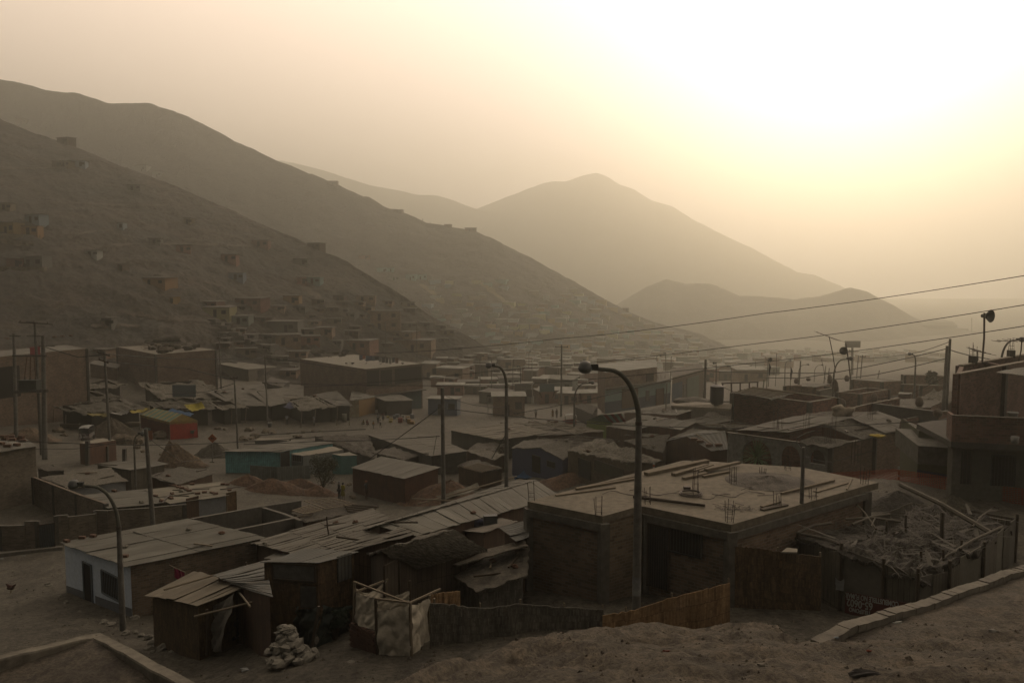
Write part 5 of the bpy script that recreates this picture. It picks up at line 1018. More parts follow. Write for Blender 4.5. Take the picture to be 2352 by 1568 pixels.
# ================================================================ right: red brick compound, arch house, two-storey building
def box_building(label, M, L, Rr, zt, zb, mats, roof=None, name='brick_building', cat='building', ops=(), parapet=.0, th=.2, pil=True):
    """M near corner, L left corner, Rr right corner: pixels of the level wall top at height zt"""
    M, L, Rr = (Z(p, zt) if not isinstance(p, Vector) else p for p in (M, L, Rr)); K_ = L + Rr - M; c = (L + Rr) / 2
    root = thing(name, label, cat, (c.x, c.y, zb)); cs = [L, M, Rr, K_]
    for i in range(4):
        a, b = cs[i], cs[(i + 1) % 4]; mb = MB(); e = Vector((b.x - a.x, b.y - a.y, 0)); ln = e.length; e.normalize(); n = Vector((-e.y, e.x, 0)); n = n if n.dot(c - a) > 0 else -n
        lo = Vector((0, 0, zb - zt - 1.5)); mb.face([a + lo, b + lo, b, a], [(0, zb), (ln, zb), (ln, zt), (0, zt)])
        if parapet: mb.face([b + n * th - Vector((0, 0, parapet)), a + n * th - Vector((0, 0, parapet)), a + n * th, b + n * th], [(0, 0), (ln, 0), (ln, parapet), (0, parapet)]); mb.face([a, b, b + n * th, a + n * th])
        mb.build('wall', mats[i % len(mats)], root)
        cp = MB(); cp.bar(a + n * th / 2 + Vector((0, 0, .02)), b + n * th / 2 + Vector((0, 0, .02)), th * 1.1, .05); cp.build('coping', mat('concrete', (.42, .36, .29), (.33, .28, .22)), root)
        if pil:
            z0 = zb - 1.5; MB().box((a.x - n.x * .03, a.y - n.y * .03, z0), .36, .36, zt - z0 + .0, rz=math.atan2(e.y, e.x)).build('pillar', CONCD, root)
    rf = MB(); dz = Vector((0, 0, parapet)); q = [p - dz * 1.0 + Vector((0, 0, -.01 if parapet else .0)) for p in cs]
    if roof: rf.face(q).build('roof', roof, root)
    for o in ops: opening(root, cs[o[0]], cs[(o[0] + 1) % 4], *o[1:3], **(o[3] if len(o) > 3 else {}))
    return root, cs
RBR, rbc = box_building('red brick compound with grey pillars and sagging pole roof', P(1859, 924), P(1683, 902), P(1925, 913.6), 11.3, 8.0, [mat('brick', (.20, .085, .06), (.15, .115, .095))], THATD, parapet=.9)
q = [Z(p, 11.45) for p in (E4(215, 112), E4(660, 178), E4(905, 118), E4(420, 55))]; drape(MB(), q, .10, .5, .06, .2, .05).build('roof_mat', THAG, RBR)
for i in range(7):
    u = i / 6; a = q[0].lerp(q[3], u); b = q[1].lerp(q[2], u); stick('long bent pole lying over the roof mats of the red brick compound', a + Vector((0, 0, .12)), b + Vector((0, 0, .12)), .05, 'roof_pole', WOOD, 'pole', 'poles on the red brick compound')
stick('long straight pole stretching over the open yard of the red brick compound', Z(E4(420, 50), 11.7), Z(E4(1400, 172), 11.6), .06, 'roof_pole', WOOD)
# arch house
def arch_wall(A, B, z0, arches, th, m, parent, name='arcade'):
    e = Vector((B.x - A.x, B.y - A.y, 0)); L = e.length; e.normalize(); n = Vector((-e.y, e.x, 0)) * th
    us = sorted(set([0, L] + [u for a in arches for u in list(np.linspace(a[0], a[1], 19))])); mb = MB()
    def at(u, z): return Vector((A.x, A.y, 0)) + e * u + Vector((0, 0, z))
    zt = lambda u: A.z + (B.z - A.z) * u / L
    for u0, u1 in zip(us, us[1:]):
        um = (u0 + u1) / 2; ar = [a for a in arches if a[0] - 1e-6 < um < a[1] + 1e-6]
        if not ar:
            for s in (0, 1): q_ = [at(u0, z0) + n * s, at(u1, z0) + n * s, at(u1, zt(u1)) + n * s, at(u0, zt(u0)) + n * s]; mb.face(q_ if not s else q_[::-1], [(u0, z0), (u1, z0), (u1, zt(u1)), (u0, zt(u0))] if not s else None)
        else:
            a = ar[0]; c = (a[0] + a[1]) / 2; r_ = (a[1] - a[0]) / 2; f = lambda u: a[2] + a[4] * math.sqrt(max(0, 1 - ((u - c) / r_) ** 2))
            for s in (0, 1): q_ = [at(u0, f(u0)) + n * s, at(u1, f(u1)) + n * s, at(u1, zt(u1)) + n * s, at(u0, zt(u0)) + n * s]; mb.face(q_ if not s else q_[::-1], [(u0, f(u0)), (u1, f(u1)), (u1, zt(u1)), (u0, zt(u0))] if not s else None)
            mb.face([at(u0, f(u0)), at(u0, f(u0)) + n, at(u1, f(u1)) + n, at(u1, f(u1))])
            if a[3] > z0:
                q_ = [at(u0, z0), at(u1, z0), at(u1, a[3]), at(u0, a[3])]; mb.face(q_, [(u0, z0), (u1, z0), (u1, a[3]), (u0, a[3])]); mb.face([at(u0, a[3]), at(u1, a[3]), at(u1, a[3]) + n, at(u0, a[3]) + n])
    for a in arches:
        for u in (a[0], a[1]): mb.face([at(u, z0), at(u, a[2]), at(u, a[2]) + n, at(u, z0) + n])
    mb.face([at(0, zt(0)), at(L, zt(L)), at(L, zt(L)) + n, at(0, zt(0)) + n]); return mb.build(name, m, parent)
AL = Z(P(1672, 994), 10.85); AM = Z(P(1908, 1027), 10.85); AR = Z(P(2187, 965), 10.85)
AH = thing('arch_house', 'grey plastered house with three round arches and patched roofs', 'house', (AM.x, AM.y, 7.2)); ars = []
for (x0, x1, yt, ys, ysill) in ((290, 650, 665, 860, None), (745, 985, 735, 860, None), (1090, 1275, 785, 880, 950)):
    u0, zt_ = plane_px(AL, AM, *E4((x0 + x1) / 2, yt)); ua, zs = plane_px(AL, AM, *E4(x0, ys)); ub, _ = plane_px(AL, AM, *E4(x1, ys)); sill = plane_px(AL, AM, *E4((x0 + x1) / 2, ysill))[1] if ysill else 5.0
    ars.append((ua, ub, zs, sill, zt_ - zs))
arch_wall(AL, AM, 5.0, ars, .3, mat('concrete', (.42, .40, .35), (.32, .30, .27)), AH)
wall(MB(), AM, AR, bot=5.0, drop=0).build('side_wall', mat('brick', (.19, .125, .085), (.17, .14, .115)), AH); AK = AL + (AR - AM) * .8; wall(MB(), AR, AK, bot=5, drop=0).wall if False else None
wb = MB(); wall(wb, AR, AK, bot=5.0, drop=0); wall(wb, AK, AL, bot=5.0, drop=0); ib = (AR - AM).normalized() * 3.0; wall(wb, AL + ib, AM + ib, bot=5.0, drop=.6); wb.build('inner_wall', mat('brick', (.07, .045, .035), (.06, .05, .04)), AH)  # inner brick coloured darker to deepen the shade behind the arches
cb = MB(); 
for a, b in ((AL, AM), (AM, AR)): cb.bar(a + Vector((0, .1, .03)), b + Vector((0, .1, .03)), .26, .06)
cb.build('coping', mat('concrete', (.34, .29, .23), (.26, .22, .18)), AH)
for k in (.0, .32, .62): p = AM.lerp(AR, k); MB().box((p.x, p.y - .05, 5.0), .3, .3, 10.85 - 5.0, rz=.9).build('pillar', CONCD, AH)
rz_ = 11.5
def zroof(label, pts, zz, rm, rk='sheet', nm='roof_sheet', **k):
    q_ = [Z(p, z_) for p, z_ in zip(pts, zz)]; mb = MB()
    if rk == 'sheet': sheets(mb, q_, .9, .06)
    else: drape(mb, q_, .14, .35, .06, .2, .06)
    return mb.build(nm, rm, AH, smooth=rk != 'sheet')
zroof('', [E4(250, 548), E4(860, 570), E4(1600, 400), E4(890, 395)], (11.1, 11.3, 11.9, 11.5), GREYR)
zroof('', [E4(1250, 470), E4(1695, 652), E4(2000, 575), E4(1600, 415)], (11.7, 11.0, 11.1, 11.9), THAG, 'th', 'roof_mat')
zroof('', [E4(1600, 408), E4(1990, 580), E4(2350, 500), E4(1880, 330)], (11.95, 11.1, 11.1, 11.8), GREYR)
zroof('', [E4(980, 690), E4(1320, 748), E4(1600, 682), E4(1150, 600)], (10.95, 10.95, 11.0, 11.4), THAG, 'th', 'roof_mat')
zroof('', [E4(870, 390), E4(1580, 405), E4(1900, 325), E4(1250, 325)], (11.3, 11.9, 11.9, 11.5), THATD, 'th', 'roof_mat')
wall(MB(), Z(E4(860, 575), 11.2), Z(E4(1240, 495), 11.6), bot=8, drop=0).build('gable_wall', BRICKR, AH); wall(MB(), Z(E4(1240, 495), 11.6), Z(E4(1700, 660), 10.9), bot=8, drop=0).build('gable_wall', mat('plank', (.14, .06, .04), (.1, .045, .03)), AH); wall(MB(), Z(E4(255, 552), 11.05), Z(E4(860, 575), 11.2), bot=8, drop=0).build('gable_wall', BRICKR, AH)
solo(MB().blob(Z(E4(1475, 330), 12.1), .75, .6, .45, .35, 4), 'sack', mat('fabric', (.45, .36, .27), (.35, .28, .21)), 'crumpled pale sack on the ridge of the patched roofs', 'sack', None, True)
solo(MB().blob(Z(E4(1890, 615), 11.1), .5, .35, .12, .3, 5), 'plastic_sheet', mat('fabric', (.6, .42, .03), (.5, .35, .02)), 'scrap of yellow plastic at the edge of the patched roofs', 'plastic', None, True)
# yucca in the first arch
def yucca():
    c = AL.lerp(AM, (ars[0][0] + ars[0][1]) / 2 / (AM - AL).length) + Vector((-.1, -.5, 0)); c.z = plane_px(AL, AM, *E4(462, 860))[1]; root = thing('yucca_plant', 'spiky green yucca filling the largest round arch', 'plant', (c.x, c.y, c.z - 2.6))
    mb = MB(); r_ = random.Random(4)
    for k in range(120):
        th_ = r_.uniform(0, 6.283); ph = r_.uniform(-.9, 1.45); L = r_.uniform(1.1, 1.55); d = Vector((math.cos(th_) * math.cos(ph), math.sin(th_) * math.cos(ph) * .6, math.sin(ph))); s_ = d.cross(Vector((0, 0, 1))).normalized() * .045; o_ = c + d * .1; tip = o_ + d * L - Vector((0, 0, .25 * math.cos(ph)))
        m1 = o_ + d * L * .5 + Vector((0, 0, .04)); mb.face([o_ - s_ * .6, o_ + s_ * .6, m1 + s_, m1 - s_]); mb.face([m1 - s_, m1 + s_, tip])
    mb.build('leaves', mat('plain', (.20, .30, .12), (.12, .19, .08)), root); MB().tube([c - Vector((0, 0, 2.8)), c], [.12, .1], 8).build('trunk', WOODD, root)
yucca()
w_ = AL.lerp(AM, .83); solo(MB().box(Vector((w_.x + .2, w_.y - .7, 7.4)), .75, .5, 1.25, rz=.2), 'white_cabinet', mat('plain', (.42, .43, .43), (.35, .36, .36)), 'white cabinet standing in front of the smallest arch', 'cabinet')

# two-storey building at right edge
def corner_block():
    zt = 17.36; N_ = D(P(2196, 860), 38); Rr = D(P(2352, 831), 43.7); Rr = N_ + (Rr - N_) * 1.6; BL = Vector((N_.x + 2.1, 41.4, zt)); zb = 11.0
    root = thing('two_storey_house', 'two storey brick house with a walled balcony at the right edge', 'house', (24, 38, zb))
    BK = mat('brick', (.17, .09, .065), (.14, .115, .095)); PL = mat('plain', (.22, .21, .165), (.17, .16, .125))
    bz = Z(A4(1722, 1022), 0).z; Bl = D(P(2187.5, 955), 36.8); zbal = Bl.z; Br = D(P(2346, 971), 35.6); Br = Vector((Br.x + 3, Br.y - .3, zbal)); zs = D(P(2192, 1014), 36.8).z
    def seg(a, b, z0, z1, m, nm, t=.15):
        e = Vector((b.x - a.x, b.y - a.y, 0)); n = Vector((-e.y, e.x, 0)).normalized() * t; mb = MB(); A_ = Vector((a.x, a.y, z0)); B_ = Vector((b.x, b.y, z0)); C_ = Vector((b.x, b.y, z1)); D_ = Vector((a.x, a.y, z1)); L = e.length
        mb.face([A_, B_, C_, D_], [(0, z0), (L, z0), (L, z1), (0, z1)]); mb.face([B_ + n, A_ + n, D_ + n, C_ + n], [(0, z0), (L, z0), (L, z1), (0, z1)]); mb.face([D_, C_, C_ + n, D_ + n]); mb.face([A_, D_, D_ + n, A_ + n]); mb.face([B_ + n, C_ + n, C_, B_]); return mb.build(nm, m, root)
    seg(Bl, Br, zs, zbal, BK, 'balcony_wall'); Bk = Vector((N_.x - .3, N_.y + .1, 0)); seg(Bk, Bl, zs, zbal, BK, 'balcony_wall')
    MB().slab([Vector((Bl.x, Bl.y, zs)), Vector((Br.x, Br.y, zs)), Vector((Br.x + 2, 46, zs)), Vector((N_.x, 41.5, zs))], .28).build('balcony_slab', CONCD, root)
    MB().bar(Vector((Bl.x, Bl.y + .08, zbal + .02)), Vector((Br.x, Br.y + .08, zbal + .02)), .2, .05).build('coping', mat('concrete', (.30, .25, .20), (.22, .19, .15)), root)
    # upper storey: side wall going back right, with a corner column and a recess whose back wall is coloured dark for shade
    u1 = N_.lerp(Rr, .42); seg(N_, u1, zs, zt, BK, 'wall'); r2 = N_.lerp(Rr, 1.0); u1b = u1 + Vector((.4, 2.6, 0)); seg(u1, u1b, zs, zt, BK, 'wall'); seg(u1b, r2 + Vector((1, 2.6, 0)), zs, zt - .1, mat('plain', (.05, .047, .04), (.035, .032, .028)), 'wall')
    MB().box((u1.x, u1.y - .02, zs), .34, .34, zt - zs, rz=.7).build('column', CONCD, root); MB().box((N_.x, N_.y, zs), .2, .2, zt - zs, rz=.7).build('column', BK, root)
    seg(BL, N_, zs - 3, zt, BK, 'wall', .2); seg(BL, BL + (Rr - N_), zs - 3, zt + .02, BK, 'wall', .2)
    MB().bar(N_ + Vector((.1, .06, .03)), r2 + Vector((.1, .06, .03)), .24, .06).build('coping', mat('concrete', (.42, .34, .26), (.32, .26, .2)), root); MB().bar(BL + Vector((.1, .06, .05)), BL + (Rr - N_) + Vector((.1, .06, .05)), .24, .06).build('coping', mat('concrete', (.42, .34, .26), (.32, .26, .2)), root)
    for t in (.12, .5, .85): p = BL + (Rr - N_) * t; mb = MB(); mb.box((p.x, p.y, zt), .32, .32, .45); mb.build('roof_stub', CONCD, root); m2 = MB(); rebar(m2, Vector((p.x, p.y, zt + .4)), 4, .75, .11); m2.build('rebar', STEEL, root)
    q = [D(A4(2110, 642), 38.6), D(P(2400, 868), 38.6), D(P(2400, 840), 41.5), D(P(2330, 847), 41.5)]; sheets(MB(), q, .8, .04).build('awning', CORR, root)
    # ground storey
    g0_ = Vector((Bl.x + .5, 37.6, 0)); g1 = Vector((Br.x, 36.6, 0)); seg(g0_, g1, zb - 1.5, zs - .25, PL, 'wall'); MB().box((g0_.x, g0_.y - .25, zb - 1.5), .42, .42, zs - zb + 1.2).build('column', CONC, root)
    a, b = Vector((g0_.x, g0_.y, 0)), Vector((g1.x, g1.y, 0))
    opening(root, a, b, A4(1742, 1316), A4(1873, 1620), kind='door', m=mat('plain', (.03, .03, .032)), frame=STEEL, bars=3, off=.06, label='dark metal door nearest the corner column')
    opening(root, a, b, A4(2066, 1362), A4(2258, 1640), kind='door', m=mat('plain', (.025, .027, .03)), frame=IRON, bars=6, off=.06, label='double dark door with small panes')
    # low neighbour with a slab canopy and blue stripe
    r3 = thing('kiosk_house', 'low plastered house with a bulky canopy and blue painted base', 'house', (D(A4(1420, 1568), 43).x, 43, 10)); yy = 43.5
    pa, pb_ = D(A4(1415, 1400), yy), D(A4(1740, 1400), yy - 1); za = 9.0
    mb = MB(); mb.face([Vector((pa.x, pa.y, 8)), Vector((pb_.x, pb_.y, 8)), Vector((pb_.x, pb_.y, pb_.z + 1.6)), Vector((pa.x, pa.y, pa.z + 1.6))]); mb.face([Vector((pa.x, pa.y, 8)), Vector((pa.x, pa.y, pa.z + 1.6)), Vector((pa.x + 1, pa.y + 4, pa.z + 1.6)), Vector((pa.x + 1, pa.y + 4, 8))]); mb.build('wall', mat('plain', (.14, .14, .08), (.1, .1, .06)), r3)
    z0b, z1b = D(A4(1415, 1545), yy).z, D(A4(1415, 1490), yy).z; MB().face([Vector((pa.x - .02, pa.y - .03, z0b - .5)), Vector((pb_.x, pb_.y - .03, z0b - .5)), Vector((pb_.x, pb_.y - .03, z1b - .1)), Vector((pa.x - .02, pa.y - .03, z1b))]).build('painted_base', mat('plain', (.045, .07, .14), (.04, .055, .1)), r3)
    mb = MB(); c1, c2 = D(A4(1420, 1300), yy - 1.4), D(A4(1710, 1320), yy - 2); zc = c1.z + .25; mb.slab([c1 + Vector((0, 0, .1)), c2 + Vector((0, 0, .1)), c2 + Vector((.3, 3.2, .45)), c1 + Vector((.3, 3.2, .45))], 1.0); mb.build('canopy', mat('concrete', (.27, .25, .21), (.2, .185, .155)), r3)
    return root
corner_block()
solo(MB().lathe(D(A4(2250, 1070), 36.5), [(0, 0), (.18, 0), (.23, .42), (.25, .44), (.22, .44), (.2, .05)], 14), 'bucket', mat('plain', (.6, .58, .54), (.5, .48, .44)), 'white bucket standing on the balcony wall at right', 'bucket', None, True)
solo(MB().blob(D(A4(1927, 1040), 36.9), .28, .2, .12, .2, 3), 'plastic_bag', mat('fabric', (.25, .3, .36), (.2, .24, .3)), 'pale blue plastic bag on the balcony wall at right', 'bag', None, True)
solo(MB().blob(D(A4(2150, 1055), 36.7), .26, .2, .12, .2, 7), 'yellow_basin', mat('plain', (.5, .4, .03), (.4, .32, .03)), 'small yellow basin behind the balcony wall at right', 'basin', None, True)
solo(MB().lathe(D(A4(2270, 1265), 35.2), [(0, 0), (.14, 0), (.17, .33), (.15, .33), (.13, .04)], 12), 'bucket', mat('plain', (.4, .38, .36), (.35, .33, .3)), 'smaller grey bucket on the balcony floor edge at right', 'bucket', None, True)

# rubble, orange net and guard post behind the thatched compound
mound('dark rubble and ash heap in front of the orange net', 2090, 1172, 200, .9, mat('dirt', (.13, .115, .095), (.085, .08, .07), .9, 2), 21, .6)
mound('mixed rubble heap with yellowish stones near the right edge', 2215, 1190, 190, 1.1, mat('dirt', (.17, .15, .105), (.11, .10, .08), .9, 2), 22, .6)
def netfence(pts, label, m=None, name='safety_net'):
    T = [D((x, yt), Y) for x, yt, yb, Y in pts]; Bt = [D((x, yb), Y) for x, yt, yb, Y in pts]; mb = MB(); uvt = []; u = 0; us_ = [0]
    for a, b in zip(T, T[1:]): u += (b - a).length; us_.append(u)
    mb.grid([Bt, T], [[(u_, 0) for u_ in us_], [(u_, (t - b).length) for u_, t, b in zip(us_, T, Bt)]]); return solo(mb, name, m or mat('net', (.50, .085, .03)), label, 'net')
netfence([(1908, 1085, 1088, 50), (1960, 1082, 1100, 48), (2010, 1079, 1106, 46), (2056, 1076, 1118, 43), (2110, 1084, 1128, 41), (2200, 1099, 1142, 39), (2280, 1112, 1154, 37.5), (2342, 1120, 1160, 36.5), (2400, 1125, 1168, 36)], 'orange plastic safety net stretched across the street at right')
netfence([(1578, 1098, 1118, 57), (1620, 1100, 1116, 57)], 'small piece of orange safety net beside the adobe shop')
def guard(px, yt, yb, Y, label):
    b = D((px, yb), Y); t = D((px + .6, yt), Y); root = thing('guard_post', label, 'post', b); MB().tube([b, t], .06, 10).build('tube', mat('plain', (.62, .60, .58), (.5, .48, .46)), root, True)
    MB().lathe(b, [(.3, 0), (.28, .08), (.1, .12)], 14).build('base', CONC, root, True)
    for k in (.3, .62): MB().tube([b.lerp(t, k), b.lerp(t, k + .2)], .066, 10).build('orange_band', mat('plain', (.60, .12, .03), (.5, .1, .03)), root, True)
guard(2064, 1071, 1118, 43, 'orange and white guard post holding up the safety net at right'); guard(1501, 1062, 1086, 56, 'orange and white guard post beside the adobe shop')

# ================================================================ thatched compound with the inverted sign
POLEW = mat('plain', (.21, .18, .14), (.13, .11, .085))
def compound():
    Yf = 22.4; zt = lambda p, Y: D(p, Y)
    FL = D(B4(605, 600), 25.2); F2 = D(B4(910, 715), 23.9); FR = D(B4(1160, 790), 22.9); R1 = D(B4(1390, 730), 24.0); R2 = D(B4(1640, 590), 26.2); R3 = D(B4(1880, 385), 30); BL = D(B4(290, 525), 27.5); BB = D(B4(640, 420), 30.5); BR = D(B4(1130, 250), 34)
    root = thing('thatch_compound', 'ramshackle plank compound under a collapsed brushwood roof', 'shack', (F2.x, F2.y, 11))
    pm = [mat('plank', (.14, .12, .09), (.09, .078, .06)), mat('plank', (.12, .105, .08), (.08, .07, .055)), PLANKG, mat('plain', (.24, .215, .17), (.16, .14, .11)), mat('plain', (.19, .17, .14), (.13, .115, .095))]
    for i, (a, b) in enumerate(((BL, FL), (FL, F2), (F2, FR), (FR, R1), (R1, R2), (R2, R3), (R3, BR), (BR, BB), (BB, BL))):
        n_ = max(1, int((b - a).length / .95))
        for k in range(n_):
            p, q = a.lerp(b, k / n_), a.lerp(b, (k + 1) / n_); o_ = rnd.uniform(-.03, .03); dz = rnd.uniform(-.12, .1); mb = MB(); lo = 8.2
            q_ = [Vector((p.x, p.y + o_, lo)), Vector((q.x, q.y + o_, lo)), Vector((q.x, q.y + o_, q.z + dz)), Vector((p.x, p.y + o_, p.z + dz))]; mb.face(q_); mb.face([v + Vector((0, .03, 0)) for v in q_][::-1]); mb.face([q_[3], q_[2], q_[2] + Vector((0, .03, 0)), q_[3] + Vector((0, .03, 0))]); mb.build('wall_panel', rnd.choice(pm), root)
    for p in (FL, F2, FR, R1, R2, R3, BL): m2 = MB(); post(m2, Vector((p.x, p.y - .06, 8.2)), p + Vector((0, -.06, .25)), .06); m2.build('post', WOODD, root)
    q1 = [FL + Vector((-.1, -.15, .05)), FR + Vector((0, -.1, .05)), R2 + Vector((.1, 0, .1)), D(B4(1000, 430), 29.5)]; q2 = [BL + Vector((-.1, 0, .1)), FL + Vector((0, 0, .1)), D(B4(1000, 430), 29.5), BB + Vector((0, 0, .1))]
    BR_ = mat('thatch', (.12, .105, .08), (.03, .026, .02)); th1 = MB(); drape(th1, q1, .5, .22, .08, .35, .15, 3.3); th1.build('thatch', BR_, root, smooth=False)  # thatch under the sticks coloured dark to read as shaded gaps
    th2 = MB(); drape(th2, [q2[0], q2[1], q1[0].lerp(q1[3], .9), q2[3]], .2, .22, .08, .3, .1, 7.7); th2.build('thatch', BR_, root)
    q3 = [D(B4(1010, 430), 29.6), R2 + Vector((0, .3, .0)), R3 + Vector((-.2, 0, -.1)), BR + Vector((0, 0, -.15))]; th3 = MB(); drape(th3, q3, .5, .22, .08, .4, .35, 9.9); th3.build('thatch', mat('thatch', (.12, .105, .085), (.03, .027, .022)), root)  # dark here too, for the shade between the sticks
    r_ = random.Random(6); mb = MB(); 
    for Q, n_ in ((q1, 420), (q3, 700), (q2, 200)):
        for k in range(n_):
            u, v = r_.random(), r_.random(); p = bil(Q, u, v) + Vector((0, 0, r_.uniform(-.25, .12) + .25 * noise.noise(Vector((u * 5, v * 5, n_))))); a = r_.uniform(0, 6.28); big = r_.random() < .05; l = r_.uniform(.15, .75) * (2.2 if big else 1); d = Vector((math.cos(a) * l, math.sin(a) * l, r_.uniform(-.12, .22))); w = Vector((-d.y, d.x, 0)).normalized() * r_.uniform(.008, .022) * (4 if big else 1)
            mb.face([p - w, p + w, p + d + w * .4, p + d - w * .4])
    br = mb.build('brushwood', mat('plain', (.13, .115, .09), (.045, .04, .032)), root); br['kind'] = 'stuff'
    for (a, b, r__) in ((B4(1035, 170), B4(1690, 515), .09), (B4(705, 305), B4(860, 490), .04), (B4(690, 465), B4(960, 380), .045), (B4(640, 425), B4(1040, 435), .045), (B4(825, 480), B4(870, 400), .03), (B4(290, 525), B4(535, 445), .05), (B4(285, 528), B4(700, 640), .05), (B4(1560, 480), B4(1700, 340), .03), (B4(1600, 420), B4(1740, 350), .03), (B4(1310, 740), B4(1780, 470), .045)):
        ya = 32 - (a[1] - 1125) / 200 * 8; yb = 32 - (b[1] - 1125) / 200 * 8; MB().tube([D(a, ya) + Vector((0, 0, .25)), D(a, ya).lerp(D(b, yb), .5) + Vector((0, 0, .32)), D(b, yb) + Vector((0, 0, .2))], r__, 6).build('roof_pole', POLEW, root)
    for (x, y0, y1) in ((B4(1345, 0)[0], B4(0, 330)[1], B4(0, 520)[1]), (B4(1082, 0)[0], B4(0, 350)[1], B4(0, 430)[1]), (B4(940, 0)[0], B4(0, 390)[1], B4(0, 510)[1]), (B4(1190, 0)[0], B4(0, 610)[1], B4(0, 770)[1]), (B4(1350, 0)[0], B4(0, 600)[1], B4(0, 730)[1]), (B4(1485, 0)[0], B4(0, 530)[1], B4(0, 620)[1])):
        Y = 32 - (y1 - 1125) / 200 * 8; m2 = MB(); post(m2, D((x, y1), Y) - Vector((0, 0, .3)), D((x, y0), Y), .07 if x in (B4(1345, 0)[0],) else .045); m2.build('stake', WOODD, root)
    # sign
    sA, sB = F2.lerp(FL, .86), FR.lerp(F2, .38); e = Vector((sB.x - sA.x, sB.y - sA.y, 0)); 
    pa = D(B4(640, 905), FL.lerp(F2, .12).y - .14); pb = D(B4(1080, 985), F2.lerp(FR, .65).y - .14); ax = Vector((pb.x - pa.x, pb.y - pa.y, 0)); L = ax.length; ax.normalize(); sg = thing('painted_sign', 'dark red painted sign mounted upside down low on the plank compound wall', 'sign', (pa.x, pa.y, pa.z - 1.3))
    n = Vector((ax.y, -ax.x, 0)); hh = 1.35; up_ = Vector((0, 0, 1)); tl = pa; sl = (pb.z - pa.z) / L
    q_ = [pa - up_ * hh, pa + ax * L + up_ * (sl * L - hh), pa + ax * L + up_ * sl * L, pa]; MB().face(q_).face([v - n * .03 for v in q_][::-1]).face([q_[3], q_[2], q_[2] - n * .03, q_[3] - n * .03]).build('board', mat('plain', (.14, .035, .028), (.10, .03, .025)), sg)
    MT = mat('plain', (.55, .53, .48), (.36, .34, .30))
    def txt(s_, size, u_right, zoff, wmax):
        cu = bpy.data.curves.new('t', 'FONT'); cu.body = s_; cu.size = size; cu.extrude = .004; cu.offset = .006; o = bpy.data.objects.new('t', cu); C.objects.link(o); bpy.context.view_layer.update()
        me = bpy.data.meshes.new_from_object(o.evaluated_get(bpy.context.evaluated_depsgraph_get())); bpy.data.objects.remove(o); w0 = max(v.co.x for v in me.vertices); k = wmax / w0
        X = -ax - up_ * 0; Yv = -up_; org = ORG[sg.name]; st = pa + ax * u_right + up_ * (sl * u_right - zoff) + n * .012
        for v in me.vertices: v.co = st + (X * v.co.x * k) + up_ * (-sl * v.co.x * k) + Yv * v.co.y + n * v.co.z - org
        me.flip_normals(); me.name = 'lettering'; me.materials.clear(); me.materials.append(MT); t = bpy.data.objects.new('lettering', me); C.objects.link(t); t.parent = sg; return t
    txt('COMBUSTIBLE NO FUMAR', .235, 1.86, .02, 1.85); txt('65-0602', .35, 1.0, .21, .94); txt('TELEFONO', .19, .94, .49, .78)
    cloth('torn_poster', [D(B4(565, 800), 24.9), D(B4(630, 810), 24.7), D(B4(628, 900), 24.7), D(B4(570, 890), 24.9)], mat('fabric', (.5, .49, .47), (.3, .29, .27)), 'torn whitish poster flapping beside the upside down sign', 'poster', .05, seed=2, nx=6, ny=6)
compound()
solo(MB().slab([Z(B4(175, 615), 13.2), Z(B4(290, 618), 13.2), Z(B4(292, 592), 13.2), Z(B4(215, 585), 13.2)], .05), 'board', mat('plain', (.36, .31, .24), (.28, .24, .19)), 'pale loose board resting behind the tall reed screen', 'board')
# ================================================================ left: big brick buildings and market
BM = mat('brick', (.185, .12, .085), (.16, .135, .11))
CB, cbc = box_building('two storey corner building with an open dark upper floor and washing on the roof', Z(P(840, 848), 5.13), Z(P(689, 824), 5.13), Z(P(970, 835), 5.13), 5.13, -3.8,
    [BM, mat('concrete', (.20, .155, .115), (.15, .12, .09)), BM, BM], mat('concrete', (.42, .38, .31), (.33, .29, .24)), ops=[(1, A2(1030, 625), A2(1140, 748), dict(kind='opening', m=DARK, off=.04, label='dark panel for the shaded unglazed bay of the upper floor')), (1, A2(1152, 620), A2(1252, 740), dict(kind='opening', m=DARK, off=.04)), (1, A2(1278, 605), A2(1510, 715), dict(kind='opening', m=DARK, off=.04))], pil=False)  # dark panels on the wall stand in for the shaded open bays
mb = MB(); a, b = cbc[1], cbc[2]; e = (b - a).normalized(); n = Vector((e.y, -e.x, 0)); n = n if n.y < 0 else -n; L = (b - a).length
MB().grid([[a + e * L * k / 12 + n * .12 + Vector((0, 0, z_ + (.25 * math.sin(k * 1.1) if j == 1 else 0))) for k in range(13)] for j, z_ in enumerate((-5.0, -3.9))]).build('parapet_band', mat('brick', (.21, .13, .095), (.19, .15, .12)), CB)
MB().slab([a + n * 1.2 + Vector((0, 0, -5.0)), b + n * 1.2 + Vector((0, 0, -5.0)), b + Vector((0, 0, -5.0)), a + Vector((0, 0, -5.0))], .2).build('balcony_slab', CONCD, CB)
o_ = opening(CB, a, b, A2(1300, 800), A2(1512, 1005), kind='shutter', m=mat('corr', (.08, .16, .18), (.06, .12, .14)), off=.05, label='blue teal painted ground floor front')
opening(CB, a, b, A2(1110, 860), A2(1285, 1050), kind='shop_front', m=mat('concrete', (.17, .12, .09), (.12, .09, .07)), off=.05)
bpy.context.view_layer.update()
r_ = random.Random(12)
wa, wb_ = Z(A2(965, 480), 6.7), Z(A2(1310, 510), 6.7); ln_ = solo(MB().tube([wa, wa.lerp(wb_, .5) - Vector((0, 0, .1)), wb_], .02, 4), 'clothesline', DARK, 'clothesline stretched over the roof of the corner building', 'clothesline')
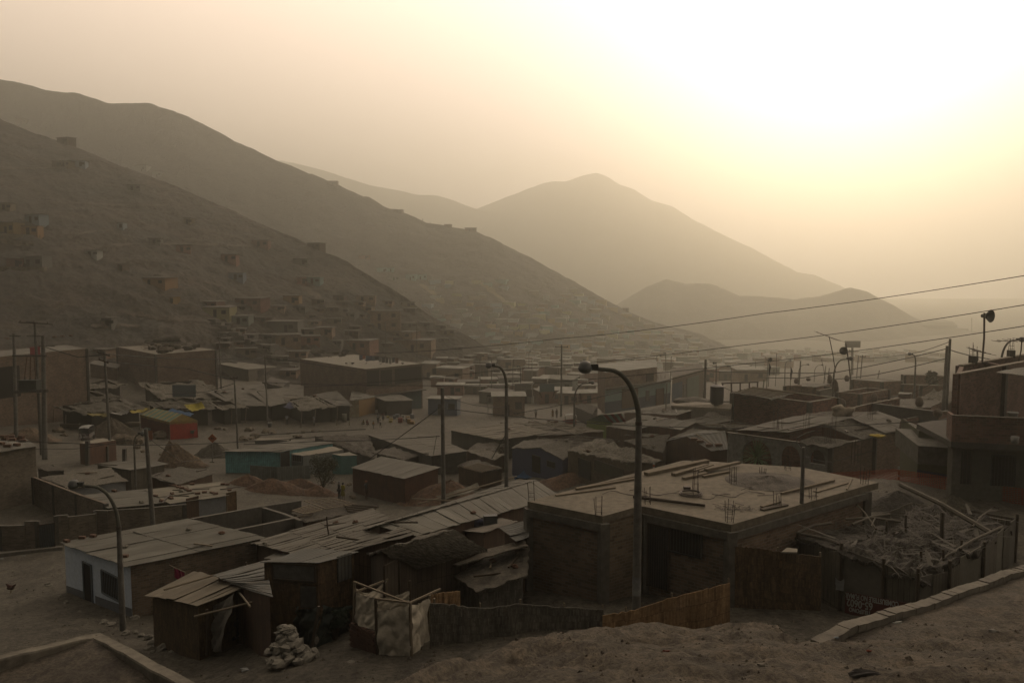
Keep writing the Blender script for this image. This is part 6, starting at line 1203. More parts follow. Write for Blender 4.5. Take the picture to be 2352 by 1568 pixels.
cols = [(.1, .12, .2), (.45, .1, .05), (.15, .2, .3), (.12, .16, .26), (.2, .25, .32), (.04, .04, .05), (.3, .3, .32), (.05, .06, .08), (.1, .1, .1), (.35, .34, .33), (.06, .08, .12), (.2, .1, .08)]
nm = ['navy', 'red', 'slate blue', 'blue', 'pale blue', 'black', 'grey', 'dark grey', 'charcoal', 'off white', 'dark blue', 'maroon']
for i, c_ in enumerate(cols):
    p = wa.lerp(wb_, (i + .5) / 12) - Vector((0, 0, .08)); w = e * r_.uniform(.3, .5); h = r_.uniform(.7, 1.2); solo(MB().face([p - w - Vector((0, 0, h)), p + w - Vector((0, 0, h * r_.uniform(.8, 1.1))), p + w, p - w]).face([p - w + n * .03, p + w + n * .03, p + w - Vector((0, 0, h)) + n * .03, p - w - Vector((0, 0, h)) + n * .03]), 'washing', mat('fabric', c_), '%s garment on the rooftop clothesline, %s from the left' % (nm[i], ORDW[i]), 'laundry', 'washing on the clothesline')
def junk(label_f, area, z, n_, group, seed, s=(.3, .9), m=(WOODD, THATD, DARK, CONCD)):
    q_ = random.Random(seed); P4 = [Z(p, z) for p in area]
    for i in range(n_):
        p = bil(P4, q_.random(), q_.random()); a_ = q_.uniform(0, 3.1); kk = q_.random(); mb = MB(); sz = q_.uniform(*s)
        if kk < .45: mb.bar(p + Vector((0, 0, q_.uniform(.05, .5))), p + Vector((math.cos(a_) * sz * 2.6, math.sin(a_) * sz * 2.6, q_.uniform(.05, .7))), .12, .08); t_ = 'plank'
        elif kk < .8: mb.blob(p + Vector((0, 0, sz * .3)), sz, sz * .7, sz * .5, .35, i); t_ = 'bundle'
        else: mb.box(p, sz, sz * .8, sz * .7, rz=a_); t_ = 'crate'
        solo(mb, t_, q_.choice(m), label_f % t_, t_, group, t_ == 'bundle')
junk('dark %s in the clutter stored on the corner building roof', [A2(460, 500), A2(760, 520), A2(900, 460), A2(600, 450)], 5.2, 34, 'clutter on the corner building roof', 5)
junk('small dark %s along the roof edge of the corner building', [A2(820, 560), A2(1000, 600), A2(1400, 560), A2(1100, 520)], 5.2, 9, 'bits along the corner building roof edge', 6, (.15, .35))
LBB, lbc = box_building('square two storey brick building with timber stored on its flat roof', Z(P(357, 814), 8.7), Z(P(269.5, 797), 8.7), Z(P(495, 803.6), 8.7), 8.7, -3, [BM, BM, BM, BM], mat('concrete', (.36, .31, .24), (.28, .24, .19)), pil=True)
junk('dusty %s in the timber stored on the square brick building', [A1(1180, 440), A1(1420, 470), A1(1800, 430), A1(1500, 370)], 8.75, 34, 'timber store on the square brick building', 7, (.4, 1.1), (WOOD, WOODD, THATD))
solo(MB().blob(Z(A1(1480, 375), 9.3), 3.2, 2.0, 1.3, .4, 3, 18, 12), 'brushwood_pile', THATD, 'heap of dark brushwood on the square brick building', 'brushwood', None)
LBA, lba = box_building('long brick workshop with a dusty sheet roof cut off by the left edge', Z(P(198, 800.5), 11.6), Z(P(-170, 836), 11.6), Z(P(150, 792), 11.6), 11.6, 3, [BM, BM, BM, BM], CORR, ops=[(0, A1(-60, 600), A1(182, 845), dict(kind='gate', m=DARK, off=.05, label='dark panel for the unlit wide garage opening')), (0, A1(262, 415), A1(352, 478), dict(kind='sign', m=mat('plain', (.30, .03, .04), (.2, .03, .05)), off=.1, label='small red sign'))], pil=True)  # the unlit garage depth is a flat dark panel
RF('long grey roofed store between the two big brick buildings', [A1(1930, 560, 3), A1(2190, 610, 2.8), A2(410, 580, 2.8), A2(40, 520, 3)], wm=mat('concrete', (.20, .17, .13), (.15, .125, .1)), rm=mat('corr', (.34, .31, .26), (.27, .245, .2)), j=.01, ops=[(1, A2(68, 622), A2(125, 690), dict(kind='window', m=DARK)), (1, A2(215, 612), A2(265, 680), dict(kind='window', m=DARK)), (1, A2(280, 602), A2(358, 670), dict(kind='window', m=DARK))])
RF('low brick store left of the square brick building', [A1(785, 560, 2.5), A1(1035, 600, 2.4), A1(1060, 570, 2.5), A1(830, 535, 2.5)], wm=BM, rm=CORR)
MK = [('ragged mat roof at the far left of the market', [(520, 838), (700, 902), (1065, 848), (780, 788)]), ('pointed mat roof behind the far left of the market', [(708, 742), (790, 782), (1125, 748), (950, 688)]), ('long sagging mat roof with yellow awnings at its edge', [(468, 935), (760, 1000), (1300, 955), (1080, 862)]),
      ('high pitched mat roof below the square brick building', [(1215, 730), (1420, 872), (2065, 850), (1745, 700)]), ('low mat roof beside the faded blue sign', [(1250, 880), (1385, 955), (1900, 960), (1860, 878)]), ('mat roof behind the yellow tarpaulin', [(1800, 890), (1960, 965), (2190, 942), (2060, 880)])]
for i, (lb, q_) in enumerate(MK): RF(lb, [A1(*q_[0], 3.0), A1(*q_[1], 2.6), A1(*q_[2], 2.7), A1(*q_[3], 3.3)], wm=mat('plain', (.05, .042, .033), (.035, .03, .025)), rm=[THAG, THAT][i % 2], rk='thatch', amp=.35, name='market_roof', cat='market stall', ins=1.2, sag=.25)  # near-black walls stand in for the shade under the market roofs
MK2 = [('smooth grey market roof below the long store', [(1960, 762), (2205, 930), (2480, 940), (2420, 745)]), ('wide market roof with a blue cloth at its edge', [(2100, 840), (2260, 935), (2700, 920), (2640, 790)])]
RF('smooth grey market roof right of the yellow tarpaulin', [A2(-380, 800, 3), A2(-130, 932, 2.6), A2(175, 938, 2.6), A2(120, 740, 3.2)], wm=DARK, rm=GREYR, j=.05, name='market_roof', cat='market stall', ins=1.2)  # dark walls imitate the shaded space below, as for its neighbours
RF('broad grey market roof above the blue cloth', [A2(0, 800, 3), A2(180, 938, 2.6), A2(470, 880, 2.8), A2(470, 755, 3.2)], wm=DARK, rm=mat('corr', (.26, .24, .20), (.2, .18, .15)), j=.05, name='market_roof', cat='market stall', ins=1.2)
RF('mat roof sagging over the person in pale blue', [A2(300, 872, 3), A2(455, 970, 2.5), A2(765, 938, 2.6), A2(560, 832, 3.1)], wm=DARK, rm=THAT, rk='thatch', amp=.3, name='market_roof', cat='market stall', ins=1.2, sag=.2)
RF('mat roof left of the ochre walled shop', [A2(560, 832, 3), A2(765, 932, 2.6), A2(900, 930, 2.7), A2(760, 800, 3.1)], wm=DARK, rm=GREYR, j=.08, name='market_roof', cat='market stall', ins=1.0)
RF('ochre walled shop under a mended sheet roof', [A2(880, 885, 2.9), A2(960, 880, 2.9), A2(1108, 855, 2.9), A2(900, 800, 3.1)], wm=mat('plain', (.36, .20, .07), (.28, .16, .06)), rm=CORR, j=.06, name='shop', cat='shop', ins=.1, wmats=[mat('fabric', (.45, .40, .30), (.3, .2, .1)), mat('plain', (.36, .20, .07), (.28, .16, .06)), BM, BM])
RF('street kiosk crammed with goods under a flat sheet roof', [A2(1115, 855, 2.8), A2(1200, 892, 2.6), A2(1440, 885, 2.6), A2(1310, 828, 2.9)], wm=mat('plain', (.05, .045, .04), (.04, .035, .03)), rm=CORR, name='kiosk', cat='kiosk', ins=.3)
r_ = random.Random(31)
for i in range(16):
    x, y = r_.uniform(1215, 1440), r_.uniform(1030, 1092); p = H(A2(x, y), 0); c_ = r_.choice([(.4, .22, .05), (.3, .3, .32), (.35, .08, .06), (.45, .35, .1), (.2, .22, .25), (.5, .47, .42)]); solo(MB().box(p, r_.uniform(.4, .8), .5, r_.uniform(.3, .8), rz=r_.uniform(-.3, .3)), 'goods_box', mat('plain', c_), 'small colourful box of goods set out in front of the street kiosk', 'goods', 'goods in front of the kiosk')
for i, (x, y0, y1) in enumerate(((470, 960, 1080), (578, 1010, 1135), (1388, 790, 880), (1862, 975, 1105), (2040, 960, 1100), (2165, 950, 1080), (725, 845, 905), (890, 705, 760), (1187, 583, 725))):
    b = H(A1(x, y1), 0); stick('thin post under the edge of the market roofs, %s of nine' % ORDW[i], b, D(A1(x + rnd.uniform(-8, 8), y0), b.y), .07, 'market_post', WOOD, 'post', 'posts of the market')
for i, (x, y0, y1) in enumerate(((450, 960, 1125), (765, 935, 1105), (570, 965, 1100), (876, 880, 1105), (1265, 895, 1000))):
    b = H(A2(x, y1), 0); stick('bent post at the front of the market, %s of five left of the kiosk' % ORDW[i], b, D(A2(x + 10, y0), b.y), .06, 'market_post', WOOD, 'post', 'front posts of the market')
def tarp(label, pts, c_, amp=.3, cat='tarpaulin', name='tarpaulin', sag=.3, m=None):
    q_ = [V3(p) for p in pts]; mb = MB(); drape(mb, q_, amp, .35, .015, .15, sag); return solo(mb, name, m or mat('fabric', c_), label, cat, None, True)
tarp('bright yellow tarpaulin peaked over the market roofs', [A1(1620, 925, 3.6), A1(1690, 968, 3.3), A1(1812, 938, 3.4), A1(1775, 893, 4.2)], (.62, .50, .04)); tarp('blue plastic sheet behind the striped tent', [A1(1470, 975, 3.1), A1(1690, 1018, 2.9), A1(1705, 992, 3.0), A1(1520, 955, 3.2)], (.03, .14, .34))
tarp('ochre yellow awning edge left of the striped tent', [A1(1140, 985, 2.9), A1(1190, 995, 2.8), A1(1325, 962, 2.9), A1(1290, 945, 3.1)], (.50, .38, .05)); tarp('pale awning strip beside the ochre awning', [A1(960, 990, 2.8), A1(1060, 1008, 2.6), A1(1140, 975, 2.8), A1(1080, 965, 2.9)], (.36, .34, .31)); tarp('yellowish awning strip at the left of the market', [A1(765, 995, 2.7), A1(840, 1018, 2.5), A1(960, 1012, 2.6), A1(930, 990, 2.8)], (.40, .32, .10))
tarp('dark blue cloth hanging from the market roof edge', [A2(285, 940, 2.6), A2(380, 945, 2.4), A2(415, 935, 2.5), A2(350, 900, 2.9)], (.07, .08, .17))
# striped tent
def tent(label, fl, fr, rr, rl, apex_f, apex_b, m_l, m_r, m_front, m_side, base_h=2.2):
    g0_, c = V3(fl), None; q_ = [V3(p) for p in (fl, fr, rr, rl)]; af, ab = V3(apex_f), V3(apex_b); cc = sum(q_, Vector()) / 4; root = thing('tent', label, 'tent', (cc.x, cc.y, g(cc.x, cc.y)))
    MB().face([q_[3], q_[0], af, ab]).build('canopy', m_l, root); MB().face([q_[1], q_[2], ab, af]).build('canopy', m_r, root); MB().face([q_[0], q_[1], af]).build('gable', m_front, root); MB().face([q_[2], q_[3], ab]).build('gable', m_front, root)
    for p in q_: MB().bar(Vector((p.x, p.y, g(p.x, p.y) - .2)), p, .07).build('pole', WOOD, root)
    return root, q_
TS = mat('stripe', (.12, .26, .20), (.42, .32, .14), .9, 1.1); TF = mat('fabric', (.40, .27, .05), (.32, .2, .08)); RED = mat('fabric', (.60, .05, .03), (.48, .04, .03))
tn, tq = tent('market tent with green and ochre stripes and red side walls', A1(1495, 1075, 2.5), A1(1742, 1060, 2.5), A1(1600, 1010, 2.6), A1(1240, 1010, 2.5), A1(1612, 1004, 3.5), A1(1360, 950, 3.4), TS, TS, TF, RED)
wl = [tq[0], tq[1]]; MB().face([Vector((tq[0].x, tq[0].y, g(tq[0].x, tq[0].y))), Vector((tq[1].x, tq[1].y, g(tq[1].x, tq[1].y) - .6)), tq[1], tq[0]]).build('side_wall', RED, tn); MB().face([Vector((tq[3].x, tq[3].y, g(tq[3].x, tq[3].y) + .6)), Vector((tq[0].x, tq[0].y, g(tq[0].x, tq[0].y))), tq[0], tq[3]]).build('side_wall', mat('fabric', (.16, .02, .015), (.1, .02, .02)), tn)
mb = MB(); 
for a_, b_ in ((tq[3], tq[0]), (tq[0], tq[1])):
    for k in range(9): p, q2 = a_.lerp(b_, k / 9), a_.lerp(b_, (k + 1) / 9); mb.face([p - Vector((0, .03, .35)), q2 - Vector((0, .03, .35 - .1 * (k % 2))), q2 - Vector((0, .03, 0)), p - Vector((0, .03, 0))])
mb.build('valance', TF, tn)
GS = mat('stripe', (.36, .07, .075), (.33, .42, .36), .9, 1.4); GG = mat('fabric', (.12, .27, .16), (.09, .22, .13)); LG = mat('fabric', (.20, .30, .02), (.16, .25, .02))
t2, q2 = tent('green gabled tent with red and white stripes on one slope', A3(765, 1062, 2.0), A3(990, 1082, 2.0), A3(1112, 1072, 2.0), A3(900, 1050, 2.0), A3(880, 1012, 3.1), A3(1075, 1000, 3.0), GG, GS, GG, LG)
MB().face([Vector((q2[0].x, q2[0].y, g(q2[0].x, q2[0].y))), Vector((q2[1].x, q2[1].y, g(q2[1].x, q2[1].y))), q2[1], q2[0]]).build('side_wall', LG, t2)
# faded sign, arrow sign, small sign
def sign_post(label, px, ytop, ybase, w, h, m, diamond=False, arrow=None, legs=1, name='road_sign', cat='sign', lo=None):
    b = H(P(px, ybase), 0); t = D(P(px, ytop), b.y); root = thing(name, label, cat, b); k = b.y / F
    mb = MB().tube([b, t - Vector((0, 0, h * .5))], .045, 6); mb.build('post', POLE, root); c = t - Vector((0, 0, h * .5)); y_ = Vector((0, -.06, 0))
    q_ = [c + Vector((0, 0, -h / 2)), c + Vector((w / 2, 0, 0)), c + Vector((0, 0, h / 2)), c + Vector((-w / 2, 0, 0))] if diamond else [c + Vector((sx * w / 2, 0, sz * h / 2)) for sx, sz in ((-1, -1), (1, -1), (1, 1), (-1, 1))]
    MB().slab([p + y_ for p in q_], .03, (0, 1, 0)).build('panel', m, root)
    if arrow: mb = MB(); s = w * .2; mb.face([c + y_ * 1.3 + Vector((-s, 0, 0)), c + y_ * 1.3 + Vector((-s * .2, 0, -s * .6)), c + y_ * 1.3 + Vector((-s * .2, 0, s * .6))]); mb.face([c + y_ * 1.3 + Vector((x_ * s, 0, z_ * s)) for x_, z_ in ((-.2, -.18), (1.1, -.18), (1.1, .18), (-.2, .18))]); mb.build('arrow', DARK, root)
    MB().box(b, .5, .3, .12).build('foot', CONC, root); return root
sign_post('orange diamond road sign with a black arrow pointing left', A1(1873, 0)[0], A1(0, 1178)[1], A1(0, 1432)[1], 1.05, 1.05, mat('plain', (.50, .11, .02), (.42, .09, .02)), True, True)
sign_post('small orange rectangular sign among the boulders', A1(1322, 0)[0], A1(0, 1150)[1], A1(0, 1245)[1], .7, 1.3, mat('plain', (.42, .13, .06), (.35, .1, .05)))
sb = H(A1(1625, 855), 2.8); fsn = thing('faded_sign', 'faded pale blue signboard standing on the market roofs', 'sign', sb); MB().slab([sb + Vector((-1.9, 0, 0)), sb + Vector((1.9, 0, 0)), sb + Vector((1.9, 0, 2.0)), sb + Vector((-1.9, 0, 2.0))], .05, (0, 1, 0)).build('panel', mat('plain', (.20, .25, .27), (.15, .18, .19)), fsn); MB().bar(sb + Vector((-1.5, .1, -1)), sb + Vector((-1.5, .1, 0)), .08).bar(sb + Vector((1.5, .1, -1)), sb + Vector((1.5, .1, 0)), .08).build('legs', WOODD, fsn)
# benches / tables / trailer, boulders, mototaxis
def table(label, px, py, w, d, h, m, cat='table', name='market_table'):
    b = H(P(px, py), 0); root = thing(name, label, cat, b); MB().box(b + Vector((0, 0, h)), w, d, .08).build('table_top', m, root)
    MB().box(b + Vector((0, -d / 2 + .02, h - .35)), w * .98, .03, .35).build('cloth_skirt', m, root)
    for sx in (-1, 1):
        for sy in (-1, 1): MB().bar(b + Vector((sx * w * .45, sy * d * .42, -.1)), b + Vector((sx * w * .45, sy * d * .42, h)), .06).build('leg', WOODD, root)
table('long table with a pale green cover in front of the striped tent', *A1(1395, 1185), 3.6, 1.1, .95, mat('fabric', (.20, .27, .25), (.14, .2, .19))); table('long table with a green cover beside the red tent wall', *A1(1600, 1205), 4.2, 1.2, .95, mat('fabric', (.10, .20, .14), (.07, .14, .1)))
table('plank bench under the left market roof', *A1(620, 1145), 2.6, .5, .8, WOODD); table('small table with goods under the market awning', *A1(1180, 1135), 2.2, .8, .9, WOOD)
tr = H(A2(205, 1262), 0); trt = thing('cart', 'long grey metal cart bed parked on the road verge', 'cart', tr); MB().box(tr + Vector((0, 0, .5)), 4.6, 1.7, .1).build('bed', mat('plain', (.36, .31, .24), (.26, .22, .18)), trt); MB().box(tr + Vector((0, -.83, .1)), 4.55, .06, .5).box(tr + Vector((0, .83, .1)), 4.55, .06, .5).build('side_panel', mat('plain', (.16, .165, .15), (.12, .12, .11)), trt)
for sx in (-1.6, 1.6): MB().lathe(tr + Vector((sx, -.6, .05)), [(0, -.08), (.3, -.08), (.3, .08), (0, .08)], 14, M=Matrix.Rotation(R(90), 3, 'X')).build('wheel', DARK, trt)
def mototaxi(label, px, py, body, ang=0):
    b = H(P(px, py), 0); root = thing('mototaxi', label, 'mototaxi', b); M_ = Matrix.Rotation(ang, 3, 'Z'); f = lambda x, y, z: b + M_ @ Vector((x, y, z)); s = MB()
    hw = .62; prof = [(-.75, .35), (-.75, .95), (.75, .85), (.95, .35)]
    for sy in (-hw, hw): MB().face([f(x, sy, z) for x, z in prof]).build('side_panel', body, root)
    MB().face([f(-.75, -hw, .35), f(-.75, hw, .35), f(-.75, hw, 1.0), f(-.75, -hw, 1.0)]).face([f(-.75, -hw, .35), f(.95, -hw, .35), f(.95, hw, .35), f(-.75, hw, .35)]).build('tub', body, root)
    rows = [[f(x, sy * hw * 1.03, z) for sy in (-1, -.5, 0, .5, 1)] for x, z in ((-.85, 1.0), (-.82, 1.5), (-.6, 1.75), (0, 1.82), (.7, 1.75), (.95, 1.6))]
    for r__ in rows:
        r__[2] += Vector((0, 0, .08)); r__[1] += Vector((0, 0, .05)); r__[3] += Vector((0, 0, .05))
    MB().grid(rows).build('roof', mat('fabric', (.62, .60, .56), (.5, .48, .45)), root, True)
    for sy in (-1, 1): MB().bar(f(.9, sy * hw, .5), f(.93, sy * hw, 1.6), .05).build('roof_post', STEEL, root)
    MB().face([f(.93, -hw, .95), f(.93, hw, .95), f(.95, hw, 1.55), f(.95, -hw, 1.55)]).build('windscreen', mat('plain', (.10, .11, .12), (.08, .08, .09), .2), root)
    for x, y in ((-.35, -hw - .06), (-.35, hw + .06), (1.35, 0)): MB().lathe(f(x, y, .25), [(0, -.06), (.22, -.06), (.25, -.03), (.25, .03), (.22, .06), (0, .06)], 14, M=M_ @ Matrix.Rotation(R(90), 3, 'X')).build('wheel', DARK, root)
    MB().tube([f(.95, 0, .6), f(1.2, 0, .85), f(1.35, 0, .3)], .05).tube([f(1.15, -.3, .9), f(1.15, .3, .9)], .025).build('front_fork', STEEL, root); MB().blob(f(1.05, 0, .75), .3, .14, .15, .1, 2).build('fuel_tank', body, root)
    return root
mototaxi('red mototaxi with a white canopy parked beside the green tent', *A3(628, 1108), mat('plain', (.34, .045, .03), (.26, .04, .03), .5), math.pi); mototaxi('mototaxi with a white rounded cab beside the rubble mound at left', *A1(772, 1226), mat('plain', (.40, .38, .36), (.3, .1, .06), .5), -1.5)
BLD = mat('dirt', (.27, .215, .155), (.21, .165, .12), .9, 2)
stones([(*A1(1050, 1262), 42), (*A1(1150, 1262), 40), (*A1(1220, 1265), 34), (*A1(1440, 1215), 40), (*A1(1000, 1200), 26), (*A1(1065, 1180), 28), (*A1(960, 1150), 24), (*A1(1010, 1110), 22), (*A1(1090, 1160), 18), (*A1(520, 1165), 26), (*A1(560, 1200), 18), (*A1(1260, 1195), 20), (*A1(1330, 1215), 18), (*A1(850, 1195), 18), (*A1(440, 1260), 16), (*A1(1215, 1310), 20), (*A1(1260, 1340), 12), (*A1(1420, 1370), 12)], 'rounded boulder on the rubble by the roadside at left', 'boulders by the roadside', BLD, 'boulder', .75)
stones([(*A2(190, 1180), 20), (*A2(130, 1170), 18), (*A2(20, 1145), 12), (*A2(35, 1215), 24), (*A2(430, 1215), 16), (*A2(400, 1210), 12), (*A2(340, 1180), 10), (*A2(470, 1170), 12), (*A2(560, 1165), 12), (*A2(620, 1160), 9), (*A1(2190, 1150), 20), (*A1(2340, 1160), 16), (*A1(1920, 1140), 14), (*A1(1980, 1145), 10), (*A1(2150, 1240), 26), (*A1(2250, 1215), 22), (*A1(2210, 1230), 18)], 'rough boulder lying along the dirt road verge', 'boulders along the road', BLD, 'boulder', .7)
stones([(*B2(120, 145), 24), (*B2(250, 130), 16), (*B2(310, 135), 14), (*B2(360, 145), 15), (*B2(470, 180), 14), (*B2(540, 195), 16), (*B2(590, 205), 18), (*B2(600, 120), 14), (*B2(750, 225), 20), (*B2(720, 135), 14), (*B2(925, 205), 14), (*B2(520, 165), 12), (*B2(200, 140), 14), (*B2(1040, 180), 30), (*B2(980, 195), 22)], 'rough stone lying in the dug earth near the standing people', 'stones in the dug earth', BLD, 'stone', .7)
solo(MB().lathe(H(A2(176, 1118), 0), [(0, 0), (.3, 0), (.36, .7), (.38, .72), (.33, .7), (.28, .05)], 12), 'bucket', mat('plain', (.55, .53, .5), (.45, .43, .4)), 'white bucket on the dirt road in front of the market', 'bucket', None, True)
solo(MB().lathe(H(A2(834, 1072), 0), [(0, 0), (.38, 0), (.4, 1.3), (.36, 1.32), (.34, .1)], 14), 'barrel', mat('plain', (.30, .28, .22), (.22, .2, .16)), 'pale barrel standing by the ochre walled shop', 'barrel', None, True)
cable_r = MB(); 
for i in range(26): a_ = H(A1(430 + i * 4, 900), 0); cable_r.bar(H(A1(420 + i * 3.2, 925), 0) + Vector((0, rnd.uniform(-.5, .5), 0)), D(A1(480 + i * 3, 700 + rnd.uniform(-20, 30)), H(A1(460, 900), 0).y), .07)
solo(cable_r, 'cane_bundle', mat('plain', (.22, .10, .05), (.14, .07, .04)), 'tall bundle of reddish canes leaning behind the transformer poles', 'canes')

# ================================================================ shrubs
def bush(label, px, py, wpx, hpx, col_, n_=2600, name='bush', seed=1, dens=.05):
    c = H(P(px, py), 0); w, h = wpx * c.y / F / 2, hpx * c.y / F; r_ = random.Random(seed); root = thing(name, label, 'bush', c); mb = MB(); br = MB(); cl = [(Vector((r_.uniform(-.65, .65) * w, r_.uniform(-.5, .5) * w, h * r_.uniform(.3, .85))), r_.uniform(.25, .5) * w) for _ in range(14)]
    for k in range(10): t = cl[k][0]; br.tube([c, c + t * .5 + Vector((0, 0, .1)), c + t], [.05, .03, .015], 5)
    for k in range(n_):
        o, rr = cl[r_.randrange(14)]; d = Vector((r_.gauss(0, 1), r_.gauss(0, 1), r_.gauss(0, 1))).normalized() * rr * r_.random() ** .4; p = c + o + d; a_ = Vector((r_.uniform(-1, 1), r_.uniform(-1, 1), r_.uniform(-.3, 1))).normalized() * dens * r_.uniform(.7, 1.8); s_ = a_.cross(Vector((r_.uniform(-1, 1), r_.uniform(-1, 1), .3))).normalized() * dens * .35
        mb.face([p - s_, p + s_, p + a_ + s_ * .3, p + a_ - s_ * .3])
    mb.build('foliage', mat('plain', col_, [x * .55 for x in col_]), root); br.build('stem', WOODD, root)
bush('dusty dark green bush in front of the teal booth', 742, 1122, 84, 84, (.095, .105, .06), 4200, seed=3, dens=.09)
bush('dark shrub growing between the reed shack and the latrine', *B2(620, 1260), 66, 80, (.045, .075, .05), 2200, seed=4)
bush('dark creeper behind the curved lamp pole', *E3(1800, 760), 46, 50, (.06, .065, .045), 1500, seed=5, dens=.07)
bush('hazy tree behind the twin poles at right', 2140, 905, 30, 60, (.10, .11, .07), 1500, name='tree', seed=6, dens=.16)

# ================================================================ lamps, poles, wires, antennas
def lamp_at(px_pole, Y, head, label, r0=.13):
    hpt = D(head, Y); bx = (px_pole - CX) / F * Y; z = g(bx, Y); dx = hpt.x - bx; street_lamp((bx, Y, z), hpt.z - z + .08, abs(dx) - .2, math.pi if dx < 0 else 0, label, r0=r0)
lamp_at(1163, 50, (1122, 843), 'tall curved street lamp right of the lone concrete pole', .15); lamp_at(1320.5, 85, (1362, 881), 'curved street lamp rising beside the red mototaxi', .14)
lamp_at(2108, 95, (2089, 815), 'curved street lamp left of the twin poles'); lamp_at(1920, 75, (1955, 826), 'curved street lamp beside the tilted antenna', .11); lamp_at(2306, 60, (2348, 783), 'curved street lamp above the two storey house roof', .13); lamp_at(296, 62, (329, 999), 'short curved street lamp among the sheds at left', .10)
for i, (x, Y, hx, hy) in enumerate(((1196, 150, 1189, 842), (1508, 160, 1517, 817), (1531, 165, 1526, 812), (1648, 120, 1640, 835), (1807, 150, 1816, 829), (1838, 170, 1857, 838), (1102, 170, 1111, 818), (1960, 170, 1951, 806), (1683, 150, 1672, 842), (1875, 190, 1890, 839), (1215, 220, 1218, 808))):
    lamp_at(x, Y, (hx, hy), 'hazy distant street lamp over the town, %s of eleven from the left' % ORDW[sorted([1196, 1508, 1531, 1648, 1807, 1838, 1102, 1960, 1683, 1875, 1215]).index(x)], .12)
def upole(label, px, yt, Y, r_=.16, arms=(), lean=0, ybase=None, name='utility_pole', m=POLE):
    b = Vector(((px - CX) / F * Y, Y, 0)); b.z = g(b.x, b.y) if Y < 150 else down(b.x, b.y); t = D((px + lean, yt), Y); root = thing(name, label, 'utility pole', b); MB().tube([b - Vector((0, 0, .4)), b.lerp(t, .5), t], [r_, r_ * .85, r_ * .7], 10).build('pole', m, root, True)
    for yy, w_, tilt in arms: c = D((px + lean * .8, yy), Y); hw = w_ * Y / F / 2; a_, b2 = c + Vector((-hw, -.15, tilt)), c + Vector((hw, -.15, -tilt)); MB().bar(a_, b2, .12).build('crossarm', WOODD, root); mi = MB(); [mi.lathe(a_.lerp(b2, k) + Vector((0, 0, .06)), [(.05, 0), (.07, .08), (.03, .2), (0, .2)], 8) for k in (.05, .5, .95)]; mi.build('insulator', STEEL, root)
    return root, t
P1, p1t = upole('lone concrete pole rising in front of the broad dusty roof', 1016, 890, 52, .17); upole('pole with a braced crossarm standing on the dirt street', 1290, 792, 138, .2, [(797, 30, 0)]); P5, p5t = upole('thick plain pole left of the red brick compound', 1621, 825, 95, .2)
upole('taller of the twin poles at right', 2182.5, 778, 75, .17); upole('shorter stout pole of the twin poles at right', 2176, 794, 74, .2); P8, p8t = upole('wooden pole with two small arms right of the transformer poles', 240, 806, 86, .17, [(812, 28, .25), (829, 22, .2)])
P11, p11t = upole('thin pole with a small lamp in front of the market', 538, 865, 95, .13, [(868, 18, 0)]); upole('plain pole behind the market beside the corner building', 608.5, 815, 125, .14, [(822, 8, 0)]); upole('thin pole beside the square brick building', 503, 770, 150, .14, [(776, 8, 0)]); upole('stout pole rising among the pale sheet roofs at left', 335, 985, 50, .17)
for i, (x, yt, Y) in enumerate(((1129, 823, 180), (1178, 834, 190), (1222, 824, 200), (1281, 834, 210), (1542, 818, 170), (1532, 880, 120), (1839, 829, 110), (1981, 815, 150), (1972, 816, 160), (800, 716, 200), (885, 738, 195), (957, 740, 200), (1765, 822, 140), (1755, 872, 110), (1897, 840, 160), (1905, 845, 160), (2020, 850, 150), (1450, 822, 260), (1345, 830, 250), (1590, 835, 230))):
    upole('slender hazy pole over the town, %s of twenty counted from the near side' % ordw(i), x, yt, Y, .12, [(yt + 4, 14, 0)] if i in (7, 12, 17) else [])
def transformer():
    Ys = H(P(102, 1055), 0).y; root = thing('transformer_station', 'pair of concrete poles carrying a platform and transformer with crossarms', 'transformer', (D(P(70, 1040), Ys).x, Ys, 2))
    for x, yt, yb, dy, r_ in ((36, 765, 1000, 7, .2), (103, 772, 1056, 0, .24)):
        t = D((x - 4, yt), Ys + dy); b = D((x, yb), Ys + dy); b.z = min(b.z, g(b.x, b.y)); MB().tube([b - Vector((0, 0, .5)), t], [r_ * 1.2, r_ * .8], 12).build('pole', POLE, root, True)
    for (a_, b_, w_) in (((60, 739), (120, 745), .12), ((30, 817), (105, 817), .2), ((32, 900), (108, 897), .3), ((22, 771), (46, 772), .12), ((90, 795), (125, 795), .1), ((62, 772), (100, 772), .1)): MB().bar(D(a_, Ys + 4), D(b_, Ys - .5), w_).build('crossarm', CONCD, root)
    p = D((71, 897), Ys + 2); MB().box(p, 1.9, 1.1, 1.15).build('transformer_tank', mat('plain', (.09, .10, .09), (.06, .065, .06)), root); MB().box(p + Vector((0, 0, 1.15)), 2.1, 1.25, .08).build('tank_lid', mat('plain', (.09, .10, .09), (.06, .065, .06)), root)
    for k in range(3): MB().lathe(p + Vector((-.6 + k * .6, 0, 1.22)), [(.1, 0), (.13, .1), (.06, .2), (.1, .28), (.03, .4), (0, .4)], 8).build('bushing', STEEL, root)
    for k in range(3): MB().tube([p + Vector((-.6 + k * .6, 0, 1.6)), D((62 + k * 8, 820), Ys + 2)], .05, 5).build('cable', mat('plain', (.18, .08, .04)), root)
transformer(); upole('white footed pole behind the transformer', 80, 742, 88, .2, [(742, 70, .1)])
